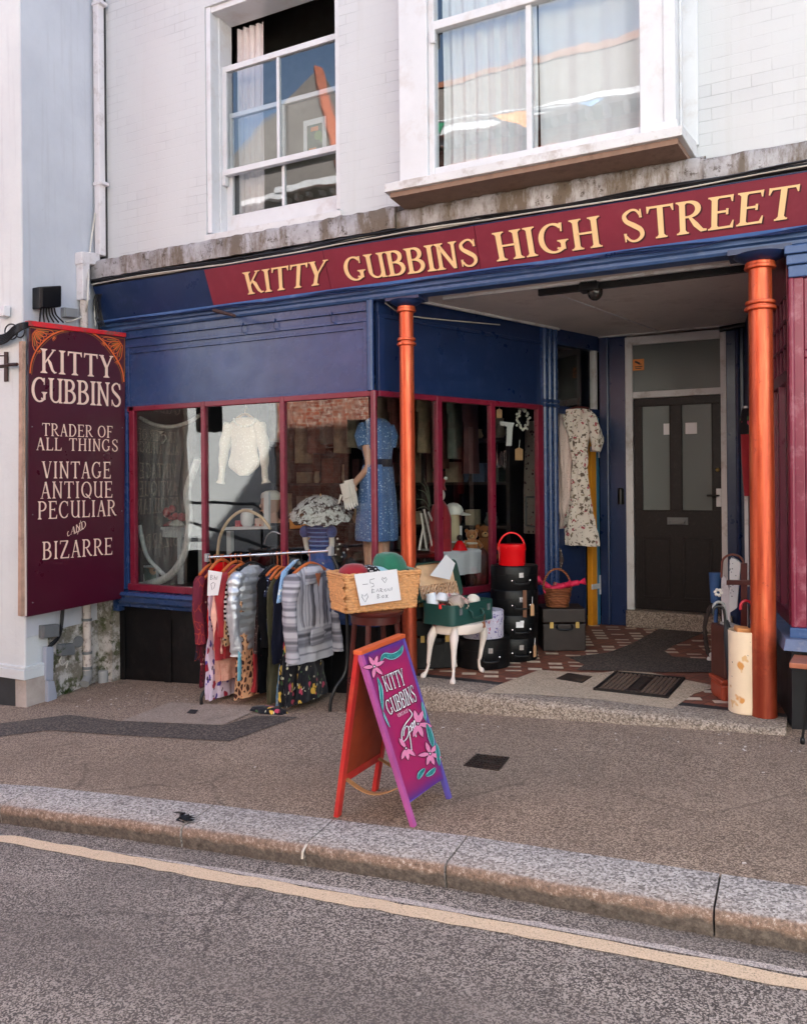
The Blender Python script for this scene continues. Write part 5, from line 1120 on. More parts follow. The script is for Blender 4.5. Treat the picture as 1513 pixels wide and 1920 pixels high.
def garment(name, cat, label, px, ym, ytop, yhem, mat, hw=.2, hh=None, th=.03, sleeve=None, rip=.12, yaw=0, hang=ORANGEWOOD, smat=None, yc=YR, fr=7, quilt=0, cr=.016, sag=0):
    hh = hh or hw; x = PY(px, ym, yc - hw).x; zt, zb = PY(px, ytop, yc - hw * .6).z, PY(px, yhem, yc - hh).z
    zb = max(zb, gz(x, yc) + .03); zr_ = r0.z + (r1.z - r0.z) * (x - r0.x) / (r1.x - r0.x); sd_ = px * .731
    t_ = thing(name, label, cat, (x, yc, zb), GRP); b = MB()
    H = zt - zb; secs = []; n = 46
    for i in range(n + 1):
        v = i / n; z = zb + H * v; qf = 1 + (quilt * abs(math.sin(PI * (z - zb) / .062)) ** .55 if quilt else 0)
        if v > .84: k = (v - .84) / .16; w_ = hw * (1 - .64 * k ** 1.5); q = th * (1 - .45 * k); rp = rip * .2
        else: k = v / .84; w_ = hh + (hw - hh) * k; q = th * (1.3 - .3 * k); rp = rip * (1.3 - .9 * k)
        secs.append((x, yc + sag * (1 - v) + .008 * math.sin(v * 6 + px), z, q * qf, w_ * (1 + (qf - 1) * .25), rp))
    b.loft(secs, 60, ripple=rip, freq=fr, ph=sd_); crease(b, 0, cr, 13, sd_); spin(b, 0, x, yc, yaw); b.build('body', mat, t_, smooth=80)
    if sleeve:
        L, r_ = sleeve
        for s_ in (-1, 1):
            b = MB(); zs_ = zt - H * .1; pts = [(x, yc + s_ * hw * .72, zs_ + .01), (x + .012, yc + s_ * (hw + .0), zs_ - .06), (x + .022, yc + s_ * (hw + .028), zs_ - L * .45), (x + .03, yc + s_ * (hw + .022 + .015 * s_), zs_ - L)]
            pp = crom(pts, 12); m = len(pp); rr = []
            for i in range(m):
                f = i / (m - 1); zz = pp[i][2]; qf = 1 + (quilt * abs(math.sin(PI * (zz - zb) / .062)) ** .55 if quilt else 0)
                rr.append(r_ * (.7 + .35 * min(1, f * 5)) * (1 - .3 * f) * (1.12 if f > .93 and not quilt else 1) * qf)
            b.tube(pp, rr, 22, flat=.62 if not quilt else .85); crease(b, 0, cr * .9, 17, sd_ + s_, .45); spin(b, 0, x, yc, yaw); b.build('sleeve', smat or mat, t_, smooth=80)
    if hang:
        b = MB(); hp = [(x, yc - hw * .8, zt - H * .03 - .02), (x, yc - hw * .35, zt + .005), (x, yc, zt + .022), (x, yc + hw * .35, zt + .005), (x, yc + hw * .8, zt - H * .03 - .02)]
        b.tube(crom(hp, 4), .012, 8); hk = [(x, yc, zt + .02), (x, yc, zr_ - .03), (x, yc - .012, zr_ + .008), (x, YR, zr_ + .018), (x, YR + .016, zr_ + .002)]; b.tube(crom(hk, 5), .0028, 6); spin(b, 0, x, yc, yaw); b.build('hanger', hang, t_, smooth=50)
    return t_, x, zt, zb
emb = NT('embroidered_burgundy'); k = emb.vor(26, vec=emb.coord((1, 1, .5))); k2 = emb.ramp(emb.vor(26, 'DISTANCE_TO_EDGE', emb.coord((1, 1, .5))), [(.02, 1.), (.06, 0.)])
zz = emb.n('SeparateXYZ'); emb.l(emb.coord(), zz.inputs[0]); lo = emb.ramp(zz.outputs[2], [(.06, lin((36, 22, 44))), (.14, lin((112, 16, 42))), (.4, lin((96, 14, 40)))])
emb.color(emb.mix(emb.math('MULTIPLY', k2, emb.ramp(emb.noise(5), [(.45, 0.), (.55, .7)])), lo, lin((176, 66, 40)))); emb.set(Roughness=.85)
LEOP = NT('leopard_print'); v = LEOP.vor(26, 'DISTANCE_TO_EDGE', LEOP.coord((1, 1, .75))); LEOP.color(LEOP.ramp(v, [(.1, lin((222, 168, 128))), (.14, lin((214, 156, 116))), (.19, lin((52, 22, 18))), (.5, lin((96, 44, 30)))])); LEOP.set(Roughness=.8); LEOP.bump(LEOP.noise(60), .2, .004)
LEOPB = NT('dark_leopard_ruffle'); v = LEOPB.vor(30, 'F1', LEOPB.coord((1, 1, .8))); LEOPB.color(LEOPB.ramp(v, [(.25, lin((22, 16, 16))), (.4, lin((30, 20, 18))), (.46, lin((196, 150, 112)))])); LEOPB.set(Roughness=.8)
LILAC = blotch('lilac_floral', (216, 198, 218), [((160, 30, 60), 1, .27), ((84, 66, 150), 1.2, .25), ((50, 36, 66), 1.7, .2)], 13, squash=(1, 1, .7), warp=.05)
PEACHC = M('peach_voile', (232, 178, 160), .8, .1, 20, .3, 40, dirt=(196, 110, 100), da=.5, ds=14)
BLKFL = blotch('black_floral', (18, 16, 24), [((224, 178, 74), 1, .24), ((190, 70, 96), 1.15, .24), ((206, 198, 170), 1.8, .18), ((70, 96, 60), 1.4, .2)], 12, squash=(1, 1, .7), warp=.06)
BLUEPR = blotch('pale_blue_print', (150, 186, 224), [((220, 228, 236), 1, .3), ((80, 110, 160), 1.5, .2)], 26)
SILVER = NT('silver_puffer')
SILVER.color(lin((198, 200, 205))); SILVER.set(Metallic=.55, Roughness=.38); SILVER.bump(SILVER.noise(24, 3, .5), .35, .03)
STRIPE = NT('grey_woven_stripe'); zz = STRIPE.n('SeparateXYZ'); STRIPE.l(STRIPE.coord(), zz.inputs[0])
sA = STRIPE.n('TexNoise', noise_dimensions='1D', i_Scale=20, i_Detail=1.); STRIPE.l(zz.outputs[2], sA.inputs['W'])
STRIPE.color(STRIPE.mix(STRIPE.math('MULTIPLY', STRIPE.noise(120), .4), STRIPE.ramp(sA.outputs['Fac'], [(.36, lin((86, 84, 92))), (.46, lin((128, 126, 136))), (.56, lin((188, 186, 194)))]), lin((150, 148, 158)))); STRIPE.set(Roughness=.9); STRIPE.bump(STRIPE.noise(160), .3, .004)
STRIPV = NT('grey_vertical_stripe'); zz = STRIPV.n('SeparateXYZ'); STRIPV.l(STRIPV.coord(), zz.inputs[0])
sA = STRIPV.n('TexNoise', noise_dimensions='1D', i_Scale=24, i_Detail=1.); STRIPV.l(zz.outputs[1], sA.inputs['W'])
sB = STRIPV.n('TexNoise', noise_dimensions='1D', i_Scale=17, i_Detail=1.); STRIPV.l(zz.outputs[2], sB.inputs['W'])
low = STRIPV.ramp(zz.outputs[2], [(.24, 1.), (.27, 0.)])
STRIPV.color(STRIPV.ramp(STRIPV.mix(low, sA.outputs['Fac'], sB.outputs['Fac']), [(.36, lin((84, 82, 90))), (.46, lin((126, 124, 134))), (.56, lin((186, 184, 192)))])); STRIPV.set(Roughness=.9); STRIPV.bump(STRIPV.noise(160), .3, .004)
OLIVE = M('olive_cloth', (84, 78, 56), .85, .12, 9, .2); YELLOWC = M('mustard_cloth', (218, 160, 48), .8, .1, 9, .2); TEALR = M('sky_blue_ribbon', (116, 176, 190), .7, .1); REDCOAT = M('red_coat_cloth', (152, 16, 28), .7, .14, 9, .15, sheen=.3)
garment('jacket', 'jacket', 'burgundy jacket with orange embroidery, first at the left end of the clothes rail', 364, 1150, 1066, 1238, emb.m, .2, .2, .04, (.5, .05), yaw=.15)
garment('red_shirt', 'shirt', 'bright scarlet shirt with a pink shoulder showing behind the burgundy jacket', 389, 1100, 1056, 1256, SCARLET, .17, .17, .02, None)
garment('dress', 'dress', 'long lilac dress with purple and red flowers on the clothes rail', 392, 1200, 1085, 1317, LILAC, .18, .19, .035, None, rip=.16)
garment('blouse', 'blouse', 'sheer peach blouse hanging beside the lilac flowered dress', 405, 1180, 1080, 1278, PEACHC, .19, .17, .03, (.5, .035), rip=.2)
garment('coat', 'coat', 'plain red coat hanging between the peach blouse and leopard ruffles', 412, 1150, 1060, 1238, REDCOAT, .2, .23, .035, (.46, .045))
garment('dress', 'dress', 'black dress edged with small leopard print ruffles beside the red coat', 424, 1150, 1066, 1210, LEOPB.m, .19, .2, .03, None, rip=.25)
garment('dress', 'dress', 'leopard print dress with long spotted skirt below the silver jacket', 446, 1260, 1100, 1313, LEOP.m, .17, .2, .035, None, rip=.16)
b = MB(); p = PY(452, 1250, 4.82); b.loft([(p.x, 4.80, p.z - .1, .006, .02), (p.x, 4.805, p.z, .008, .024), (p.x - .01, 4.82, p.z + .12, .006, .016)], 12); b.build('ribbon', TEALR, cat='ribbon', label='pale blue ribbon dangling in front of the leopard print skirt', smooth=60, group=GRP)
garment('puffer_jacket', 'jacket', 'shiny silver quilted puffer jacket with hanging sleeves on the clothes rail', 443, 1150, 1062, 1224, SILVER.m, .19, .18, .03, (.6, .042), rip=.07, yaw=-.12, hang=BLACK, quilt=.45, cr=.02)
garment('cardigan', 'cardigan', 'black knitted cardigan hanging right of the silver puffer jacket', 486, 1150, 1068, 1236, BLACKC, .19, .19, .025, (.5, .036), yaw=.1, hang=BLACK)
garment('top', 'top', 'brown sequinned top half hidden behind the silver puffer jacket', 482, 1150, 1070, 1226, blotch('sequin_brown', (54, 34, 34), [((120, 100, 96), 1, .25), ((24, 16, 18), 1.5, .3)], 40, .4), .18, .19, .03, None, hang=BLACK)
SSH = NT('monochrome_check'); w1 = SSH.n('TexWave', bands_direction='Z', i_Scale=9, i_Distortion=1.5); SSH.l(SSH.coord(), w1.inputs['Vector']); SSH.color(SSH.ramp(w1.outputs['Fac'], [(.45, lin((16, 16, 20))), (.55, lin((200, 196, 194)))])); SSH.set(Roughness=.85)
garment('shirt', 'shirt', 'black and white banded shirt between the red coat and leopard ruffles', 419, 1150, 1068, 1200, SSH.m, .18, .19, .02, (.45, .032), yaw=.08, hang=BLACK)
garment('dress', 'dress', 'plain black dress with a long hem beside the leopard print skirt', 487, 1250, 1080, 1300, BLACKC, .19, .2, .022, None, hang=BLACK)
garment('skirt', 'skirt', 'dark red skirt hanging low behind the silver puffer jacket', 478, 1260, 1190, 1300, REDCOAT, .15, .19, .022, None, hang=None)
garment('dress', 'dress', 'wine coloured flecked dress close to the burgundy jacket', 376, 1180, 1075, 1290, blotch('wine_fleck', (92, 14, 34), [((200, 150, 140), 1, .2), ((40, 8, 20), 1.5, .25)], 24), .18, .19, .022, None)
garment('blouse', 'blouse', 'navy blouse with white flecks between the jumper and olive coat', 496, 1150, 1070, 1200, blotch('navy_fleck', (22, 28, 52), [((170, 180, 200), 1, .2)], 40), .17, .18, .02, (.4, .03), yaw=-.06)
t_, x_, zt_, zb_2 = garment('jumper', 'jumper', 'colour block jumper with mustard shoulders and a red body', 489, 1180, 1090, 1230, REDC, .17, .17, .022, None, hang=None)
b = MB(); b.loft([(x_, YR, zt_ - .12, .026, .174), (x_, YR, zt_ - .02, .026, .17), (x_, YR, zt_ + .03, .015, .1)], 24); b.build('yoke', YELLOWC, t_, smooth=60)
garment('coat', 'coat', 'long olive coat hanging almost to the ground mid rail', 503, 1200, 1072, 1330, OLIVE, .18, .18, .022, None)
garment('dress', 'dress', 'plain navy black dress hanging right of the olive coat', 512, 1160, 1072, 1246, NAVYC, .2, .2, .03, None)
b = MB(); p0, p1 = PY(553, 1050, 4.95), PY(524, 1130, 4.80)
b.loft([(p1.x, 4.80, p1.z - .0, .008, .03), (p1.x + .01, 4.82, p1.z + .1, .012, .035), (p0.x - .04, 4.88, p0.z - .08, .014, .04), (p0.x, 4.97, p0.z, .012, .03)], 14, ripple=.2); b.build('scarf', BLUEPR, cat='scarf', label='pale blue patterned scarf draped over the top of the hanging clothes', smooth=70, group=GRP)
garment('skirt', 'skirt', 'pale blue printed skirt showing under the black clothes at the right', 524, 1280, 1230, 1330, BLUEPR, .16, .2, .02, None, hang=None)
garment('dress', 'dress', 'long black dress printed with yellow and pink flowers near the right end', 538, 1220, 1072, 1326, BLKFL, .2, .24, .045, None, rip=.2, hang=BLACK, cr=.024)
garment('trousers', 'trousers', 'black flowered wide trousers hanging behind the striped hoodie', 560, 1290, 1240, 1322, BLKFL, .17, .2, .025, None, rip=.1, hang=None)
t_, x_, zt_, zb_2 = garment('hoodie', 'hoodie', 'grey striped woven hoodie facing out at the right end of the clothes rail', 552, 1160, 1064, 1250, STRIPV.m, .21, .235, .035, (.6, .07), rip=.1, yaw=-.2, smat=STRIPE.m, cr=.024)
b = MB(); b.loft(crom([(x_ + .01, YR + .02, zt_ - .13, .035, .12), (x_ + .022, YR + .02, zt_ - .06, .045, .11), (x_ + .02, YR + .02, zt_ - .01, .035, .085), (x_ + .0, YR + .02, zt_ + .015, .015, .05)], 4), 30, ripple=.12); crease(b, 0, .02, 16, 3); b.build('hood', STRIPE.m, t_, smooth=70)
b = MB(); b.loft([(x_ + .055, YR + .02, zb_2 + .12, .012, .1), (x_ + .058, YR + .02, zb_2 + .2, .014, .11), (x_ + .055, YR + .02, zb_2 + .24, .01, .09)], 18); b.build('pouch_pocket', STRIPE.m, t_, smooth=70)
b = MB(); b.prism([(x_ + .06, YR - .02, zt_ - .05), (x_ + .06, YR + .05, zt_ - .05), (x_ + .064, YR + .015, zt_ - .15)], (.004, 0, 0)); b.build('neck_lining', M('ginger_lining', (176, 104, 70), .8), t_)
b = MB(); c = PG(505, 1336); b.loft([(c.x, c.y, c.z + .002, .16, .05), (c.x, c.y, c.z + .03, .14, .045), (c.x + .02, c.y, c.z + .045, .07, .02)], 24, ripple=.2); b.build('hem_train', BLKFL, cat='cloth', label='crumpled black flowered hem trailing on the pavement under the rail', smooth=70)
b = MB(); q = [PY(x, y, 4.76) for x, y in [(389, 1117), (409, 1116), (417, 1073), (391, 1069)]]; b.hexa(q, [p + Vector((0, .002, 0)) for p in q]); pn = b.build('paper_notice', PAPER, cat='notice', label='handwritten paper notice pinned on the left end of the clothes rail')
b = MB()
def PN(x, y, off=0): return PY(x, y, 4.759 - off)
for pts in ([(396, 1078), (395, 1087)], [(396, 1078), (400, 1080), (396, 1082), (400, 1085), (395, 1087)], [(403, 1079), (402, 1087)], [(402, 1083), (405, 1083), (405, 1087)], [(408, 1080), (407, 1087)], [(396, 1095), (400, 1092), (404, 1094), (402, 1102), (398, 1106), (396, 1095)]): draw(b, pts, .8, PN, .0003)
b.build('handwriting', INK, pn, recalc=False)
# ================================================================ BASKET ON THE STOOL
ZS = .55
pL, pR = PZ(650, 1151, ZS), PZ(779, 1139, ZS); ex = (pR - pL).normalized(); ey = Vector((-ex.y, ex.x, 0)); BW = (pR - pL).length; BD, BH = .24, .25
def bk(u, v, z): return pL + ex * u + ey * v + Vector((0, 0, z))
st = thing('bar_stool', 'tall dark red wooden stool under the wicker basket', 'stool', bk(BW / 2, BD / 2, gz(-2.9, 5.2) - ZS))
cs = bk(BW / 2, BD / 2 - .02, 0)
b = MB(); b.lathe([(.19, -.035), (.2, -.02), (.2, -.008), (.185, -.001)], cs, 28); b.lathe([(.175, -.09), (.175, -.035)], cs, 28); b.build('seat', DARKWOOD, st, smooth=40)
for k in range(4):
    a = math.radians(10 + 90 * k); ca, sa = math.cos(a), math.sin(a); f = Vector((cs.x + .22 * ca, cs.y + .22 * sa, 0)); f.z = gz(f.x, f.y) if f.y < 5.07 or f.x < -2.62 else .003
    b = MB(); b.tube([Vector((cs.x + .15 * ca, cs.y + .15 * sa, ZS - .04)), f], [.02, .016], 8); b.build('leg', DARKWOOD, st, smooth=40)
b = MB(); ring = [Vector((cs.x + .195 * math.cos(PI * k / 12), cs.y + .195 * math.sin(PI * k / 12), ZS - .5)) for k in range(25)]; b.tube(ring, .01, 8); b.build('foot_ring', DARKWOOD, st, smooth=40)
kt = thing('wicker_basket', 'pale rectangular wicker basket of hats with a handwritten bargain box sign', 'basket', bk(BW / 2, BD / 2, 0))
def wall(b, u0, v0, u1, v1, tu0, tv0, tu1, tv1):
    """woven side: horizontal wavy canes round upright stakes"""
    rows, n = 13, 32
    for r in range(rows):
        z = .012 + (BH - .03) * r / (rows - 1); k = z / BH; pts = []
        o = Vector((0, 0, 0)); p0 = bk(u0 + (tu0 - u0) * k, v0 + (tv0 - v0) * k, z); p1 = bk(u1 + (tu1 - u1) * k, v1 + (tv1 - v1) * k, z); d = (p1 - p0).normalized(); nn = Vector((d.y, -d.x, 0))
        for i in range(n + 1): pts.append(p0 + (p1 - p0) * (i / n) + nn * (.007 * math.sin(PI * (i + r) * .5)))
        b.tube(pts, .0105, 6, cap=False)
e_ = .025
CN = [(0, 0, -e_, -e_), (BW, 0, BW + e_, -e_), (BW, BD, BW + e_, BD + e_), (0, BD, -e_, BD + e_)]
CANE = M('golden_cane', (216, 158, 104), .5, .22, 40, .1, 80)
b = MB()
for (a, c) in zip(CN, CN[1:] + CN[:1]): wall(b, a[0], a[1], c[0], c[1], a[2], a[3], c[2], c[3])
b.build('woven_side', CANE, kt, smooth=60)
b = MB(); q = [bk(u, v, .004) for u, v in ((.005, .005), (BW - .005, .005), (BW - .005, BD - .005), (.005, BD - .005))]; b.hexa(q, [p + Vector((0, 0, .01)) for p in q])
q2 = [bk(c[2] * .9 + .004, c[3] * .9 + .004, BH * .9) for c in CN]; ins = .012
b.build('base', WICKER, kt)
b = MB()
for a, c in zip(CN, CN[1:] + CN[:1]):
    for z, r_ in ((.012, .013), (BH - .005, .014), (BH + .012, .012)):
        k = z / BH; p0, p1 = bk(a[0] + (a[2] - a[0]) * k, a[1] + (a[3] - a[1]) * k, z), bk(c[0] + (c[2] - c[0]) * k, c[1] + (c[3] - c[1]) * k, z)
        pts = [p0 + (p1 - p0) * (i / 30) + Vector((0, 0, .003 * math.sin(i * PI * .7))) for i in range(31)]; b.tube(pts, r_, 6)
b.build('rim', CANE, kt, smooth=60)
b = MB(); q = [bk(u, v, z) for u, v, z in ((.004, .012, .02), (BW - .004, .012, .02), (BW - .004, BD - .012, .02), (.004, BD - .012, .02))]; qq = [bk(.004, .004, BH - .02), bk(BW - .004, .004, BH - .02), bk(BW - .004, BD - .004, BH - .02), bk(.004, BD - .004, BH - .02)]
b.add(q + qq, [(0, 1, 5, 4), (1, 2, 6, 5), (2, 3, 7, 6), (3, 0, 4, 7)]); b.build('lining', M('cane_shadow_side', (150, 104, 66), .8), kt, recalc=False)  # inner sheet, cane colour darkened to stand for shade inside
FNb = (-ey)
def BKF(x, y, off=0): return PP(x, y, pL + FNb * (.046 + off), FNb)
b = MB(); q = [BKF(x, y) for x, y in [(676, 1136), (752, 1125), (744, 1067), (664, 1077)]]; b.hexa([p - FNb * .002 for p in q], q); b.build('paper_sign', PAPER, kt)
b = MB()
for pts in ([(680, 1096), (690, 1095)], [(702, 1085), (694, 1087), (694, 1093), (700, 1094), (701, 1099), (696, 1101)], [(720, 1086), (717, 1082), (716, 1086), (722, 1093), (725, 1086), (723, 1082), (720, 1086)],
            [(682, 1118), (679, 1114), (679, 1120), (685, 1129), (690, 1119), (688, 1113), (684, 1118)],
            [(698, 1104), (697, 1112)], [(697, 1104), (702, 1106), (698, 1108), (703, 1110), (697, 1112)], [(706, 1110), (708, 1104), (711, 1110)], [(713, 1103), (714, 1110)], [(713, 1103), (717, 1105), (714, 1107), (718, 1110)], [(724, 1104), (720, 1106), (723, 1109), (724, 1107)], [(726, 1108), (728, 1103), (730, 1108)], [(732, 1108), (732, 1102), (735, 1107), (735, 1101)],
            [(708, 1114), (708, 1122)], [(708, 1114), (712, 1116), (708, 1118), (713, 1120), (708, 1122)], [(716, 1118), (719, 1116), (720, 1120), (717, 1121), (716, 1118)], [(723, 1115), (727, 1121)], [(727, 1115), (723, 1121)]): draw(b, pts, .95, BKF, .0005)
b.build('handwriting', INK, kt, recalc=False)
ANG = math.atan2(ex.y, ex.x)
def rest(u, v, z): return bk(u, v, z)
p = rest(.11, .12, BH - .02); hat = thing('cap', 'dark red felt cap at the left of the wicker basket', 'cap', p)
b = MB(); b.lathe([(.1, 0), (.105, .03), (.096, .06), (.06, .088), (.02, .095), (0, .096)], p, 22, 1.05, .95); b.build('crown', REDC, hat, smooth=60)
b = MB(); b.lathe([(.1, .004), (.165, -.008), (.168, .0), (.1, .018)], p, 20, 1, .75, ANG, -.75, .75); b.build('peak', M('burgundy_peak', (84, 16, 26), .7), hat, smooth=60)
b = MB(); p = rest(.19, .09, BH - .0); b.loft([(p.x, p.y, p.z - .04, .1, .04), (p.x, p.y, p.z + .02, .11, .045), (p.x + .02, p.y, p.z + .055, .06, .03), (p.x + .02, p.y, p.z + .066, .01, .01)], 24, ripple=.14, freq=4); b.build('polka_scarf', blotch('polka_dots', (18, 18, 22), [((230, 230, 232), 1, .3)], 62, rnd=.25), cat='scarf', label='black scarf with white polka dots between the caps in the basket', smooth=70)
b = MB(); p = rest(.27, .1, BH - .0); b.loft([(p.x, p.y, p.z - .04, .09, .05), (p.x, p.y, p.z + .02, .1, .055), (p.x, p.y, p.z + .045, .05, .025), (p.x, p.y, p.z + .05, .01, .01)], 26, ripple=.22, freq=5); b.build('folded_cloth', blotch('pale_blue_cloth', (150, 190, 200), [((216, 226, 226), 1, .3)], 20), cat='cloth', label='crumpled pale blue cloth between the dark red and green caps', smooth=70)
p = rest(.4, .12, BH + .02); hat = thing('cap', 'green felt cap piled at the right of the wicker basket', 'cap', p)
b = MB(); b.lathe([(.1, -.04), (.112, 0), (.11, .04), (.094, .085), (.07, .11), (.03, .118), (0, .112)], p, 24, 1.05, .95); 
for i in range(len(b.v)):
    x, y, z = b.v[i]; dz = z - p.z; b.v[i] = (x - dz * .25, y, z + .02 * math.sin(9 * (x - p.x)) * max(0, dz) * 4)
crease(b, 0, .02, 12, 5.)
b.build('crown', GREENF, hat, smooth=70)
b = MB(); b.lathe([(.1, .0), (.19, -.02), (.2, -.012), (.105, .022)], p, 22, 1, .7, ANG - .2, -.8, .8); b.build('peak', GREENF, hat, smooth=60)
# ================================================================ WHITE STOOL WITH THE GREEN SUITCASE
feet = [PZ(x, y, .004) for x, y in [(796, 1270), (849, 1281), (899, 1260), (853, 1251)]]
cw = sum(feet, Vector()) / 4; zs_ = PY(846, 1176, feet[1].y + .02).z
ws = thing('dressing_stool', 'white stool with curved legs and red flowers holding the green suitcase', 'stool', (cw.x, cw.y, 0))
b = MB(); rr = [(f - cw) for f in feet]
ea = (PZ(927.6, 1159, zs_) - PZ(849, 1176, zs_)); eb = (PZ(788.7, 1168, zs_) - PZ(849, 1176, zs_)); sc_ = PZ(849, 1176, zs_)
ctr = sc_ + (ea + eb) / 2
rad = .205
b.lathe([(rad * .93, -.075), (rad * .97, -.07), (rad, -.02), (rad * .97, -.006), (rad * .9, -.002)], (ctr.x, ctr.y, zs_), 30, 1.05, .92, math.atan2(ea.y, ea.x)); b.build('seat', blotch('white_rose_paint', (232, 216, 204), [((176, 44, 48), 1, .17), ((84, 60, 54), 2, .07)], 7, .4, bump=.1, warp=.05), ws, smooth=50)
for f in feet:
    d = (f - Vector((ctr.x, ctr.y, f.z))); d.z = 0; dl = d.normalized(); tpt = Vector((ctr.x, ctr.y, 0)) + dl * (rad * .9)
    prof = [(0, zs_ - .03, .03), (.012, zs_ - .085, .04), (.016, zs_ - .13, .034), (.008, zs_ - .19, .024), (-.004, zs_ - .29, .017), (-.01, .1, .0135), (-.004, .045, .014), (.012, .022, .024), (.014, .012, .027), (.012, .004, .022)]
    k0 = f - tpt; k0.z = 0; pts, rads = [], []
    for o, z, r_ in prof:
        t = 1 - (z / zs_); pts.append(Vector((tpt.x, tpt.y, z)) + k0 * t + dl * o); rads.append(r_ * .82)
    pc = crom([(*p_, r_) for p_, r_ in zip(pts, rads)], 3); b = MB(); b.tube([q[:3] for q in pc], [q[3] for q in pc], 12); b.build('leg', M('white_stool_paint', (230, 216, 206), .42, .05, 8, .04) if f is feet[0] else bpy.data.materials['white_stool_paint'], ws, smooth=50)
case = thing('suitcase', 'open green suitcase with peach lining full of china on the white stool', 'suitcase', ctr)
H = .15; ea_n, eb_n = ea.normalized(), eb.normalized(); LA, LB = ea.length, eb.length
def cp(a, b_, z): return sc_ + ea_n * a + eb_n * b_ + Vector((0, 0, z))
def rrect(a0, b0, a1, b1, r, n=5):
    out = []
    for cx, cy_, s in ((a1 - r, b1 - r, 0), (a0 + r, b1 - r, 90), (a0 + r, b0 + r, 180), (a1 - r, b0 + r, 270)):
        for k in range(n + 1): t = math.radians(s + 90 * k / n); out.append((cx + r * math.cos(t), cy_ + r * math.sin(t)))
    return out
ro, ri = rrect(0, 0, LA, LB, .045), rrect(.008, .008, LA - .008, LB - .008, .04)
def shell(b, base, h, fnc):
    n = len(ro); vs = [fnc(a, c, 0) for a, c in ro] + [fnc(a, c, h) for a, c in ro] + [fnc(a, c, h) for a, c in ri] + [fnc(a, c, .008) for a, c in ri]
    fs = [(i, (i + 1) % n, n + (i + 1) % n, n + i) for i in range(n)] + [(n + i, n + (i + 1) % n, 2 * n + (i + 1) % n, 2 * n + i) for i in range(n)] + [(2 * n + i, 2 * n + (i + 1) % n, 3 * n + (i + 1) % n, 3 * n + i) for i in range(n)]
    fs += [tuple(range(n - 1, -1, -1)), tuple(range(3 * n, 4 * n))]; b.add(vs, fs)
b = MB(); shell(b, 0, H, cp); tray = b.build('tray', GREENC, case, smooth=40)
b = MB(); q = [cp(a, c, .09) for a, c in ri]; b.add(q, [tuple(range(len(q)))]); b.build('lining', PEACH, case, recalc=False)
hinge = cp(0, LB, H); tilt = math.radians(74)
def lp(a, c, z):                                   # lid: c runs up from the hinge, z is its depth towards the viewer
    c2 = c; return hinge + ea_n * a + eb_n * (c2 * math.cos(tilt) * .9 + z * -.0) + Vector((0, 0, c2 * math.sin(tilt))) + (-eb_n * math.sin(tilt) + Vector((0, 0, math.cos(tilt)))) * (z - .06)
b = MB(); shell(b, 0, .07, lp); b.build('lid', GREENC, case, smooth=40)
pl = NT('gathered_satin'); w_ = pl.n('TexWave', bands_direction='X', i_Scale=30, i_Distortion=3); pl.l(pl.coord(), w_.inputs['Vector']); pl.color(pl.mix(w_.outputs['Fac'], lin((214, 158, 118)), lin((240, 200, 162)))); pl.set(Roughness=.5); pl.bump(w_.outputs['Fac'], .8, .02)
b = MB(); q = [lp(a, c, .012) for a, c in ri]; b.hexa(q, [lp(a * .96 + LA * .02, c * .96 + LB * .02, .026) for a, c in ri]); b.build('lid_lining', PEACH, case)
b = MB(); n = 26; q0 = [lp(.01 + (LA - .02) * i / n, .01, .04 + .008 * math.sin(i * 2.3)) for i in range(n + 1)]; q1 = [lp(.01 + (LA - .02) * i / n, LB * .42, .034 + .004 * math.sin(i * 2.3)) for i in range(n + 1)]
b.add(q0 + q1, [(i, i + 1, n + 2 + i, n + 1 + i) for i in range(n)]); b.build('lid_pocket', pl.m, case, smooth=80, recalc=False)
b = MB(); hm = LA * .5; hp = [cp(hm - .065, -.004, .1), cp(hm - .065, -.03, .085), cp(hm - .05, -.035, .05), cp(hm + .05, -.035, .05), cp(hm + .065, -.03, .085), cp(hm + .065, -.004, .1)]; b.tube(crom(hp, 4), .009, 8); b.build('handle', GREENC, case, smooth=50)
for a in (LA * .18, LA * .84):
    b = MB(); q = [cp(a - .014, -.006, .075), cp(a + .014, -.006, .075), cp(a + .014, -.006, .12), cp(a - .014, -.006, .12)]; b.hexa(q, [p - eb_n * .006 * -1 for p in q]); b.build('latch', GREYD, case)
b = MB(); a = hm + .07; b.tube(crom([cp(a, -.03, .1), cp(a + .012, -.03, .04), cp(a + .01, -.025, .0)], 4), .002, 5); q = [cp(a - .02, -.03, -.045), cp(a + .02, -.03, -.045), cp(a + .02, -.028, .0), cp(a - .02, -.028, .0)]; b.hexa(q, [p + eb_n * .003 for p in q]); b.build('tag', M('brown_tag', (150, 96, 70), .8), case)
# card hung on the lid corner
q = [PV(x, y, lp(.0, .02, .1).xy, lp(LA, .02, .1).xy) for x, y in [(806, 1079), (836, 1040), (853, 1056), (843, 1087)]]
b = MB(); nn = (-eb_n) * .002; b.hexa(q, [p + nn for p in q]); b.build('paper_card', PAPER, cat='card', label='blank white card leaning inside the open green suitcase lid', recalc=True)
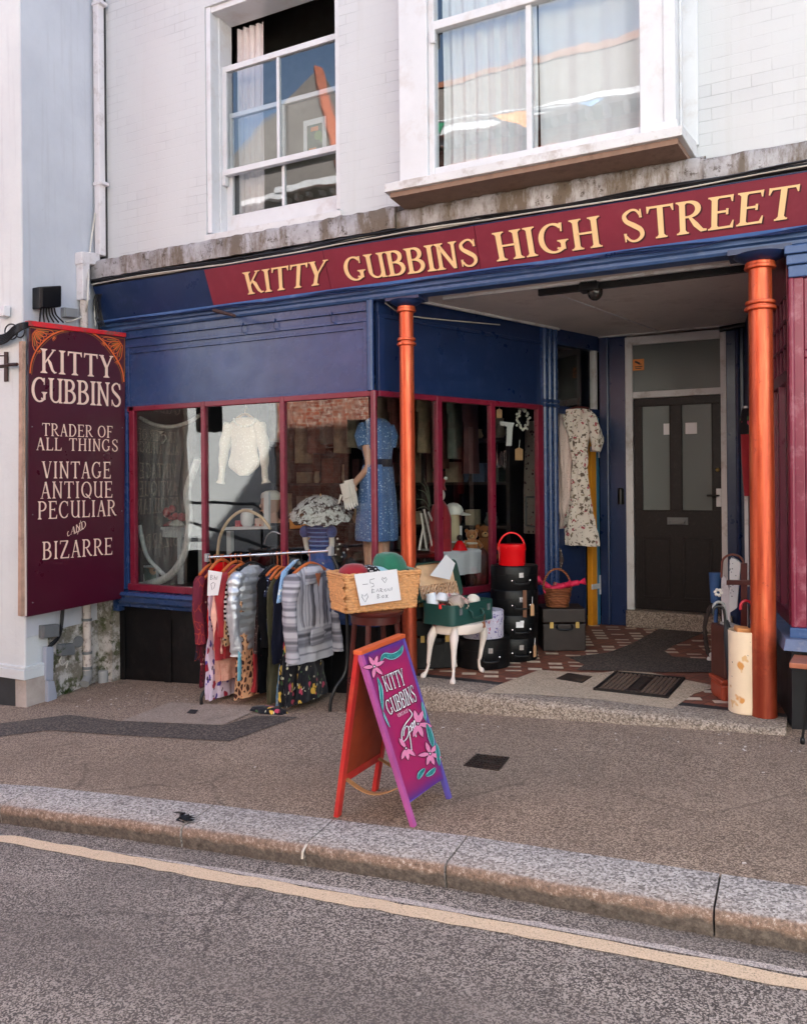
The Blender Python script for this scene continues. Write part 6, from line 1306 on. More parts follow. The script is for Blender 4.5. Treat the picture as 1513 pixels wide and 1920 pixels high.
# china
def vessel(name, label, cat, c, prof, mat, handle=None, tilt_=None):
    b = MB(); b.lathe(prof, (0, 0, 0), 20)
    if handle: r_, z0, z1 = handle; b.tube(crom([(r_, 0, z0), (r_ + .028, 0, z0 + .005), (r_ + .028, 0, z1), (r_, 0, z1 + .004)], 4), .005, 6)
    m_ = Matrix.Rotation(tilt_[0], 3, 'Y') @ Matrix.Rotation(tilt_[1], 3, 'X') if tilt_ else Matrix.Identity(3); m_ = Matrix.Rotation(tilt_[2] if tilt_ else 0, 3, 'Z') @ m_
    b.v = [tuple(m_ @ Vector(v) + Vector(c)) for v in b.v]; return b.build(name, mat, cat=cat, label=label, smooth=50, group='china in the green suitcase')
CHINA = M('white_china', (228, 226, 228), .18, .04, 8, 0); CHINAB = blotch('blue_flower_china', (224, 226, 232), [((96, 116, 176), 1, .2)], 24, .2, bump=0); CHINAS = blotch('spotted_china', (232, 222, 208), [((40, 28, 26), 1, .26)], 24, .25, rnd=.5, bump=0); CHINAP = blotch('rose_china', (226, 196, 190), [((190, 120, 126), 1, .3), ((140, 60, 70), 2, .15)], 22, .25, bump=0)
STRB = NT('brown_striped_china'); w_ = STRB.n('TexWave', bands_direction='DIAGONAL', i_Scale=26, i_Distortion=2); STRB.l(STRB.coord(), w_.inputs['Vector']); STRB.color(STRB.ramp(w_.outputs['Fac'], [(.45, lin((60, 30, 24))), (.55, lin((226, 206, 190)))])); STRB.set(Roughness=.2)
cup = [(.028, 0), (.034, .006), (.046, .03), (.05, .06), (.047, .06), (.04, .03), (.0, .008)]; jug = [(.034, 0), (.046, .03), (.044, .07), (.036, .09), (.04, .11), (.036, .11), (.032, .09), (.0, .012)]
vessel('jug', 'white china jug with blue flowers at the left of the suitcase', 'jug', cp(.05, LB - .08, .11), jug, CHINAB, (.042, .02, .08), (.2, -.2, 2))
vessel('cup', 'plain white cup upside down on top of the china pile', 'cup', cp(.1, LB - .12, .22), cup, CHINA, (.046, .015, .045), (PI, .3, 0))
vessel('teacup', 'black spotted cream teacup in the middle of the china pile', 'cup', cp(.14, .12, .15), cup, CHINAS, (.046, .015, .045), (.8, .5, 1))
vessel('teapot', 'brown and cream striped teapot at the front of the suitcase', 'teapot', cp(.1, .07, .12), [(.03, 0), (.055, .02), (.062, .05), (.05, .08), (.02, .095), (.012, .11), (0, .115)], STRB.m, (.06, .03, .07), (.4, .3, .5))
vessel('bowl', 'pink rose patterned bowl at the right of the china pile', 'bowl', cp(.24, .12, .13), [(.03, 0), (.06, .02), (.075, .05), (.071, .05), (.05, .02), (0, .008)], CHINAP, None, (.5, -.4, 0))
vessel('cup', 'small white cup with a dark rim lying at the right of the case', 'cup', cp(.33, .08, .12), cup, CHINAS, (.046, .015, .045), (1.1, .2, 2))
vessel('bowl', 'pink china bowl wedged behind the striped teapot', 'bowl', cp(.2, .2, .13), [(.03, 0), (.06, .02), (.075, .05), (.071, .05), (.05, .02), (0, .008)], CHINAP, None, (-.4, -.4, 0))
b = MB(); c = cp(.03, .12, .135); b.obox(c, (.05, .07, .03), .5); b.build('matchbox', SCARLET, cat='box', label='small red box at the left edge of the suitcase', bevel=.003)
# ================================================================ LUGGAGE IN THE LOBBY
def hatcase(name, label, cx, yb, yt, wpx, mat, depth=.8, oval=1.0, P=None, latch=True, strap=False):
    p = PZ(cx, yb, 0) if P is None else P; d = (p - CAM).dot(FWD); hh = (yb - yt) / FPX * d; r_ = wpx / 2 / FPX * d
    c = Vector((p.x, p.y, p.z)) + Vector((-.2, .6, 0)).normalized() * r_ * depth * .9; c.z = p.z
    t_ = thing(name, label, 'case' if 'hat' not in name else 'hat box', c); a = math.atan2(RGT.y, RGT.x) + .12
    b = MB(); b.lathe([(r_ * .97, 0), (r_, .006), (r_, hh * .62), (r_ * 1.012, hh * .625), (r_ * 1.012, hh - .008), (r_ * .97, hh)], c, 40, 1, depth, a)
    b.build('body', mat, t_, smooth=40)
    if latch:
        f = c + Vector((math.cos(a - PI / 2 + .1), math.sin(a - PI / 2 + .1), 0)) * r_ * depth * 1.015; tx = Vector((math.cos(a + .1), math.sin(a + .1), 0))
        b = MB(); b.tube(crom([f + tx * -.06 + Vector((0, 0, hh * .4)), f + tx * -.05 + Vector((.012, -.02, hh * .3)), f + tx * .05 + Vector((.012, -.02, hh * .3)), f + tx * .06 + Vector((0, 0, hh * .4))], 4), .008, 8); b.build('handle', BLACK, t_, smooth=50)
        b = MB(); b.obox(f + Vector((0, 0, hh * .64)), (.035, .012, .04), a); b.ball(f + tx * -.075 + Vector((0, -.004, hh * .42)), .009, 8, 6); b.ball(f + tx * .075 + Vector((0, -.004, hh * .42)), .009, 8, 6); b.build('latch', CHROME, t_)
    return t_, Vector((p.x, p.y, p.z + hh)), c, r_, hh, a
big = hatcase('hat_box', 'large round black hat box on the tiled floor behind the white stool', 905, 1256, 1199, 101, BLACKM, .8)
hatcase('hat_box', 'floral printed hat box sitting on the large black hat box', 905, 1201, 1149, 78, blotch('violet_floral_print', (196, 190, 208), [((108, 96, 152), 1, .28), ((176, 64, 92), .8, .2), ((226, 220, 230), 1.6, .2), ((70, 62, 88), 2, .14)], 22, .5, warp=.1), .8, P=big[1], latch=False)
P_ = None; tops = []
for k, (y0, y1, lab) in enumerate(((1241, 1198, 'round black vanity case at the bottom of the tall stack'), (1198, 1154, 'black vanity case with white sticker, second from the bottom of the stack'), (1154, 1107, 'black vanity case with brown strap, second from the top of the stack'), (1107, 1062, 'black vanity case at the top of the stack under the red bag'))):
    r = hatcase('vanity_case', lab, 965, y0, y1, (86, 90, 90, 90)[k], BLACKM, .8, P=P_); P_ = r[1]; tops.append(r)
def tag_on(r, dxp, z, label):
    t_, p, c, r_, hh, a = r; f = c + Vector((math.cos(a - PI / 2 + dxp), math.sin(a - PI / 2 + dxp), 0)) * (r_ * .95); f.z = c.z + hh * z
    t_ = thing('luggage_tag', label, 'tag', f, 'kraft luggage tags'); ux = Vector((math.cos(a + dxp), math.sin(a + dxp), 0)); o = Vector((ux.y, -ux.x, 0)) * .012
    b = MB(); q = [f + o + ux * s_ * .02 + Vector((0, 0, zz)) for s_, zz in ((-1, -.1), (1, -.1), (1, -.02), (.5, -.005), (-.5, -.005), (-1, -.02))]; b.prism(q, o * .15); b.build('card', TAGM, t_)
    b = MB(); b.tube([f + o + Vector((0, 0, -.012)), f + o * 1.2 + Vector((0, 0, .05))], .0022, 5); b.build('string', PAPER, t_)
tag_on(tops[2], .55, .5, 'kraft tag tied to the strapped vanity case in the stack'); tag_on(tops[0], .75, .75, 'kraft tag dangling from the bottom vanity case near the floor')
r = tops[1]; b = MB(); f = r[2] + Vector((math.cos(r[5] - PI / 2), math.sin(r[5] - PI / 2), 0)) * (r[3] * .83); b.obox(f + Vector((0, 0, r[4] * .62)), (.06, .006, .045), r[5]); b.obox(f + Vector((.02, -.004, r[4] * .75)), (.03, .006, .02), r[5]); b.build('sticker', PAPER, cat='label', label='white paper labels on the front of a black vanity case')
r = tops[2]; b = MB(); f = r[2] + Vector((math.cos(r[5] - PI / 2 + .25), math.sin(r[5] - PI / 2 + .25), 0)) * (r[3] * .9)
b.bar(f + Vector((0, -.004, r[4] * 1.02)), f + Vector((0, -.006, -.01)), .03, .006, up=(0, 1, 0)); b.build('strap', M('tan_leather', (112, 78, 58), .6, .2, 12), cat='strap', label='brown leather strap hanging over the stacked black vanity cases')
r = tops[3]; p = Vector((r[2].x - .0, r[2].y - r[3] * .3, r[2].z + r[4] + .002)); d = (p - CAM).dot(FWD); bgk = thing('bucket_bag', 'shiny scarlet round handbag with hoop handle on the vanity case stack', 'handbag', p)
rr_ = 25.5 / FPX * d; hb = 40 / FPX * d; b = MB(); b.lathe([(rr_ * .95, 0), (rr_, .01), (rr_ * 1.02, hb * .7), (rr_ * 1.05, hb * .72), (rr_ * 1.05, hb * .98), (rr_ * .98, hb)], p, 32, 1, .8); b.build('body', SCARLET, bgk, smooth=40)
b = MB(); b.tube([p + RGT * (rr_ * 1.0 * math.cos(PI * k / 16)) + Vector((0, 0, hb * .7 + math.sin(PI * k / 16) * hb * .82)) for k in range(17)], .008, 8); b.build('handle', SCARLET, bgk, smooth=50)
# case behind the suitcase, trunk, brown basket
p = PZ(893, 1165, .0); 
def boxcase(name, label, cat, c, size, rz, mat, parts=True):
    t_ = thing(name, label, cat, (c[0], c[1], c[2])); b = MB(); w_, d_, h_ = size; b.obox((c[0], c[1], c[2] + h_ * .32), (w_, d_, h_ * .64), rz); b.build('body', mat, t_, bevel=.01)
    b = MB(); b.obox((c[0], c[1], c[2] + h_ * .83), (w_ * 1.012, d_ * 1.012, h_ * .33), rz); b.build('lid', mat, t_, bevel=.01)
    fx, fy = math.sin(rz), -math.cos(rz); f = Vector((c[0] + fx * d_ / 2 * 1.03, c[1] + fy * d_ / 2 * 1.03, c[2] + h_ * .62)); ux = Vector((math.cos(rz), math.sin(rz), 0)); o = Vector((fx, fy, 0))
    b = MB(); b.tube(crom([f - ux * .06, f - ux * .055 + o * .03 + Vector((0, 0, -.03)), f + ux * .055 + o * .03 + Vector((0, 0, -.03)), f + ux * .06], 4), .007, 6); b.build('handle', BLACK, t_, smooth=50)
    b = MB(); b.obox(f + o * .004 + ux * w_ * .3, (.03, .01, .05), rz); b.obox(f + o * .004 - ux * w_ * .3, (.03, .01, .05), rz); b.build('latch', BRASS, t_); return t_
q = PZ(1046, 1222, 0); boxcase('trunk', 'dark brown wooden trunk under the small brown basket by the stable door', 'trunk', (q.x - .02, q.y + .17, 0), (.36, .3, .36), .45, M('black_brown_trunk', (40, 28, 26), .5, .2, 6, .1))
tz = .362
p = Vector((q.x - .04, q.y + .13, tz)); bb = thing('round_basket', 'small brown wicker basket of pink crackers on the dark trunk', 'basket', p)
d = (p - CAM).dot(FWD); rb = 26 / FPX * d
b = MB()
for k in range(13):
    z = .006 + k * .0125; r_ = rb * (.74 + .26 * k / 12); b.tube([p + Vector((math.cos(2 * PI * i / 40) * (r_ + .004 * math.sin(PI * (i + k) * .5)), math.sin(2 * PI * i / 40) * (r_ + .004 * math.sin(PI * (i + k) * .5)), z)) for i in range(41)], .0072, 5, cap=False)
b.build('woven_side', WICKERD, bb, smooth=60)
b = MB(); b.lathe([(rb * .7, .002), (rb * .72, .02), (rb * .95, .15)], p, 24); b.build('lining', M('basket_inside', (84, 46, 30), .8), bb, smooth=50)
b = MB(); b.tube([p + RGT * (rb * math.cos(PI * k / 16)) + Vector((0, 0, .15 + math.sin(PI * k / 16) * .17)) for k in range(17)], .009, 7); b.build('handle', WICKERD, bb, smooth=50)
for k, (ox, oy, oz, ax, lab) in enumerate(((-.07, -.03, .17, 2.4, 'pink crepe cracker poking out at the left of the brown basket'), (.02, -.05, .17, .5, 'pink wrapped cracker lying across the front of the brown basket'), (.13, -.02, .2, .35, 'long pink cracker sticking out to the right of the brown basket'))):
    c = p + Vector((ox, oy, oz)); dd = Vector((math.cos(ax) * .8, .1, math.sin(ax) * .5)).normalized(); t_ = thing('cracker', lab, 'cracker', c, 'pink crackers in the basket'); b = MB()
    pts = [c + dd * v for v in (-.12, -.1, -.07, -.06, .06, .07, .1, .12)]; b.tube(pts, [.03, .024, .01, .024, .024, .01, .024, .032], 12); b.build('wrapper', HOTPINK, t_, smooth=50)
b = MB(); c = p + Vector((0, 0, .17)); b.obox(c, (.07, .05, .05), .6, .4, .3); b.build('gift_box', M('dusty_rose', (196, 120, 110), .7), cat='box', label='dusty pink box between the crackers in the brown basket', bevel=.004)
cp_ = cp(LA * .5, LB + .2, 0); boxcase('vanity_case', 'black suitcase standing on edge behind the open green suitcase', 'case', (cp_.x + .05, cp_.y + .06, .38), (.3, .16, .2), .6, BLACKM)
boxcase('vanity_case', 'black box case under the shelf of luggage behind the white stool', 'case', (cp_.x + .05, cp_.y + .08, .002), (.32, .24, .375), .6, BLACKM)
# dresses on the stable door
def hung(name, label, mat, secs, hang, n=30, rip=.1, extra=None):
    t_ = thing(name, label, 'dress', secs[0][:3]); b = MB(); b.loft(secs, n, ripple=rip, freq=6, ph=secs[0][0] * 9); b.build('body', mat, t_, smooth=75); return t_
def dress_at(name, label, mat, Y, xs, rz=.3, th=.04, sleeves=None):
    """rows of (y_px, x_left, x_right) at depth Y"""
    secs = []
    for y, x0, x1 in xs[::-1]:
        a, c = PY(x0, y, Y), PY(x1, y, Y); secs.append(((a.x + c.x) / 2, Y, a.z, (c.x - a.x) / 2 / math.cos(rz), th))
    t_ = thing(name, label, 'dress', (secs[0][0], Y, secs[0][2])); b = MB()
    pc = crom([tuple(s_) for s_ in secs], 6); b.loft(pc, 60, ripple=.12, freq=8, ph=xs[0][1]); crease(b, 0, .03, 11, xs[0][1]); b.build('body', mat, t_, smooth=75)
    for sl_ in sleeves or ():
        b = MB(); pp = crom([(*PY(x, y, Y - .01), r_) for x, y, r_ in sl_], 4); b.tube([q[:3] for q in pp], [q[3] for q in pp], 20); crease(b, 0, .03, 14, 2.); b.build('sleeve', mat, t_, smooth=75)
    b = MB(); top = secs[-1]; b.tube(crom([(top[0] - .1, Y, top[2] + .0), (top[0], Y, top[2] + .02), (top[0] + .1, Y, top[2])], 4), .01, 8); b.tube([(top[0], Y, top[2] + .02), (top[0], Y, top[2] + .09), (top[0] + .015, Y + .02, top[2] + .11), (top[0], Y + .04, top[2] + .1)], .003, 6); b.build('hanger', DARKWOOD, t_, smooth=50); return t_
IVORYF = blotch('ivory_floral', (212, 204, 194), [((104, 92, 80), 1, .3), ((160, 64, 80), .8, .22), ((70, 62, 58), 1.7, .22), ((140, 128, 104), 1.4, .24)], 17, warp=.08)
LACE = blotch('pink_lace', (214, 192, 184), [((190, 164, 156), 1, .25)], 50)
dress_at('floral_dress', 'ivory floral dress with puffed sleeve hanging on the stable door', IVORYF, 7.5, [(768, 1066, 1102), (785, 1060, 1112), (830, 1068, 1100), (870, 1074, 1098), (900, 1072, 1101), (950, 1068, 1108), (975, 1064, 1113), (1000, 1061, 1116), (1022, 1060, 1118)], sleeves=[[(1100, 776, .045), (1112, 795, .062), (1117, 820, .06), (1115, 846, .04)]])
dress_at('lace_dress', 'pale pink lace dress hanging half behind the ivory floral dress', LACE, 7.56, [(770, 1050, 1072), (800, 1047, 1074), (860, 1047, 1072), (930, 1046, 1074), (950, 1047, 1072), (970, 1048, 1070), (1015, 1047, 1072)])
b = MB(); secs = [(*PY(x, y, 7.35), r_, .02) for x, y, r_ in ((1047, 1072, .02), (1051, 1050, .03), (1047, 1028, .02))]; b.loft(secs, 14, ripple=.1); b.build('tie', blotch('plaid', (70, 60, 60), [((170, 160, 150), 1, .3), ((120, 50, 50), 1.3, .2)], 40), cat='tie', label='dark checked tie dangling below the lace dress', smooth=60)
# ================================================================ UMBRELLA BIN AND CLUTTER BY THE RIGHT COLUMN
bn = PZ(1396, 1338, .004); bn.y += .06; d = (bn - CAM).dot(FWD); hb = 152 / FPX * d
PONY = blotch('cream_print', (236, 212, 182), [((214, 150, 84), .9, .22), ((222, 180, 130), 1.4, .2), ((80, 60, 52), 2.6, .1)], 8, .4, bump=.05, warp=.12)
ub = thing('umbrella_bin', 'tall cream bin with orange sketch marks holding umbrellas beside the column', 'umbrella stand', bn)
b = MB(); b.lathe([(.096, 0), (.1, .004), (.1, hb), (.094, hb), (.09, .02), (0, .02)], bn, 36); b.build('body', PONY, ub, smooth=40)
def umb(label, ox, oy, colr, top, lean, crook=True, mt=None):
    c = bn + Vector((ox, oy, .03)); t_ = thing('umbrella', label, 'umbrella', c, 'umbrellas in the cream bin'); up = Vector((lean[0], lean[1], 1)).normalized(); b = MB()
    b.tube([c, c + up * .1, c + up * (top - .15), c + up * (top - .08)], [.008, .028, .022, .01], 10); b.build('canopy', mt or M('umbrella_cloth', (30, 30, 36), .7), t_, smooth=60)
    e = c + up * (top - .08); b = MB(); pts = [e, e + up * .08] + [e + up * .08 + RGT * (-.035 + .035 * math.cos(PI * k / 8)) + Vector((0, 0, .035 * math.sin(PI * k / 8))) for k in range(1, 9)] + [e + up * .08 + RGT * -.07 + Vector((0, 0, -.02))]
    b.tube(pts, .009, 8); b.build('handle', colr, t_, smooth=60)
umb('umbrella with a curved red handle in the cream bin', .01, 0, M('red_handle', (176, 30, 48), .3), hb + .12, (.05, 0)); umb('black umbrella with a dark crook handle at the left of the bin', -.06, -.01, BLACK, hb + .08, (-.1, 0)); umb('umbrella with a pale blue handle against the column', .06, .0, M('blue_handle', (90, 120, 170), .3), hb + .04, (.08, 0)); umb('walking umbrella with a grey handle leaning left in the bin', -.03, .03, GREY, hb + .1, (-.16, .1))
b = MB(); b.obox(bn + Vector((-.0, -.02, hb + .005)), (.11, .07, .03), .4, .1, .1); b.build('wooden_block', M('orange_wood', (206, 140, 84), .6), cat='wooden block', label='small orange wooden block resting on top of the cream bin', bevel=.004)
p = PZ(1354, 1315, 0) + Vector((.02, .1, 0)); d = (p - CAM).dot(FWD); w_ = 45 / FPX * d
rbx = thing('storage_tub', 'small red brown plastic tub on the floor left of the cream bin', 'tub', p); b = MB(); h_ = 42 / FPX * d; b.obox(p + Vector((0, 0, h_ * .38)), (w_ * .92, .2, h_ * .76), YAW, taper=1.05); b.build('body', TERRA, rbx, bevel=.02)
b = MB(); b.obox(p + Vector((0, 0, h_ * .86)), (w_ * 1.02, .22, h_ * .2), YAW); b.build('lid', TERRA, rbx, bevel=.008)
p2 = p + Vector((.01, .01, h_ * .97)); scx = thing('upright_suitcase', 'worn grey suitcase with brown edges standing on the red tub', 'suitcase', p2); h2 = 98 / FPX * d
b = MB(); b.obox(p2 + Vector((.02, 0, h2 / 2)), (.07, .2, h2), YAW + .1); b.build('body', M('grey_tweed', (150, 142, 134), .9, .25, 20, .3, 80, dirt=(110, 96, 84), da=.5), scx, bevel=.01)
b = MB(); b.obox(p2 + Vector((-.045, -.02, h2 / 2 - .005)), (.05, .19, h2 * .99), YAW + .1); b.build('edge_panel', M('brown_leatherette', (84, 48, 38), .5, .2), scx, bevel=.012)
wr = thing('wreath', 'dark twisted wicker wreath leaning beside the doorstep clutter', 'wreath', PZ(1335, 1245, 0)); pw = PZ(1337, 1243, 0) + Vector((.0, .1, 0)); b = MB(); d = (pw - CAM).dot(FWD); rw = 52 / FPX * d; rnd = random.Random(2)
for k in range(5):
    b.tube([pw + RGT * (.075 * math.cos(2 * PI * i / 30)) + Vector((rnd.uniform(-.008, .008), rnd.uniform(-.008, .008), rw + rw * .98 * math.sin(2 * PI * i / 30))) for i in range(31)], .013, 6)
b.build('twist', M('dark_willow', (58, 48, 44), .8, .3, 20, .3), wr, smooth=50)
def panel(name, label, cat, Y, pts, mat, th=.015, bev=.003, group=None):
    q = [PY(x, y, Y) for x, y in pts]; b = MB(); b.prism(q, (0, th, 0)); return b.build(name, mat, cat=cat, label=label, bevel=bev, group=group)
panel('ironing_board', 'white padded board leaning against the wall behind the umbrella bin', 'board', 6.2, [(1354, 1182), (1369, 1178), (1367, 1110), (1363, 1088), (1357, 1078), (1352, 1084), (1351, 1110)], M('white_board', (206, 200, 202), .6, .08, dirt=(120, 110, 104), da=.4, ds=12), .02)
panel('newspaper_roll', 'bundle of folded white newspapers standing behind the dark wooden cross', 'papers', 6.1, [(1366, 1150), (1381, 1140), (1388, 1056), (1372, 1044), (1367, 1050)], blotch('newsprint', (206, 202, 202), [((110, 108, 112), 1, .2)], 40), .05)
t_ = thing('cross', 'dark brown wooden cross standing by the right copper column', 'cross', PY(1394, 1170, 5.95)); b = MB(); q = [PY(x, y, 5.95) for x, y in [(1388, 1180), (1400, 1180), (1400, 1056), (1388, 1056)]]; b.prism(q, (0, .03, 0)); b.build('upright', DARKWOOD, t_, bevel=.003)
b = MB(); q = [PY(x, y, 5.94) for x, y in [(1361, 1097), (1425, 1097), (1425, 1088), (1361, 1088)]]; b.prism(q, (0, .03, 0)); b.build('crossbar', DARKWOOD, t_, bevel=.003)
pr = PZ(1347, 1236, 0); b = MB(); c0 = PY(1341, 1130, 6.45); c1 = PY(1340, 1074, 6.45); b.tube([c0, c1], [.035, .045], 16); b.tube([PY(1342, 1225, 6.45), c0], .015, 8); b.build('parasol_roll', M('denim_blue', (52, 84, 130), .7, .15), cat='parasol', label='rolled dark blue parasol standing left of the white board', smooth=50)
b = MB(); c = PY(1373, 1056, 6.05); b.tube([c + RGT * (.075 * math.cos(PI * k / 14)) + Vector((0, 0, .0 + .06 * math.sin(PI * k / 14))) for k in range(15)], .008, 6); b.tube([c + RGT * -.075, c + RGT * -.08 + Vector((0, 0, -.1))], .008, 6); b.build('bag_handle', M('brown_handle', (110, 58, 48), .5), cat='handle bag', label='brown looped bag handle above the folded newspapers', smooth=50)
b = MB(); c = PY(1346, 1111, 5.98)
for k in range(6): b.ball(c + Vector((.02 * math.cos(k), 0, .02 * math.sin(k))), (.012, .006, .012), 8, 5)
b.build('paper_flower', PALE, cat='flower', label='small pale paper flower stuck on the rolled blue parasol', smooth=50)
b = MB(); c = PZ(1334, 1240, 0)
for k in range(4): b.ball(c + Vector((.02 * math.cos(k * 1.7), .0, .03 + .022 * math.sin(k * 1.9))), .02, 8, 6)
b.build('white_tassel', PALE, cat='tassel', label='white cotton tassel at the foot of the dark wreath', smooth=50)
t_ = thing('hanging_cardigan', 'scarlet cardigan with dark floral shoulders hanging beside the right column', 'cardigan', PY(1398, 930, 7.2)); b = MB(); s_ = [(*PY(x, y, 7.15), r_, .035) for x, y, r_ in ((1401, 930, .028), (1400, 900, .035), (1399, 860, .04), (1400, 812, .05))]; b.loft(s_, 16, ripple=.08); b.build('body', REDC, t_, smooth=70)
b = MB(); s_ = [(*PY(x, y, 7.14), r_, .04) for x, y, r_ in ((1401, 814, .055), (1400, 790, .06), (1401, 766, .04))]; b.loft(s_, 16, ripple=.08); b.build('shoulder', BLKFL, t_, smooth=70)
# table at the right edge with one black leg
tp = thing('side_table', 'brown topped table with black hairpin leg cut by the right edge', 'table', (.2, 4.95, gz(.2, 4.95))); z1 = PY(1484, 1240, 4.97).z
xl = PY(1479, 1240, 4.97).x
b = MB(); b.hexa([(xl, 4.93, z1 - .03), (.75, 4.93, z1 - .03), (.75, 5.17, z1 - .03), (xl + .02, 5.17, z1 - .03)], [(xl, 4.93, z1), (.75, 4.93, z1), (.75, 5.17, z1), (xl + .02, 5.17, z1)]); b.build('top', M('brown_table_top', (164, 98, 72), .4, .15, 9, .05), tp, bevel=.004)
for x, y in ((-.035, 4.945), (.7, 4.95), (.7, 5.14)):
    b = MB(); g = gz(x, y); b.tube([(x + .03, y, z1 - .03), (x + .01, y, g + .12), (x, y, g + .03)], .007, 7); b.tube([(x + .07, y, z1 - .03), (x + .012, y, g + .1)], .005, 6)
    b.lathe([(.008, 0), (.012, .004), (.012, .03), (.008, .034)], (x, y, g), 10); b.build('leg', BLACK, tp, smooth=50)
b = MB(); b.obox((.06, 5.0, z1 + .008), (.1, .13, .012), .3); b.build('booklet', PAPER, cat='booklet', label='white booklet lying on the brown table at the right edge', bevel=.002)
# ================================================================ WINDOW DISPLAY
BED = .46
def lump(b, c, r, n=5, seed=0, sq=1):
    rr = random.Random(seed)
    for k in range(n): b.ball(Vector(c) + Vector((rr.uniform(-r, r), rr.uniform(-r, r) * .6, rr.uniform(0, r) * sq)), r * rr.uniform(.35, .6), 10, 7)
def pxtube(b, pts, Y, r, n=8, k=4): b.tube(crom([tuple(PY(x, y, Y)) for x, y in pts], k), r, n)
# sheer curtain
b = MB(); nu, nv_ = 54, 30
def cur(u, v):
    yt = 783 + 17 * math.sin(PI * u) - 6 * u; xl, xr_ = 263 - 4 * v, 374 - 30 * v ** 1.5 - 6 * math.sin(PI * v)
    if u > .45: e = (u - .45) / .55
    else: e = 0
    yb = 1098; x = xl + (xr_ - xl) * u; y = yt + (yb - yt) * v
    return tuple(PY(x, y, 5.6 + .02 * math.sin(u * 40 + v * 3) + .012 * math.sin(u * 71 + v * 7)))
b.grid(cur, nu, nv_); b.build('net_swag', NET, cat='curtain', label='sheer white net swagged across the leftmost shop window pane', smooth=80, recalc=False)
b = MB(); pxtube(b, [(263, 783), (290, 796), (322, 800), (352, 792), (376, 778)], 5.58, .018); pxtube(b, [(372, 860), (352, 920), (356, 980), (345, 1040), (318, 1080), (275, 1096), (262, 1098)], 5.57, .035, 10); pxtube(b, [(262, 985), (275, 1040), (300, 1070), (318, 1086)], 5.58, .02); b.build('net_drape', NETD, cat='curtain', label='gathered net bunched down the right of the sheer swag', smooth=80)
tb = thing('white_table', 'small white painted table behind the net curtain', 'table', PY(305, 1090, 6.0)); Y0 = 6.0
z1 = PY(300, 988, Y0).z; xa_, xb__ = PY(268, 990, Y0).x, PY(343, 990, Y0).x
b = MB(); b.box((xa_, Y0 - .02, z1 - .025), (xb__, Y0 + .36, z1)); b.box((xa_ + .02, Y0, z1 - .1), (xb__ - .02, Y0 + .34, z1 - .025)); b.build('top', WHITE, tb, bevel=.004)
for x in (xa_ + .04, xb__ - .05):
    for y in (Y0, Y0 + .3):
        b = MB(); b.box((x - .022, y, BED), (x + .022, y + .04, z1 - .1)); b.build('leg', WHITE, tb, bevel=.003)
ROSE = blotch('rose_fabric', (176, 52, 60), [((214, 96, 92), 1, .3), ((110, 24, 36), 1.6, .2), ((232, 200, 196), .8, .15)], 26)
for k, (px, py, r_, lab) in enumerate(((270, 978, .075, 'red and white flowered hat at the left of the white table'), (312, 975, .1, 'large pile of crumpled red flowers on the white table'), (332, 984, .06, 'small red and cream hat at the right of the white table'))):
    t_ = thing('flower_hat', lab, 'hat', PY(px, py, Y0 + .12), 'flowered hats on the white table'); c = PY(px, py, Y0 + .12); c.z = z1 + .03; b = MB(); lump(b, c + Vector((0, 0, .04)), r_, 11, k, 1.6 if k == 1 else .8); b.build('flowers', ROSE, t_, smooth=70)
    b = MB(); b.lathe([(r_ * .6, -.028), (r_ * 1.25, -.02), (r_ * 1.2, -.01), (r_ * .6, .03), (0, .04)], c, 18); b.build('brim', PALE if k != 1 else REDC, t_, smooth=60)
def frame(label, pts, Y, art, fm, dy=.0, wv=.012):
    q = [PY(x, y, Y) for x, y in pts]; t_ = thing('picture_frame', label, 'picture', q[0]); b = MB(); b.prism(q, (0, .02, 0)); b.build('print', art, t_)
    b = MB()
    for p, r_ in zip(q, q[1:] + q[:1]): b.bar(p, r_, .02, .014, up=(0, 1, 0))
    b.build('moulding', fm, t_); return t_
frame('framed green picture propped on the display bed behind the net', [(271, 1098), (298, 1098), (294, 1062), (268, 1062)], 5.75, blotch('green_art', (50, 92, 76), [((196, 140, 96), .6, .3), ((30, 50, 44), 1.5, .2)], 9), WHITE)
frame('dark portrait in a thin pale frame hanging above the white table', [(322, 890), (344, 888), (344, 866), (322, 868)], 6.6, blotch('dark_portrait', (44, 38, 36), [((150, 112, 92), .5, .25)], 7), GREY)
b = MB(); q = [PY(x, y, 6.35) for x, y in [(255, 936), (298, 936), (298, 928), (255, 928)]]; b.prism(q, (0, .2, 0)); b.build('shelf', LIGHTWOOD, cat='shelf', label='narrow wooden shelf behind the net curtain', bevel=.004)
for k, (x0, y0, x1, y1, mt, lab) in enumerate(((275, 922, 292, 907, PAPER, 'white lettered block sign on the narrow wooden shelf'), (258, 926, 268, 896, DARKWOOD, 'dark wooden ornament at the left end of the shelf'), (277, 905, 296, 890, ROSE, 'red trinket box above the white block sign'))):
    q = [PY(x, y, 6.38) for x, y in [(x0, y0), (x1, y0), (x1, y1), (x0, y1)]]; b = MB(); b.prism(q, (0, .08, 0)); b.build('trinket', mt, cat='ornament', label=lab, bevel=.004)
c = [(2.0)]; secs = [(*PY(289, y, 6.5), r_, .05) for y, r_ in ((900, .13), (870, .12), (846, .1))]; b = MB(); b.loft(secs, 30, ripple=.15, freq=8); b.build('teal_skirt', TEAL, cat='skirt', label='pleated teal skirt hanging behind the net curtain', smooth=70)
or_ = thing('branch_ornament', 'white wire branch ornament with paper lilies in the leftmost window', 'ornament', PY(286, 850, 6.0)); b = MB()
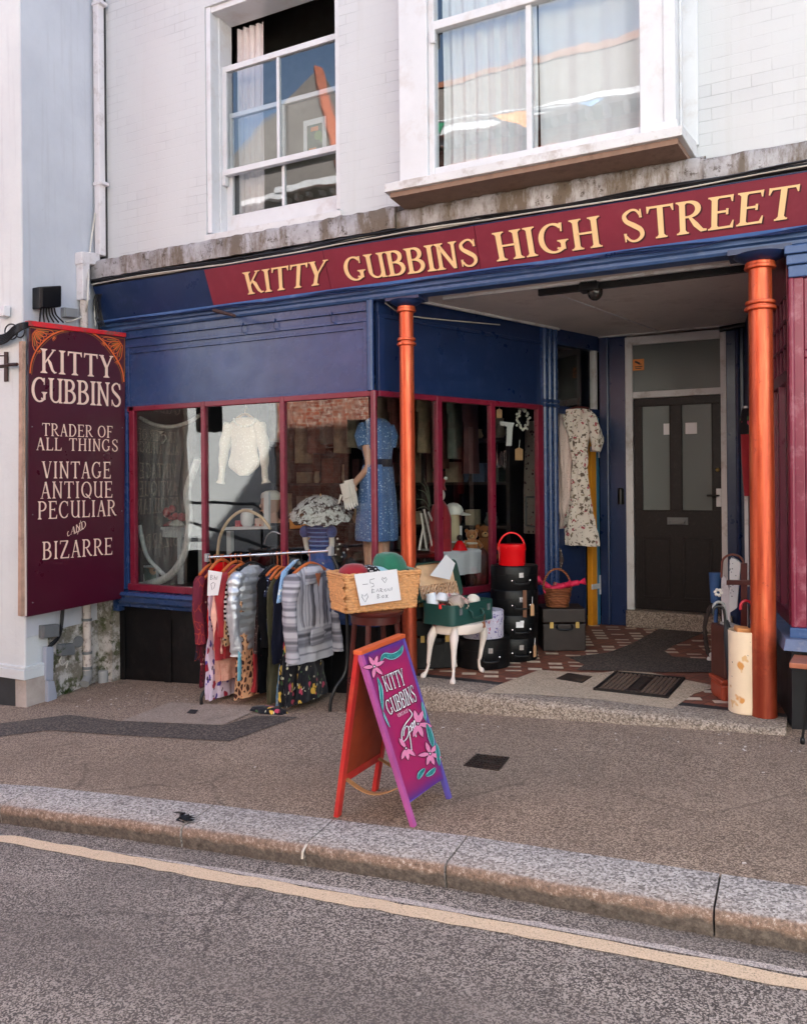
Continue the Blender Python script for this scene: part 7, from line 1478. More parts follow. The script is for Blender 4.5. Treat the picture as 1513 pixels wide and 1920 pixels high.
for pts in ([(286, 848), (288, 830), (280, 800), (270, 785)], [(288, 832), (284, 808), (290, 790)], [(287, 836), (296, 810), (297, 790)], [(288, 835), (305, 815), (312, 822), (304, 832)], [(287, 838), (275, 826), (268, 830)], [(286, 848), (279, 866), (288, 880), (296, 866), (292, 848)]): pxtube(b, pts, 6.0, .006, 6)
b.build('wire', PALE, or_, smooth=60); b = MB()
for x, y in ((272, 812), (289, 793), (300, 818)): c = PY(x, y, 5.99); b.lathe([(.005, 0), (.02, .03), (.045, .05)], c, 10)
b.build('lily', PALE, or_, smooth=60)
# blouse
t_ = thing('lace_blouse', 'cream lace blouse with long sleeves hanging in the middle window pane', 'blouse', PY(458, 890, 5.55)); YB_ = 5.55
LCE = blotch('cream_lace', (214, 200, 182), [((232, 222, 208), 1, .3), ((186, 170, 152), 1.8, .2)], 46)
rows = [(892, 451, 465), (884, 440, 476), (872, 430, 486), (850, 434, 482), (826, 436, 482), (806, 430, 488), (792, 434, 486), (784, 446, 474)]
secs = []
for y, x0, x1 in rows: a, c = PY(x0, y, YB_), PY(x1, y, YB_); secs.append(((a.x + c.x) / 2, YB_, a.z, (c.x - a.x) / 2, .035))
b = MB(); b.loft(crom(secs, 4), 44, ripple=.07, freq=11); b.build('body', LCE, t_, smooth=75)
for pts in ([(432, 794, .06), (424, 826, .06), (419, 860, .045), (416, 892, .03), (414, 906, .045)], [(486, 794, .06), (493, 826, .06), (496, 860, .045), (497, 892, .03), (499, 906, .045)]):
    b = MB(); pp = crom([(*PY(x, y, YB_), r_) for x, y, r_ in pts], 4); b.tube([q[:3] for q in pp], [q[3] * (.85 + .08 * math.sin(i * 1.7)) for i, q in enumerate(pp)], 12); b.build('sleeve', LCE, t_, smooth=75)
b = MB(); pxtube(b, [(440, 788), (460, 776), (478, 788)], YB_, .012); pxtube(b, [(460, 776), (460, 768), (464, 764), (461, 760)], YB_, .003, 6); b.build('hanger', LIGHTWOOD, t_, smooth=50)
b = MB()
for k in range(11): a = PI + PI * k / 10; b.ball(PY(459 + 20 * math.cos(a), 786 - 14 * math.sin(a), YB_ - .04), .011, 8, 6)
b.build('bead_necklace', PALE, t_, smooth=60)
# bags with bamboo hoops, bust, white shelf
CANEH = M('bamboo', (206, 176, 140), .45, .2, 12, .1)
for lab, pts, body in (('round dark handbag with a large pale bamboo hoop in the middle pane', [(408, 1052), (412, 1010), (430, 975), (458, 957), (488, 968), (508, 992)], (455, 1060, .2)), ('small black handbag with thin wire hoop under the bust', [(496, 1020), (502, 1004), (515, 997), (530, 1004)], (515, 1050, .13))):
    t_ = thing('hoop_handbag', lab, 'handbag', PY(body[0], 1085, 5.6)); b = MB(); pxtube(b, pts, 5.58, .014 if body[2] > .15 else .006); b.build('hoop', CANEH if body[2] > .15 else CHROME, t_, smooth=60)
    c = PY(body[0], body[1], 5.64); b = MB(); b.loft([(c.x, 5.64, BED, body[2] * .8, .07), (c.x, 5.64, c.z - .05, body[2], .08), (c.x, 5.64, c.z + .06, body[2] * .9, .06), (c.x, 5.64, c.z + .12, body[2] * .5, .03)], 24, ripple=.04); b.build('body', BLACKC, t_, smooth=70)
sh = thing('white_shelf', 'white shelf unit with square post in the middle window pane', 'shelf', PY(462, 992, 6.0)); b = MB(); q = [PY(x, y, 6.0) for x, y in [(418, 994), (505, 992), (505, 987), (418, 989)]]; b.prism(q, (0, .25, 0)); b.build('board', WHITE, sh, bevel=.003)
b = MB(); q = [PY(x, y, 5.98) for x, y in [(495, 992), (504, 992), (504, 922), (495, 922)]]; b.prism(q, (0, .03, 0)); b.build('post', WHITE, sh)
b = MB(); a = PY(425, 992, 6.2); b.box((a.x, 6.2, BED), (a.x + .05, 6.25, a.z - .02)); b.build('leg', WHITE, sh)
b = MB(); c = PY(464, 987, 6.1); b.lathe([(.04, 0), (.06, .03), (.065, .1), (.05, .15), (.055, .17)], c, 16); b.build('vase', CHINA, cat='vase', label='plain white vase standing on the white shelf', smooth=50)
for k, (x0, x1, y1, mt, lab) in enumerate(((441, 452, 976, ROSE, 'pink box at the left of the white vase'), (478, 494, 972, blotch('pink_print_box', (214, 190, 176), [((186, 60, 56), 1, .25)], 20), 'pink and white printed box beside the post'))):
    q = [PY(x, y, 6.08) for x, y in [(x0, 988), (x1, 988), (x1, y1), (x0, y1)]]; b = MB(); b.prism(q, (0, .08, 0)); b.build('small_box', mt, cat='box', label=lab, bevel=.003)
bu = thing('display_bust', 'pale mannequin bust in a black dress and headscarf in the middle pane', 'mannequin', PY(515, 1080, 6.15)); Yh = 6.15
def PH(x, y): return PY(x, y, Yh)
h = PH(507, 945); b = MB(); b.ball(h, (.085, .1, .125), 18, 14); b.loft([(PH(520, 1000).x, Yh, PH(520, 1000).z, .16, .1), (PH(518, 985).x, Yh, PH(518, 985).z, .12, .09), (h.x + .03, Yh, h.z - .13, .05, .05), (h.x + .015, Yh, h.z - .05, .05, .05)], 18)
b.ball(h + Vector((-.03, -.1, -.015)), (.012, .02, .02), 8, 6); b.ball(h + Vector((-.03, -.088, -.06)), (.025, .012, .01), 8, 6); b.build('head', SKIN, bu, smooth=70)
b = MB(); b.ball(h + Vector((-.055, -.082, .02)), (.014, .008, .008), 8, 6); b.ball(h + Vector((.01, -.092, .02)), (.014, .008, .008), 8, 6); b.build('eyes', BLACK, bu)
b = MB(); b.lathe([(.093, .05), (.1, .08), (.092, .11), (.05, .135), (0, .14)], (h.x + .005, h.y + .01, h.z - .01), 20); b.build('headscarf', PALE, bu, smooth=60)
b = MB(); c = PH(520, 1000); b.loft([(c.x, Yh, BED, .2, .12), (c.x, Yh, PH(520, 1030).z, .17, .11), (c.x, Yh, c.z + .0, .165, .105), (c.x, Yh, PH(520, 980).z, .13, .095)], 26, ripple=.04); b.build('dress', BLACKC, bu, smooth=70)
# parasol and child mannequin
ch_ = thing('child_mannequin', 'child mannequin in a blue knitted dress holding up a lace parasol', 'mannequin', PY(600, 1130, 5.75)); Yc = 5.75
def PC(x, y, d=0): return PY(x, y, Yc + d)
b = MB(); c = PC(600, 1110); s_ = [(PC(604, 1180).x, Yc, BED, .155, .12), (PC(604, 1110).x, Yc, c.z, .15, .115), (PC(602, 1060).x, Yc, PC(602, 1060).z, .12, .1), (PC(600, 1034).x, Yc, PC(600, 1034).z, .09, .08)]
b.loft(s_, 36, ripple=.09, freq=9); b.build('skirt', BLUEK, ch_, smooth=75)
kn = NT('knit_bodice'); zz = kn.n('SeparateXYZ'); kn.l(kn.coord(), zz.inputs[0]); sn = kn.math('SINE', kn.math('MULTIPLY', zz.outputs[2], 170)); kn.color(kn.ramp(sn, [(.3, lin((44, 62, 120))), (.8, lin((110, 138, 196)))])); kn.set(Roughness=.9); kn.bump(sn, .5, .01)
b = MB(); b.loft([(PC(600, 1036).x, Yc, PC(600, 1036).z, .09, .08), (PC(599, 1010).x, Yc, PC(599, 1010).z, .1, .085), (PC(598, 990).x, Yc, PC(598, 990).z, .11, .085), (PC(598, 982).x, Yc, PC(598, 982).z, .07, .06)], 28); b.build('bodice', kn.m, ch_, smooth=75)
b = MB()
for x in (572, 622): b.ball(PC(x, 997), (.045, .05, .055), 12, 8)
b.build('puff_sleeve', BLUEK, ch_, smooth=70)
b = MB(); b.tube([PC(599, 986), PC(600, 968), PC(602, 950)], [.05, .038, .045], 12); b.tube(crom([PC(572, 1005), PC(577, 1030), PC(588, 1046, -.05)], 4), .024, 10); b.tube(crom([PC(622, 1005), PC(622, 1025), PC(617, 1030, -.06)], 4), .024, 10)
for ox in (-.018, -.006, .006, .018): b.tube([PC(590, 1047, -.06), PC(600, 1052, -.07) + Vector((ox, 0, -abs(ox) * .3)), PC(604, 1056, -.075) + Vector((ox, 0, -.006))], [.009, .008, .005], 6)
b.ball(PC(589, 1047, -.055), (.022, .016, .018), 10, 7); b.ball(PC(616, 1031, -.06), (.024, .02, .022), 10, 7); b.build('limbs', PALE, ch_, smooth=70)
b = MB(); b.loft([(PC(600, 986).x, Yc, PC(600, 984).z, .085, .07), (PC(600, 978).x, Yc, PC(600, 978).z, .055, .05)], 20, ripple=.08); b.build('collar', PALE, ch_, smooth=70)
ps = thing('lace_parasol', 'open white lace parasol with black embroidery above the child mannequin', 'parasol', PC(596, 955, -.1))
lc_ = NT('black_on_white_lace'); nn = lc_.ramp(lc_.noise(22, 6, .7), [(.5, lin((196, 196, 190))), (.56, lin((40, 40, 42)))]); lc_.color(nn); lc_.set(Roughness=.8, Alpha=lc_.ramp(lc_.noise(44, 3), [(.4, 1.), (.6, .75)]))
ctr_ = PC(602, 966, -.02); ax = Vector((.15, -.25, 1)).normalized(); e1 = ax.cross(Vector((0, 1, 0))).normalized(); e2 = ax.cross(e1); b = MB()
def can(u, v):
    a = 2 * PI * u; k = v; r_ = .285 * k; sc = 1 - .07 * (abs(math.sin(4 * a)) if v > .7 else 0); z = .17 * (1 - k ** 2.0) + (.012 * math.sin(16 * a) if v > .95 else 0)
    return tuple(ctr_ + (e1 * math.cos(a) + e2 * math.sin(a)) * r_ * sc + ax * z)
b.grid(can, 64, 10); b.build('canopy', lc_.m, ps, smooth=60, recalc=False)
b = MB(); b.tube([ctr_ + ax * .19, ctr_ - ax * .05, PC(578, 1012, -.08)], .006, 8); b.build('shaft', LIGHTWOOD, ps, smooth=60)
b = MB()
for k in range(8): a = 2 * PI * k / 8; b.tube([ctr_ + ax * .15, ctr_ + (e1 * math.cos(a) + e2 * math.sin(a)) * .16 + ax * .1, ctr_ + (e1 * math.cos(a) + e2 * math.sin(a)) * .283 - ax * .004], .0025, 5)
b.build('ribs', BLACK, ps)
tn = thing('orange_tin', 'square orange tin with a dark medallion at the left of the third pane', 'tin', PY(557, 992, 6.1)); q = [PY(x, y, 6.1) for x, y in [(543, 992), (571, 990), (571, 958), (543, 960)]]; b = MB(); b.prism(q, (0, .12, 0)); b.build('body', M('tin_orange', (206, 134, 46), .4, .15), tn, bevel=.004)
b = MB(); c = (q[0] + q[2]) / 2; b.tube([c + Vector((0, -.004, 0)), c + Vector((0, .002, 0))], .05, 18); b.build('medallion', M('medallion', (60, 44, 34), .5, .4, 30), tn)
b = MB(); a = PY(557, 992, 6.2); b.box((a.x - .3, 6.08, BED), (a.x + .3, 6.4, a.z - .002)); b.build('plinth_box', BLACKC, cat='plinth', label='black cloth covered plinth under the orange tin', bevel=.006)
# adult mannequin in blue floral dress
FLB = blotch('blue_floral', (78, 112, 160), [((168, 194, 218), 1, .25), ((48, 72, 120), 1.4, .2), ((200, 214, 226), 2.2, .16)], 44)
am = thing('dress_mannequin', 'headless mannequin in a blue flowered dress with navy belt and white gloves', 'mannequin', PY(708, 1110, 5.85)); Ym = 5.85
def PM(x, y, d=0): return PY(x, y, Ym + d)
def rowsec(rows, d=.1): return [((PM(x0, y).x + PM(x1, y).x) / 2, Ym, PM(x0, y).z, (PM(x1, y).x - PM(x0, y).x) / 2, d) for y, x0, x1 in rows]
b = MB(); b.loft(crom(rowsec([(1012, 672, 741), (1000, 671, 742), (960, 674, 740), (920, 678, 737), (885, 683, 733), (872, 687, 730)], .15), 4), 54, ripple=.055, freq=13); b.build('skirt', FLB, am, smooth=75)
b = MB(); b.loft(crom(rowsec([(872, 687, 730), (858, 685, 732), (835, 680, 734), (812, 678, 734), (796, 683, 729), (786, 694, 718)], .11), 4), 36, ripple=.03); b.build('bodice', FLB, am, smooth=75)
b = MB(); b.loft(rowsec([(876, 684, 733), (862, 684, 733)], .125), 30); b.build('belt', NAVYC, am, smooth=70)
b = MB(); b.tube(crom([(*PM(684, 800, -.06), .07), (*PM(680, 820, -.1), .075), (*PM(684, 838, -.11), .06)], 4) and [PM(684, 798, -.04), PM(681, 818, -.08), PM(684, 838, -.1)], [.06, .075, .06], 14); b.tube([PM(728, 798, .03), PM(731, 818, .05), PM(730, 838, .06)], [.05, .07, .058], 14); b.build('sleeve', FLB, am, smooth=70)
b = MB(); arm = crom([PM(686, 832, -.1), PM(692, 866, -.12), PM(688, 880, -.13), PM(672, 898, -.15), PM(664, 908, -.16)], 4); b.tube(arm, [.036 - .013 * i / len(arm) for i in range(len(arm))], 12)
b.ball(PM(662, 911, -.16), (.024, .02, .03), 10, 8)
for k, (x, y) in enumerate(((655, 918), (659, 922), (663, 924), (667, 922))): b.tube([PM(661 + k * 1.5, 912, -.165), PM(x + 2, y - 4, -.18), PM(x, y, -.17)], [.01, .009, .006], 6)
b.build('arm', SKIN, am, smooth=70)
for x in (694, 718):
    b = MB(); t0 = PM(x, 1005); b.tube([t0, PM(x, 1040), Vector((t0.x, Ym, BED + .06)), Vector((t0.x, Ym - .03, BED + .01))], [.062, .055, .035, .03], 14); b.build('leg', SKIN, am, smooth=70)
gl = thing('white_gloves', 'pair of long white gloves dangling from the mannequin hand', 'gloves', PM(655, 935, -.19))
for dx_, dy_ in ((0, 0), (-8, 6)):
    b = MB(); cu = [(645 + dx_, 902 + dy_), (661 + dx_, 898 + dy_), (667 + dx_, 925 + dy_), (652 + dx_, 930 + dy_)]; q = [PM(x, y, -.19 - dx_ * -.001) for x, y in cu]; b.prism(q, (0, .02, 0))
    for k in range(4): b.tube([PM(654 + dx_ + k * 4, 924 + dy_, -.18), PM(656 + dx_ + k * 4.3, 940 + dy_, -.18), PM(657 + dx_ + k * 4.6, 951 + dy_ - abs(k - 1.3) * 2, -.18)], [.012, .012, .007], 8)
    b.tube([PM(648 + dx_, 922 + dy_, -.18), PM(643 + dx_, 938 + dy_, -.18)], [.012, .007], 8); b.build('glove', PALE, gl, smooth=60)
b = MB()
for x, y in ((633, 1010), (637, 1020), (634, 1030), (645, 1036), (652, 1030), (641, 1044), (630, 1040)): b.ball(PY(x, y, 5.7), .009, 8, 6)
b.build('light_dots', PALE, cat='necklace', label='string of small white lights hanging beside the child mannequin', smooth=60)  # pale balls stand for a string of tiny lights
# behind the splayed side window
def WS(x, y, off): return PV(x, y, (A0.x - nv.x * off, A0.y - nv.y * off), (A1.x - nv.x * off, A1.y - nv.y * off))
pn_ = -Vector((nv.x, nv.y, 0))
def wtube(b, pts, off, r, n=8): b.tube(crom([tuple(WS(x, y, off)) for x, y in pts], 4), r, n)
def wbox(b, x0, y0, x1, y1, off, th): q = [WS(x, y, off) for x, y in ((x0, y1), (x1, y1), (x1, y0), (x0, y0))]; b.prism(q, pn_ * th)
tc = thing('cloth_table', 'low table under an embroidered white cloth in the side window', 'table', WS(850, 1110, .2)); b = MB(); q0 = [WS(782, 1036, .1), WS(896, 1034, .1)]; zt_ = (q0[0].z + q0[1].z) / 2
for p in q0: p.z = zt_
b.hexa([p + pn_ * o + Vector((0, 0, -.03)) for p, o in ((q0[0], 0), (q0[1], 0), (q0[1], .45), (q0[0], .45))], [p + pn_ * o for p, o in ((q0[0], 0), (q0[1], 0), (q0[1], .45), (q0[0], .45))]); b.build('top', DARKWOOD, tc, bevel=.004)
for p in q0:
    b = MB(); b.tube([p + pn_ * .04 + Vector((0, 0, -.02)), Vector((p.x, p.y, BED)) + pn_ * .04], .02, 8); b.build('leg', DARKWOOD, tc)
cl = blotch('embroidered_cloth', (206, 206, 214), [((120, 120, 132), .35, .12)], 30); b = MB(); q1 = WS(832, 1036, .07); q1.z = zt_ + .004; q2_ = q0[1] + (q0[1] - q0[0]).normalized() * .01 - pn_ * .03; q2_.z = zt_ + .004
def clo(u, v):
    p = q1 * (1 - u) + q2_ * u
    if v < .4: return tuple(p + pn_ * (.4 - v) * .9)
    return tuple(p + Vector((0, 0, -(v - .4) * .34)) - pn_ * (.014 * math.sin(u * 17) * (v - .4)))
b.grid(clo, 30, 16); b.build('embroidered_cloth', cl, cat='tablecloth', label='white embroidered cloth hanging over the table in the side window', smooth=80, recalc=False)
TEDDY = M('teddy_plush', (176, 110, 58), .95, .2, 20, .5, 120, sheen=.5); TEDDYL = M('teddy_muzzle', (206, 160, 110), .95, .1, 20, .4, 120)
for k, (px, py, sc, mt, lab) in enumerate(((884, 1003, .85, TEDDY, 'smaller honey coloured teddy bear in a pale collar in the side window'), (908, 998, 1.15, M('brown_teddy', (140, 84, 44), .95, .2, 20, .5, 120), 'larger brown teddy bear seated behind the honey coloured bear'))):
    c = WS(px, py, .3 + k * .14); t_ = thing('teddy_bear', lab, 'teddy bear', c - Vector((0, 0, .14)), 'teddy bears in the side window'); b = MB(); b.ball(c, (.062 * sc, .058 * sc, .056 * sc), 16, 12)
    for s_ in (-1, 1): b.ball(c + RGT * s_ * .052 * sc + Vector((0, 0, .042 * sc)), (.023 * sc, .015 * sc, .023 * sc), 12, 8)
    b.loft([(c.x, c.y, c.z - .2 * sc, .05 * sc, .05 * sc), (c.x, c.y, c.z - .15 * sc, .075 * sc, .07 * sc), (c.x, c.y, c.z - .08 * sc, .06 * sc, .055 * sc), (c.x, c.y, c.z - .03 * sc, .035 * sc, .035 * sc)], 16)
    for s_ in (-1, 1): b.tube([c + RGT * s_ * .055 * sc + Vector((0, 0, -.07 * sc)), c + RGT * s_ * .1 * sc - FWD * .03 + Vector((0, 0, -.13 * sc))], [.028 * sc, .024 * sc], 10); b.tube([c + RGT * s_ * .04 * sc + Vector((0, 0, -.18 * sc)), c + RGT * s_ * .07 * sc - FWD * .1 * sc + Vector((0, 0, -.19 * sc))], [.035 * sc, .03 * sc], 10)
    b.build('body', mt, t_, smooth=75); b = MB(); b.ball(c - FWD * .05 * sc + Vector((0, 0, -.014 * sc)), (.028 * sc, .026 * sc, .022 * sc), 12, 8); b.build('muzzle', TEDDYL, t_, smooth=70)
    b = MB()
    for s_ in (-1, 1): b.ball(c - FWD * .054 * sc + RGT * s_ * .02 * sc + Vector((0, 0, .014 * sc)), .006 * sc, 8, 6)
    b.ball(c - FWD * .078 * sc + Vector((0, 0, -.006 * sc)), (.009 * sc, .008 * sc, .006 * sc), 8, 6); b.build('face', BLACK, t_)
    if k == 0: b = MB(); b.lathe([(.03, -.005), (.062, -.02), (.058, -.03), (.03, -.015)], c + Vector((0, 0, -.05)), 16); b.build('collar', PALE, t_, smooth=60)
lea = thing('leather_chair', 'round backed dark red leather chair behind the white cloth in the side window', 'chair', WS(893, 1085, .3)); b = MB(); c = WS(893, 1060, .32); b.loft([(c.x, c.y, BED + .05, .1, .1), (c.x, c.y, c.z - .02, .13, .1), (c.x, c.y, c.z + .1, .125, .06), (c.x, c.y, c.z + .155, .08, .03)], 20); b.build('seat_back', M('oxblood_leather', (88, 34, 26), .4, .2, 8, .1), lea, smooth=70)
b = MB()
for s_ in (-1, 1): b.tube([c + RGT * s_ * .09 + Vector((0, 0, -.05)), Vector((c.x + s_ * .09, c.y, BED))], .014, 8)
b.build('leg', DARKWOOD, lea)
wh_ = thing('white_hat', 'pale peaked cap on a stand in the side window', 'hat', WS(852, 1005, .25)); c = WS(850, 962, .25); b = MB(); b.lathe([(.085, -.01), (.088, .02), (.07, .06), (.035, .085), (0, .09)], c, 20); b.lathe([(.07, -.01), (.15, -.018), (.152, -.012), (.08, .01)], c, 16, 1, .8, math.radians(20), -1, 1); b.build('crown', PALE, wh_, smooth=60)
b = MB(); b.tube([c + Vector((0, 0, .0)), Vector((c.x, c.y, zt_))], [.05, .06], 14); b.build('stand', M('hat_block', (190, 172, 140), .6), wh_, smooth=60)
dl = thing('jester_doll', 'red and white jester doll beside the mullion in the side window', 'doll', WS(822, 1034, .2)); b = MB(); c = WS(825, 950, .2); b.loft([(c.x, c.y, zt_, .1, .08), (c.x, c.y, c.z - .1, .1, .08), (c.x, c.y, c.z + .0, .07, .06), (c.x, c.y, c.z + .05, .03, .03)], 18, ripple=.06); b.tube([c + Vector((0, 0, .15)), c + Vector((.01, 0, .2)), c + Vector((.05, 0, .24))], [.055, .035, .008], 12); b.build('costume', REDC, dl, smooth=70)
b = MB(); b.ball(c + Vector((0, 0, .1)), (.045, .045, .055), 14, 10); b.ball(c + Vector((.055, 0, .24)), .016, 8, 6); b.build('head', PALE, dl, smooth=70)
rd = thing('red_doll_dress', 'small doll in a bright red dress on the dark table top', 'doll', WS(862, 1032, .12)); c = WS(862, 1031, .12); b = MB(); b.loft([(c.x, c.y, zt_ + .004, .07, .06), (c.x, c.y, zt_ + .05, .045, .04), (c.x, c.y, zt_ + .085, .02, .02)], 18, ripple=.08); b.build('dress', SCARLET, rd, smooth=60); b = MB(); b.ball((c.x, c.y, zt_ + .11), .026, 12, 8); b.build('head', M('doll_hair', (40, 26, 22), .5), rd, smooth=70)
cr_ = thing('doll_chair', 'small white doll chair behind the red doll', 'doll chair', WS(855, 1025, .22)); b = MB(); wbox(b, 844, 986, 866, 1004, .24, .012); wbox(b, 844, 1004, 848, 1036, .24, .012); wbox(b, 862, 1004, 866, 1036, .24, .012); b.build('back', WHITE, cr_); b = MB(); c = WS(855, 1016, .2); b.obox(c, (.12, .1, .012)); b.build('seat', WHITE, cr_)
pl_ = thing('dried_palm', 'spray of dried palm leaves at the left of the side window', 'plant', WS(800, 960, .3)); b = MB()
for k, pts in enumerate(([(806, 950), (798, 925), (784, 918)], [(807, 945), (796, 912), (783, 903)], [(806, 955), (795, 938), (780, 936)], [(808, 948), (802, 915), (795, 897)], [(806, 958), (796, 950), (782, 954)])): wtube(b, pts, .3, [.006 - .0005 * i for i in range(9)], 6)
b.build('fronds', M('dried_green', (96, 104, 88), .8, .3, 20), pl_)
ea_l = thing('folding_frame', 'white folding picture easel in the side window behind the column', 'easel', WS(797, 1034, .22)); b = MB()
for pts in ([(789, 962), (800, 1031)], [(795, 955), (812, 1031)], [(793, 990), (786, 1031)], [(803, 960), (814, 985)]): wtube(b, pts, .22, .009)
b.build('legs', PALE, ea_l); b = MB(); q = [WS(x, y, .25) for x, y in [(798, 1025), (816, 1025), (814, 965), (793, 962)]]; b.prism(q, pn_ * .015); b.build('panel', blotch('mottled_print', (110, 104, 92), [((60, 56, 50), 1, .3), ((170, 166, 150), 1.6, .2)], 18), ea_l)
for x, y, w_, h_, lab, off in ((936, 775, 5, 9, 'kraft price tag hanging at the top left of the third side pane', .08), (973, 851, 7, 12, 'larger kraft price tag hanging below the bead wreath', .08)):
    t_ = thing('price_tag', lab, 'tag', WS(x, y, off), 'price tags in the side window'); b = MB(); q = [WS(a, c, off) for a, c in ((x - w_, y + h_), (x + w_, y + h_), (x + w_, y - h_ * .7), (x, y - h_), (x - w_, y - h_ * .7))]; b.prism(q, pn_ * .003); b.build('card', TAGM, t_); b = MB(); b.tube([WS(x, y - h_, off), WS(x + 1, y - h_ - 14, off)], .002, 5); b.build('string', PAPER, t_)
b = MB(); c = WS(980, 785, .1)
for k in range(34): a = k * 2.399; r_ = .075 + .012 * math.sin(k * 3.1); b.ball(c + Vector((dv.x, dv.y, 0)) * (r_ * math.cos(a)) + Vector((0, 0, r_ * 1.25 * math.sin(a))) + pn_ * .012 * math.sin(k * 5), .013, 8, 6)
b.build('bead_wreath', PALE, cat='necklace', label='round cluster necklace of white beads hanging in the side window', smooth=60)
b = MB(); q = [WS(x, y, .12) for x, y in [(949, 836), (959, 836), (961, 802), (964, 793), (938, 790), (938, 797), (951, 800)]]; b.prism(q, pn_ * .008); b.build('paper_fan', PAPER, cat='paper', label='white folded paper ornament hanging left of the bead wreath')
nk = thing('fringe_necklace', 'silver fringe necklace hanging low in the third side pane', 'necklace', WS(940, 880, .1)); b = MB(); rr = random.Random(8)
for k in range(9): wtube(b, [(931 + k * 2.1, 844 + rr.uniform(0, 12)), (931 + k * 2.1 + rr.uniform(-1, 1), 862), (931 + k * 2.1, 872 + rr.uniform(0, 9))], .1, .0045, 5)
b.build('fringe', CHROME, nk); b = MB(); wtube(b, [(932, 846), (931, 800), (938, 796)], .1, .002, 5); wtube(b, [(948, 846), (949, 805), (944, 797)], .1, .002, 5); b.build('cord', BLACK, nk)
b = MB(); s_ = [(*WS(x, y, .5), r_, .06) for x, y, r_ in ((1000, 1000, .1), (997, 920, .09), (999, 850, .08), (1001, 790, .09))]; b.loft(s_, 20, ripple=.1); b.build('patterned_dress', blotch('grey_floral', (150, 138, 130), [((70, 50, 50), 1, .25), ((150, 60, 70), 1.3, .17)], 18), cat='dress', label='grey flowered dress hanging at the right edge of the side window', smooth=70)
b = MB()
for p0, p1 in (((986, 985), (986, 932)), ((986, 932), (1004, 932)), ((986, 985), (1004, 988))): b.tube([WS(*p0, .35), WS(*p1, .35)], .01, 6)
b.build('metal_frame', GREYD, cat='frame', label='thin grey metal frame low in the third side pane')
# shelves and stock deep in the shop
rr = random.Random(21); shf = thing('stock_shelves', 'tall dark shelves of mixed stock at the back of the shop', 'shelves', (-4.0, 8.0, 0)); b = MB()
for z in (.5, .95, 1.4, 1.85, 2.3): b.box((-5.6, 7.7, z), (-2.7, 8.2, z + .03))
for x in (-5.6, -4.6, -3.65, -2.7): b.box((x - .02, 7.7, 0), (x + .02, 8.2, 2.75))
b.build('shelf_frame', M('dark_shelf', (40, 32, 28), .8), shf)
tones = [(120, 70, 60), (90, 96, 90), (150, 130, 104), (60, 74, 96), (130, 120, 112), (84, 48, 50), (164, 150, 130), (52, 62, 54)]
mats = [M('stock_tone', t_, .7, .3, 12) for t_ in tones]
for z in (.53, .98, 1.43, 1.88):
    x = -5.5
    while x < -2.85:
        w_ = rr.uniform(.07, .2); h_ = rr.uniform(.1, .34); b = MB(); k = rr.randrange(3)
        if k == 0: b.lathe([(w_ * .3, 0), (w_ * .45, h_ * .3), (w_ * .3, h_ * .8), (w_ * .34, h_)], (x + w_ / 2, 7.8, z), 12)
        else: b.obox((x + w_ / 2, 7.85, z + h_ / 2), (w_ * .9, .18, h_), rr.uniform(-.1, .1))
        b.build('stock', mats[rr.randrange(8)], shf, smooth=40); x += w_ + rr.uniform(.02, .1)
GR2 = 'clothes hanging inside the dim shop'
for k in range(16):
    x = -5.3 + k * .16; t_ = tones[rr.randrange(8)]; b = MB(); zt2_ = 2.5 + rr.uniform(-.05, .05); L = rr.uniform(.6, 1.0)
    b.loft([(x, 7.2, zt2_ - L, .06, .16), (x, 7.2, zt2_ - L * .5, .05, .15), (x, 7.2, zt2_ - .1, .04, .17), (x, 7.2, zt2_, .02, .06)], 16, ripple=.15); b.build('hanging_garment', mats[rr.randrange(8)], cat='garment', label='dim coloured garment hanging from a rail deep inside the shop', group=GR2, smooth=70)
b = MB(); b.tube([(-5.5, 7.2, 2.52), (-2.75, 7.2, 2.52)], .012, 8); b.build('inner_rail', GREYD, cat='clothes rail', label='grey rail of dim garments deep inside the shop')
# ================================================================ PIPES, BOXES AND CABLES
NW0, NW1 = (-5.672, 4.425), (-5.792, 5.339)
def PW(x, y, off=0): return PV(x, y, NW0, NW1) + Vector((off, 0, 0))
dp = thing('drainpipe', 'square white drainpipe in the angle of the white house stepping down to the pavement', 'drainpipe', (-5.6, 5.2, -.3))
PIPE = M('pipe_white_paint', (220, 214, 216), .5, .05, 5, .06, dirt=(150, 130, 120), da=.4, ds=10)
p0 = PY(189, 480, 5.27); px_ = p0.x; b = MB(); b.box((px_ - .035, 5.235, p0.z), (px_ + .035, 5.305, 7.4)); b.build('downpipe', PIPE, dp, bevel=.008)
for y in (8, 346):
    z = PY(189, y, 5.27).z; b = MB(); b.box((px_ - .042, 5.228, z - .015), (px_ + .075, 5.312, z + .015)); b.build('pipe_clip', PIPE, dp, bevel=.004)
q0 = PW(150, 495, .05); b = MB(); b.hexa([(px_ - .045, 5.31, p0.z - .1), (px_ + .045, 5.22, p0.z - .1), (q0.x + .045, q0.y - .06, p0.z - .14), (q0.x - .045, q0.y - .06, p0.z - .14)], [(px_ - .045, 5.31, p0.z + .01), (px_ + .045, 5.22, p0.z + .01), (q0.x + .045, q0.y - .06, p0.z - .03), (q0.x - .045, q0.y - .06, p0.z - .03)]); b.build('offset_bend', PIPE, dp, bevel=.01)
z1_, z2_ = p0.z - .03, PW(150, 565, .05).z; b = MB(); b.box((q0.x - .042, q0.y - .05, z2_), (q0.x + .042, q0.y + .035, z1_)); b.build('hopper', PIPE, dp, bevel=.01)
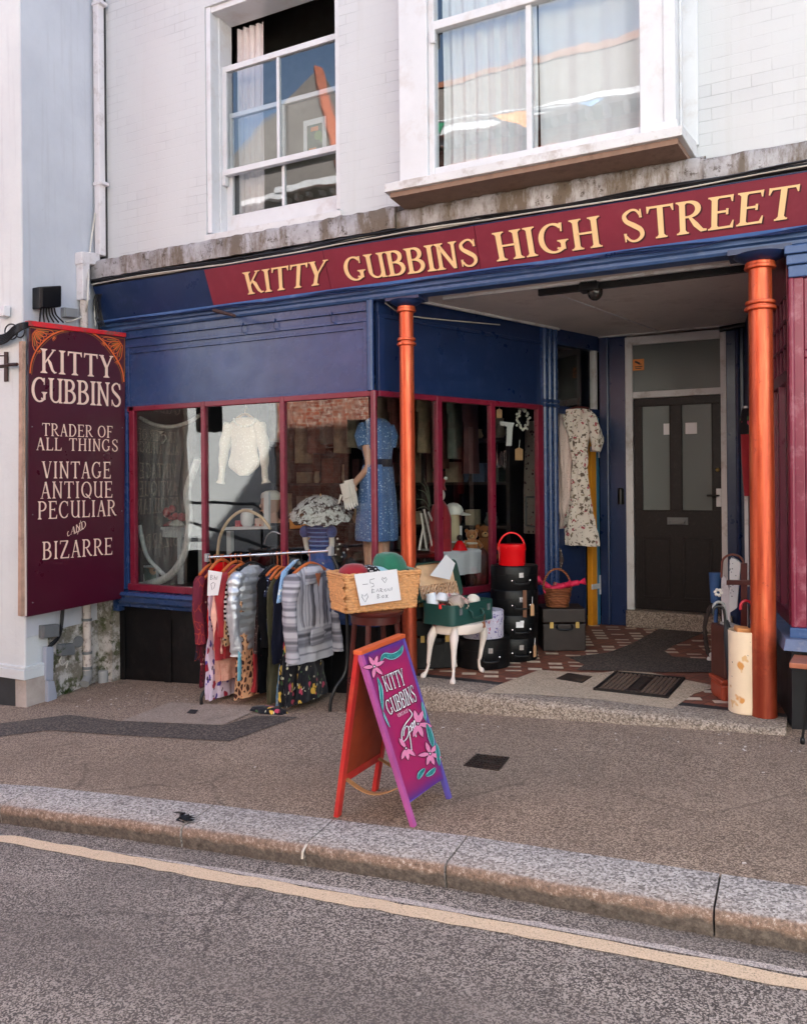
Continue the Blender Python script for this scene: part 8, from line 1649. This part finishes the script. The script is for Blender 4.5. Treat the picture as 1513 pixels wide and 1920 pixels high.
b = MB(); b.tube([(q0.x, q0.y, z2_ + .02), (q0.x, q0.y, -.22)], .035, 14); b.build('lower_pipe', M('peeling_pipe_paint', (206, 192, 184), .7, .1, 8, .2, dirt=(96, 60, 48), da=.8, ds=14), dp, smooth=50)
for y in (1160, 1222, 1250): z = PW(160, y, .05).z; b = MB(); b.lathe([(.036, -.012), (.043, -.01), (.043, .01), (.036, .012)], (q0.x, q0.y, z), 14); b.build('joint', GREYD, dp, smooth=50)
b = MB(); b.tube(crom([(q0.x, q0.y, -.2), (q0.x, q0.y, -.27), (q0.x + .03, q0.y - .06, -.31)], 4), .04, 14); b.build('shoe', GREY, dp, smooth=50)
b = MB(); g = gz(-5.55, 5.2); b.lathe([(.045, 0), (.045, .1), (.038, .11)], (q0.x + .02, q0.y + .16, g - .01), 14); b.build('pipe_stub', GREY, cat='pipe', label='short grey pipe stub in the ground beside the drainpipe shoe', smooth=50)
def wallbox(name, label, x0, y0, x1, y1, th, mat, cat='junction box', tilt_=0):
    t_ = thing(name, label, cat, PW((x0 + x1) / 2, y1)); q = [PW(x0, y1), PW(x1, y1 - tilt_), PW(x1, y0 - tilt_), PW(x0, y0)]; b = MB(); b.prism(q, (th, 0, 0)); b.build('body', mat, t_, bevel=.006)
    c = sum(q, Vector()) / 4; q2 = [c + (p - c) * .93 + Vector((th, 0, 0)) for p in q]; b = MB(); b.prism(q2, (.012, 0, 0)); b.build('cover', mat, t_, bevel=.004); return t_
wallbox('junction_box', 'large black plastic junction box high on the side wall above the sign', 61, 540, 100, 580, .1, BLACK, tilt_=2)
wallbox('junction_box', 'small grey junction box beside the pipe above the sign', 114, 577, 139, 595, .05, GREY, tilt_=-3)
wallbox('junction_box', 'grey box with rounded corners just below the sign board', 73, 1172, 104, 1196, .05, GREYD, tilt_=3)
wallbox('junction_box', 'lower grey box beside the peeling pipe and green weed', 105, 1208, 133, 1230, .05, GREYD, tilt_=3)
cdt = thing('conduit', 'grey blue trunking with a flared foot on the side wall', 'trunking', PW(88, 1325)); COND = M('grey_blue_trunking', (166, 170, 184), .5, .06); b = MB(); b.prism([PW(79, 1275), PW(93, 1274), PW(94, 1212), PW(80, 1212)], (.05, 0, 0)); b.build('cover', COND, cdt, bevel=.004)
b = MB(); lo_ = [PW(80, 1324), PW(97, 1320), PW(97, 1302), PW(82, 1302)]; b.prism([PW(80, 1325), PW(97, 1320), PW(97, 1300), PW(92, 1275), PW(80, 1275)], (.07, 0, 0)); b.build('flared_foot', COND, cdt, bevel=.006)
b = MB(); c = PW(144, 1203, .01); b.tube([c, c + Vector((.02, 0, 0))], .05, 16); b.build('wall_disc', GREYD, cat='cover', label='rusty round disc on the wall left of the peeling pipe', smooth=40)
b = MB(); pts = [PY(x, y, 5.3) for x, y in ((187, 1150), (185, 1180), (183, 1210))]; b.tube(pts, .04, 10); b.build('black_pipe', BLACK, cat='pipe', label='thick black pipe in the corner under the sign and window sill', smooth=50)
b = MB(); q = [PY(x, y, 4.412) for x, y in [(7, 597), (21, 594), (21, 575), (7, 577)]]; b.prism(q, (0, -.06, 0)); b.build('telecom_box', WHITE, cat='telecom box', label='small white telecom box on the front of the white house', bevel=.006)
br = thing('iron_bracket', 'rusty iron bracket cross on the front of the white house', 'bracket', PY(14, 715, 4.4)); b = MB(); RUST = M('rusted_iron', (66, 44, 40), .7, .3, 20, .3)
b.prism([PY(x, y, 4.415) for x, y in [(11, 716), (17, 715), (17, 660), (11, 660)]], (0, -.015, 0)); b.build('plate', RUST, br, bevel=.002)
b = MB(); b.tube([PY(14, 686, 4.39), PY(-40, 691, 3.9)], .014, 8); b.tube([PY(14, 684, 4.39), PY(33, 683, 4.38)], .014, 8); b.build('arm', RUST, br); b = MB(); b.tube([PY(13, 667, 4.39), PY(-40, 668, 3.95)], .006, 6); b.build('stay', RUST, br)
b = MB(); b.tube([PY(40, 672, 4.39), PY(46, 900, 4.385), PY(49, 1155, 4.385)], .014, 8); b.build('pole', M('weathered_pole', (206, 188, 178), .7, .1, 8, .2), cat='pole', label='thin pale pole fixed up the corner of the white house', smooth=50)
# cables
rc = random.Random(6)
def cable(name, label, pts, r, mat, k=5): b = MB(); b.tube(crom(pts, k), r, 6); return b.build(name, mat, cat='cable', label=label, smooth=60, group='cables along the shopfront')
CW = M('pale_cable', (206, 200, 190), .6); CB = M('black_cable', (24, 22, 24), .5)
n = 26
for k in range(8):
    pts = []
    for i in range(n + 1):
        x = -5.7 + (4.0 + 5.7) * i / n; y0 = FT.y - .004
        pts.append((x, y0 + .012 * (k % 3) - .01, FT.z + .012 + .012 * (k // 3) + .01 * math.sin(i * .9 + k * 2.1) + rc.uniform(-.006, .006)))
    cable('cable', ('black' if k % 4 else 'pale') + ' cable clipped along the top of the fascia sign', pts, .0075 if k % 4 else .006, CB if k % 4 else CW, 3)
for k in range(3):
    pts = [(-5.6 + 5.9 * i / n, 5.212 - .004 * k, 2.895 - .008 * k + .008 * math.sin(i * 1.3 + k) + rc.uniform(-.006, .006)) for i in range(n + 1)]
    cable('cable', 'dark blue cable sagging along the cornice under the fascia sign', pts, .005, NAVYD, 3)
for k in range(5): cable('cable', 'black cable looping down from the fascia end beside the drainpipe', [PY(186 + k * 2, 540 + k, 5.2), PY(176 + k * 3, 565, 5.18), PY(178 + 4 * k, 590 + 3 * k, 5.2), PY(186 + 3 * k, 612, 5.2)], .005, CB)
cable('cable', 'pale cable running down beside the white drainpipe', [PY(179, 400, 5.22), PY(172, 450, 5.2), PY(167, 500, 5.1), PY(165, 560, 5.0), PW(150, 590, .06), PW(130, 602, .05), PW(118, 604, .04)], .008, CW)
cable('cable', 'second pale cable hanging from the end of the fascia', [PY(180, 548, 5.2), PY(178, 580, 5.2), PY(180, 612, 5.2)], .007, CW)
for k in range(6): x = 70 + k * 5; cable('cable', 'black cable leaving the bottom of the black junction box', [PW(x, 579, .05), PW(x - 3 + k, 592, .06), PW(x - 6 + 4 * k, 606, .07)], .007, CB)
for k in range(6): cable('cable', 'black cable in the tangle on the corner of the white house', [PY(-30, 630 + k * 4, 4.38), PY(8, 628 + 3 * k, 4.36), PY(28, 612 + 3 * k, 4.36), PY(45, 606 + k * 2, 4.37), PW(60, 605 + k, .05)], .009, CB)
for cx, r_ in ((38, 9), (22, 12)): cable('cable', 'loop of slack black cable on the front of the white house', [PY(cx + r_ * math.cos(a * PI / 5), 622 + r_ * 1.2 * math.sin(a * PI / 5), 4.36) for a in range(11)], .006, CB, 3)
for k in range(3): cable('cable', 'black cable between the grey boxes below the sign', [PW(112 + 2 * k, 1140, .03), PW(110 + 2 * k, 1165, .03), PW(106 + k, 1190, .04), PW(90 + 4 * k, 1205, .04), PW(86 + 2 * k, 1213, .03)], .007, CB)
cable('cable', 'loop of white cable hanging below the lower grey box', [PW(112, 1230, .03), PW(106, 1240, .04), PW(112, 1246, .04), PW(122, 1238, .04), PW(120, 1252, .03)], .005, CW)
cable('cable', 'pale wire drooping along the navy side panel by the slender column', [sp_(.08, .03, 2.8), sp_(.3, .02, 2.74), sp_(.8, .02, 2.76), sp_(1.4, .02, 2.8)], .005, CW)
b = MB(); p0, p1 = PY(402, 582, 5.2), PY(440, 592, 5.05); b.tube([p0, p1], [.016, .013], 8); b.build('iron_stub', RUST, cat='bracket', label='rusty iron stub poking out under the left end of the red sign', smooth=50)
for x in (455, 515, 622): # hooks on the panel
    b = MB(); a = PY(x, 600, 5.27); b.tube([(a.x, 5.28, 2.76), (a.x, 5.262, 2.72), (a.x, 5.262, 2.68), (a.x + .02, 5.262, 2.67)], .005, 6); b.build('hook', NAVYD, cat='hook', label='small navy painted hook on the panel above the shop window', group='hooks on the navy panel')
cv = thing('dome_camera', 'black dome security camera on the lobby ceiling', 'security camera', PY(1108, 548, 5.72)); c = PY(1110, 548, 5.72)
b = MB(); b.box((c.x - .085, 5.66, 2.79), (c.x + .055, 5.78, 2.862)); b.build('housing', BLACK, cv, bevel=.008); b = MB(); b.ball((c.x + .02, 5.72, 2.785), (.055, .055, .062), 18, 12); b.build('dome', M('smoked_dome', (44, 42, 40), .15, .05), cv, smooth=70)
b = MB(); a = PY(1348, 618, 7.95); b.tube([(a.x, 7.95, a.z), (a.x + .1, 7.95, a.z + .01), (a.x + .3, 7.9, a.z + .03)], .025, 10); b.tube(crom([(a.x + .3, 7.9, a.z + .03), (a.x + .36, 7.6, a.z + .02), (a.x + .38, 7.3, a.z - .05)], 4), .03, 8); b.build('dark_duct', BLACK, cat='duct', label='dark duct along the lobby ceiling above the front door', smooth=50)
# weeds, litter
rw = random.Random(12); GRN = M('weed_green', (70, 92, 44), .8, .3, 20)
for px, py, lab, n_ in ((108, 1222, 'green weed sprouting beside the lower grey box', 16), (120, 1300, 'tuft of pale weed at the foot of the mossy wall', 26)):
    c = PW(px, py, .03); b = MB()
    for k in range(n_):
        a = rw.uniform(0, 2 * PI); L = rw.uniform(.03, .1); d_ = Vector((abs(math.cos(a)) * .5 + .1, math.sin(a) * .7, rw.uniform(.2, 1))).normalized(); s_ = d_.cross(Vector((0, 0, 1))).normalized() * .008; p = c + Vector((0, rw.uniform(-.03, .03), rw.uniform(-.02, .02)))
        b.add([p, p + d_ * L * .5 + s_, p + d_ * L, p + d_ * L * .5 - s_], [(0, 1, 2, 3)])
    b.build('weed', GRN, cat='weed', label=lab, recalc=False)
b = MB()
for k in range(110):
    if k < 46: x = rw.uniform(-5.5, -4.4); y = rw.uniform(4.5, 5.25)
    elif k < 86: x = rw.uniform(-2.4, -.1); y = rw.uniform(4.72, 5.05)
    else: x = rw.uniform(-3.5, .1); y = rw.uniform(3.4, 5)
    s_ = rw.uniform(.003, .012); z = gz(x, y) + .002; a = rw.uniform(0, PI); u = Vector((math.cos(a), math.sin(a), 0)); v = Vector((-u.y, u.x, .3)); p = Vector((x, y, z))
    b.add([p - u * s_ - v * s_ * .4, p + u * s_ - v * s_ * .2, p + u * s_ * .8 + v * s_ * .6, p - u * s_ * .6 + v * s_ * .5], [(0, 1, 2, 3)])
b.build('litter', M('pale_litter', (206, 192, 180), .8), kind='stuff', recalc=False)
b = MB(); c = PG(338, 1533, .012)
for k in range(9): a = rw.uniform(0, 2 * PI); b.tube([c, c + Vector((math.cos(a) * .05, math.sin(a) * .04, .006)), c + Vector((math.cos(a + .5) * .09, math.sin(a + .4) * .05, .003))], [.006, .005, .002], 5)
b.build('twig', BLACK, cat='twig', label='black scrap of twig lying on the left kerb stone')
b = MB(); p = PG(575, 1583); b.tube([(p.x, p.y + .0, p.z + .0), (p.x, p.y - .032, p.z - .02), (p.x, p.y - .036, p.z - .05)], .0055, 8); b.build('kerb_outlet', M('pale_metal', (206, 192, 178), .5), cat='drain outlet', label='small pale pipe end let into the kerb face')
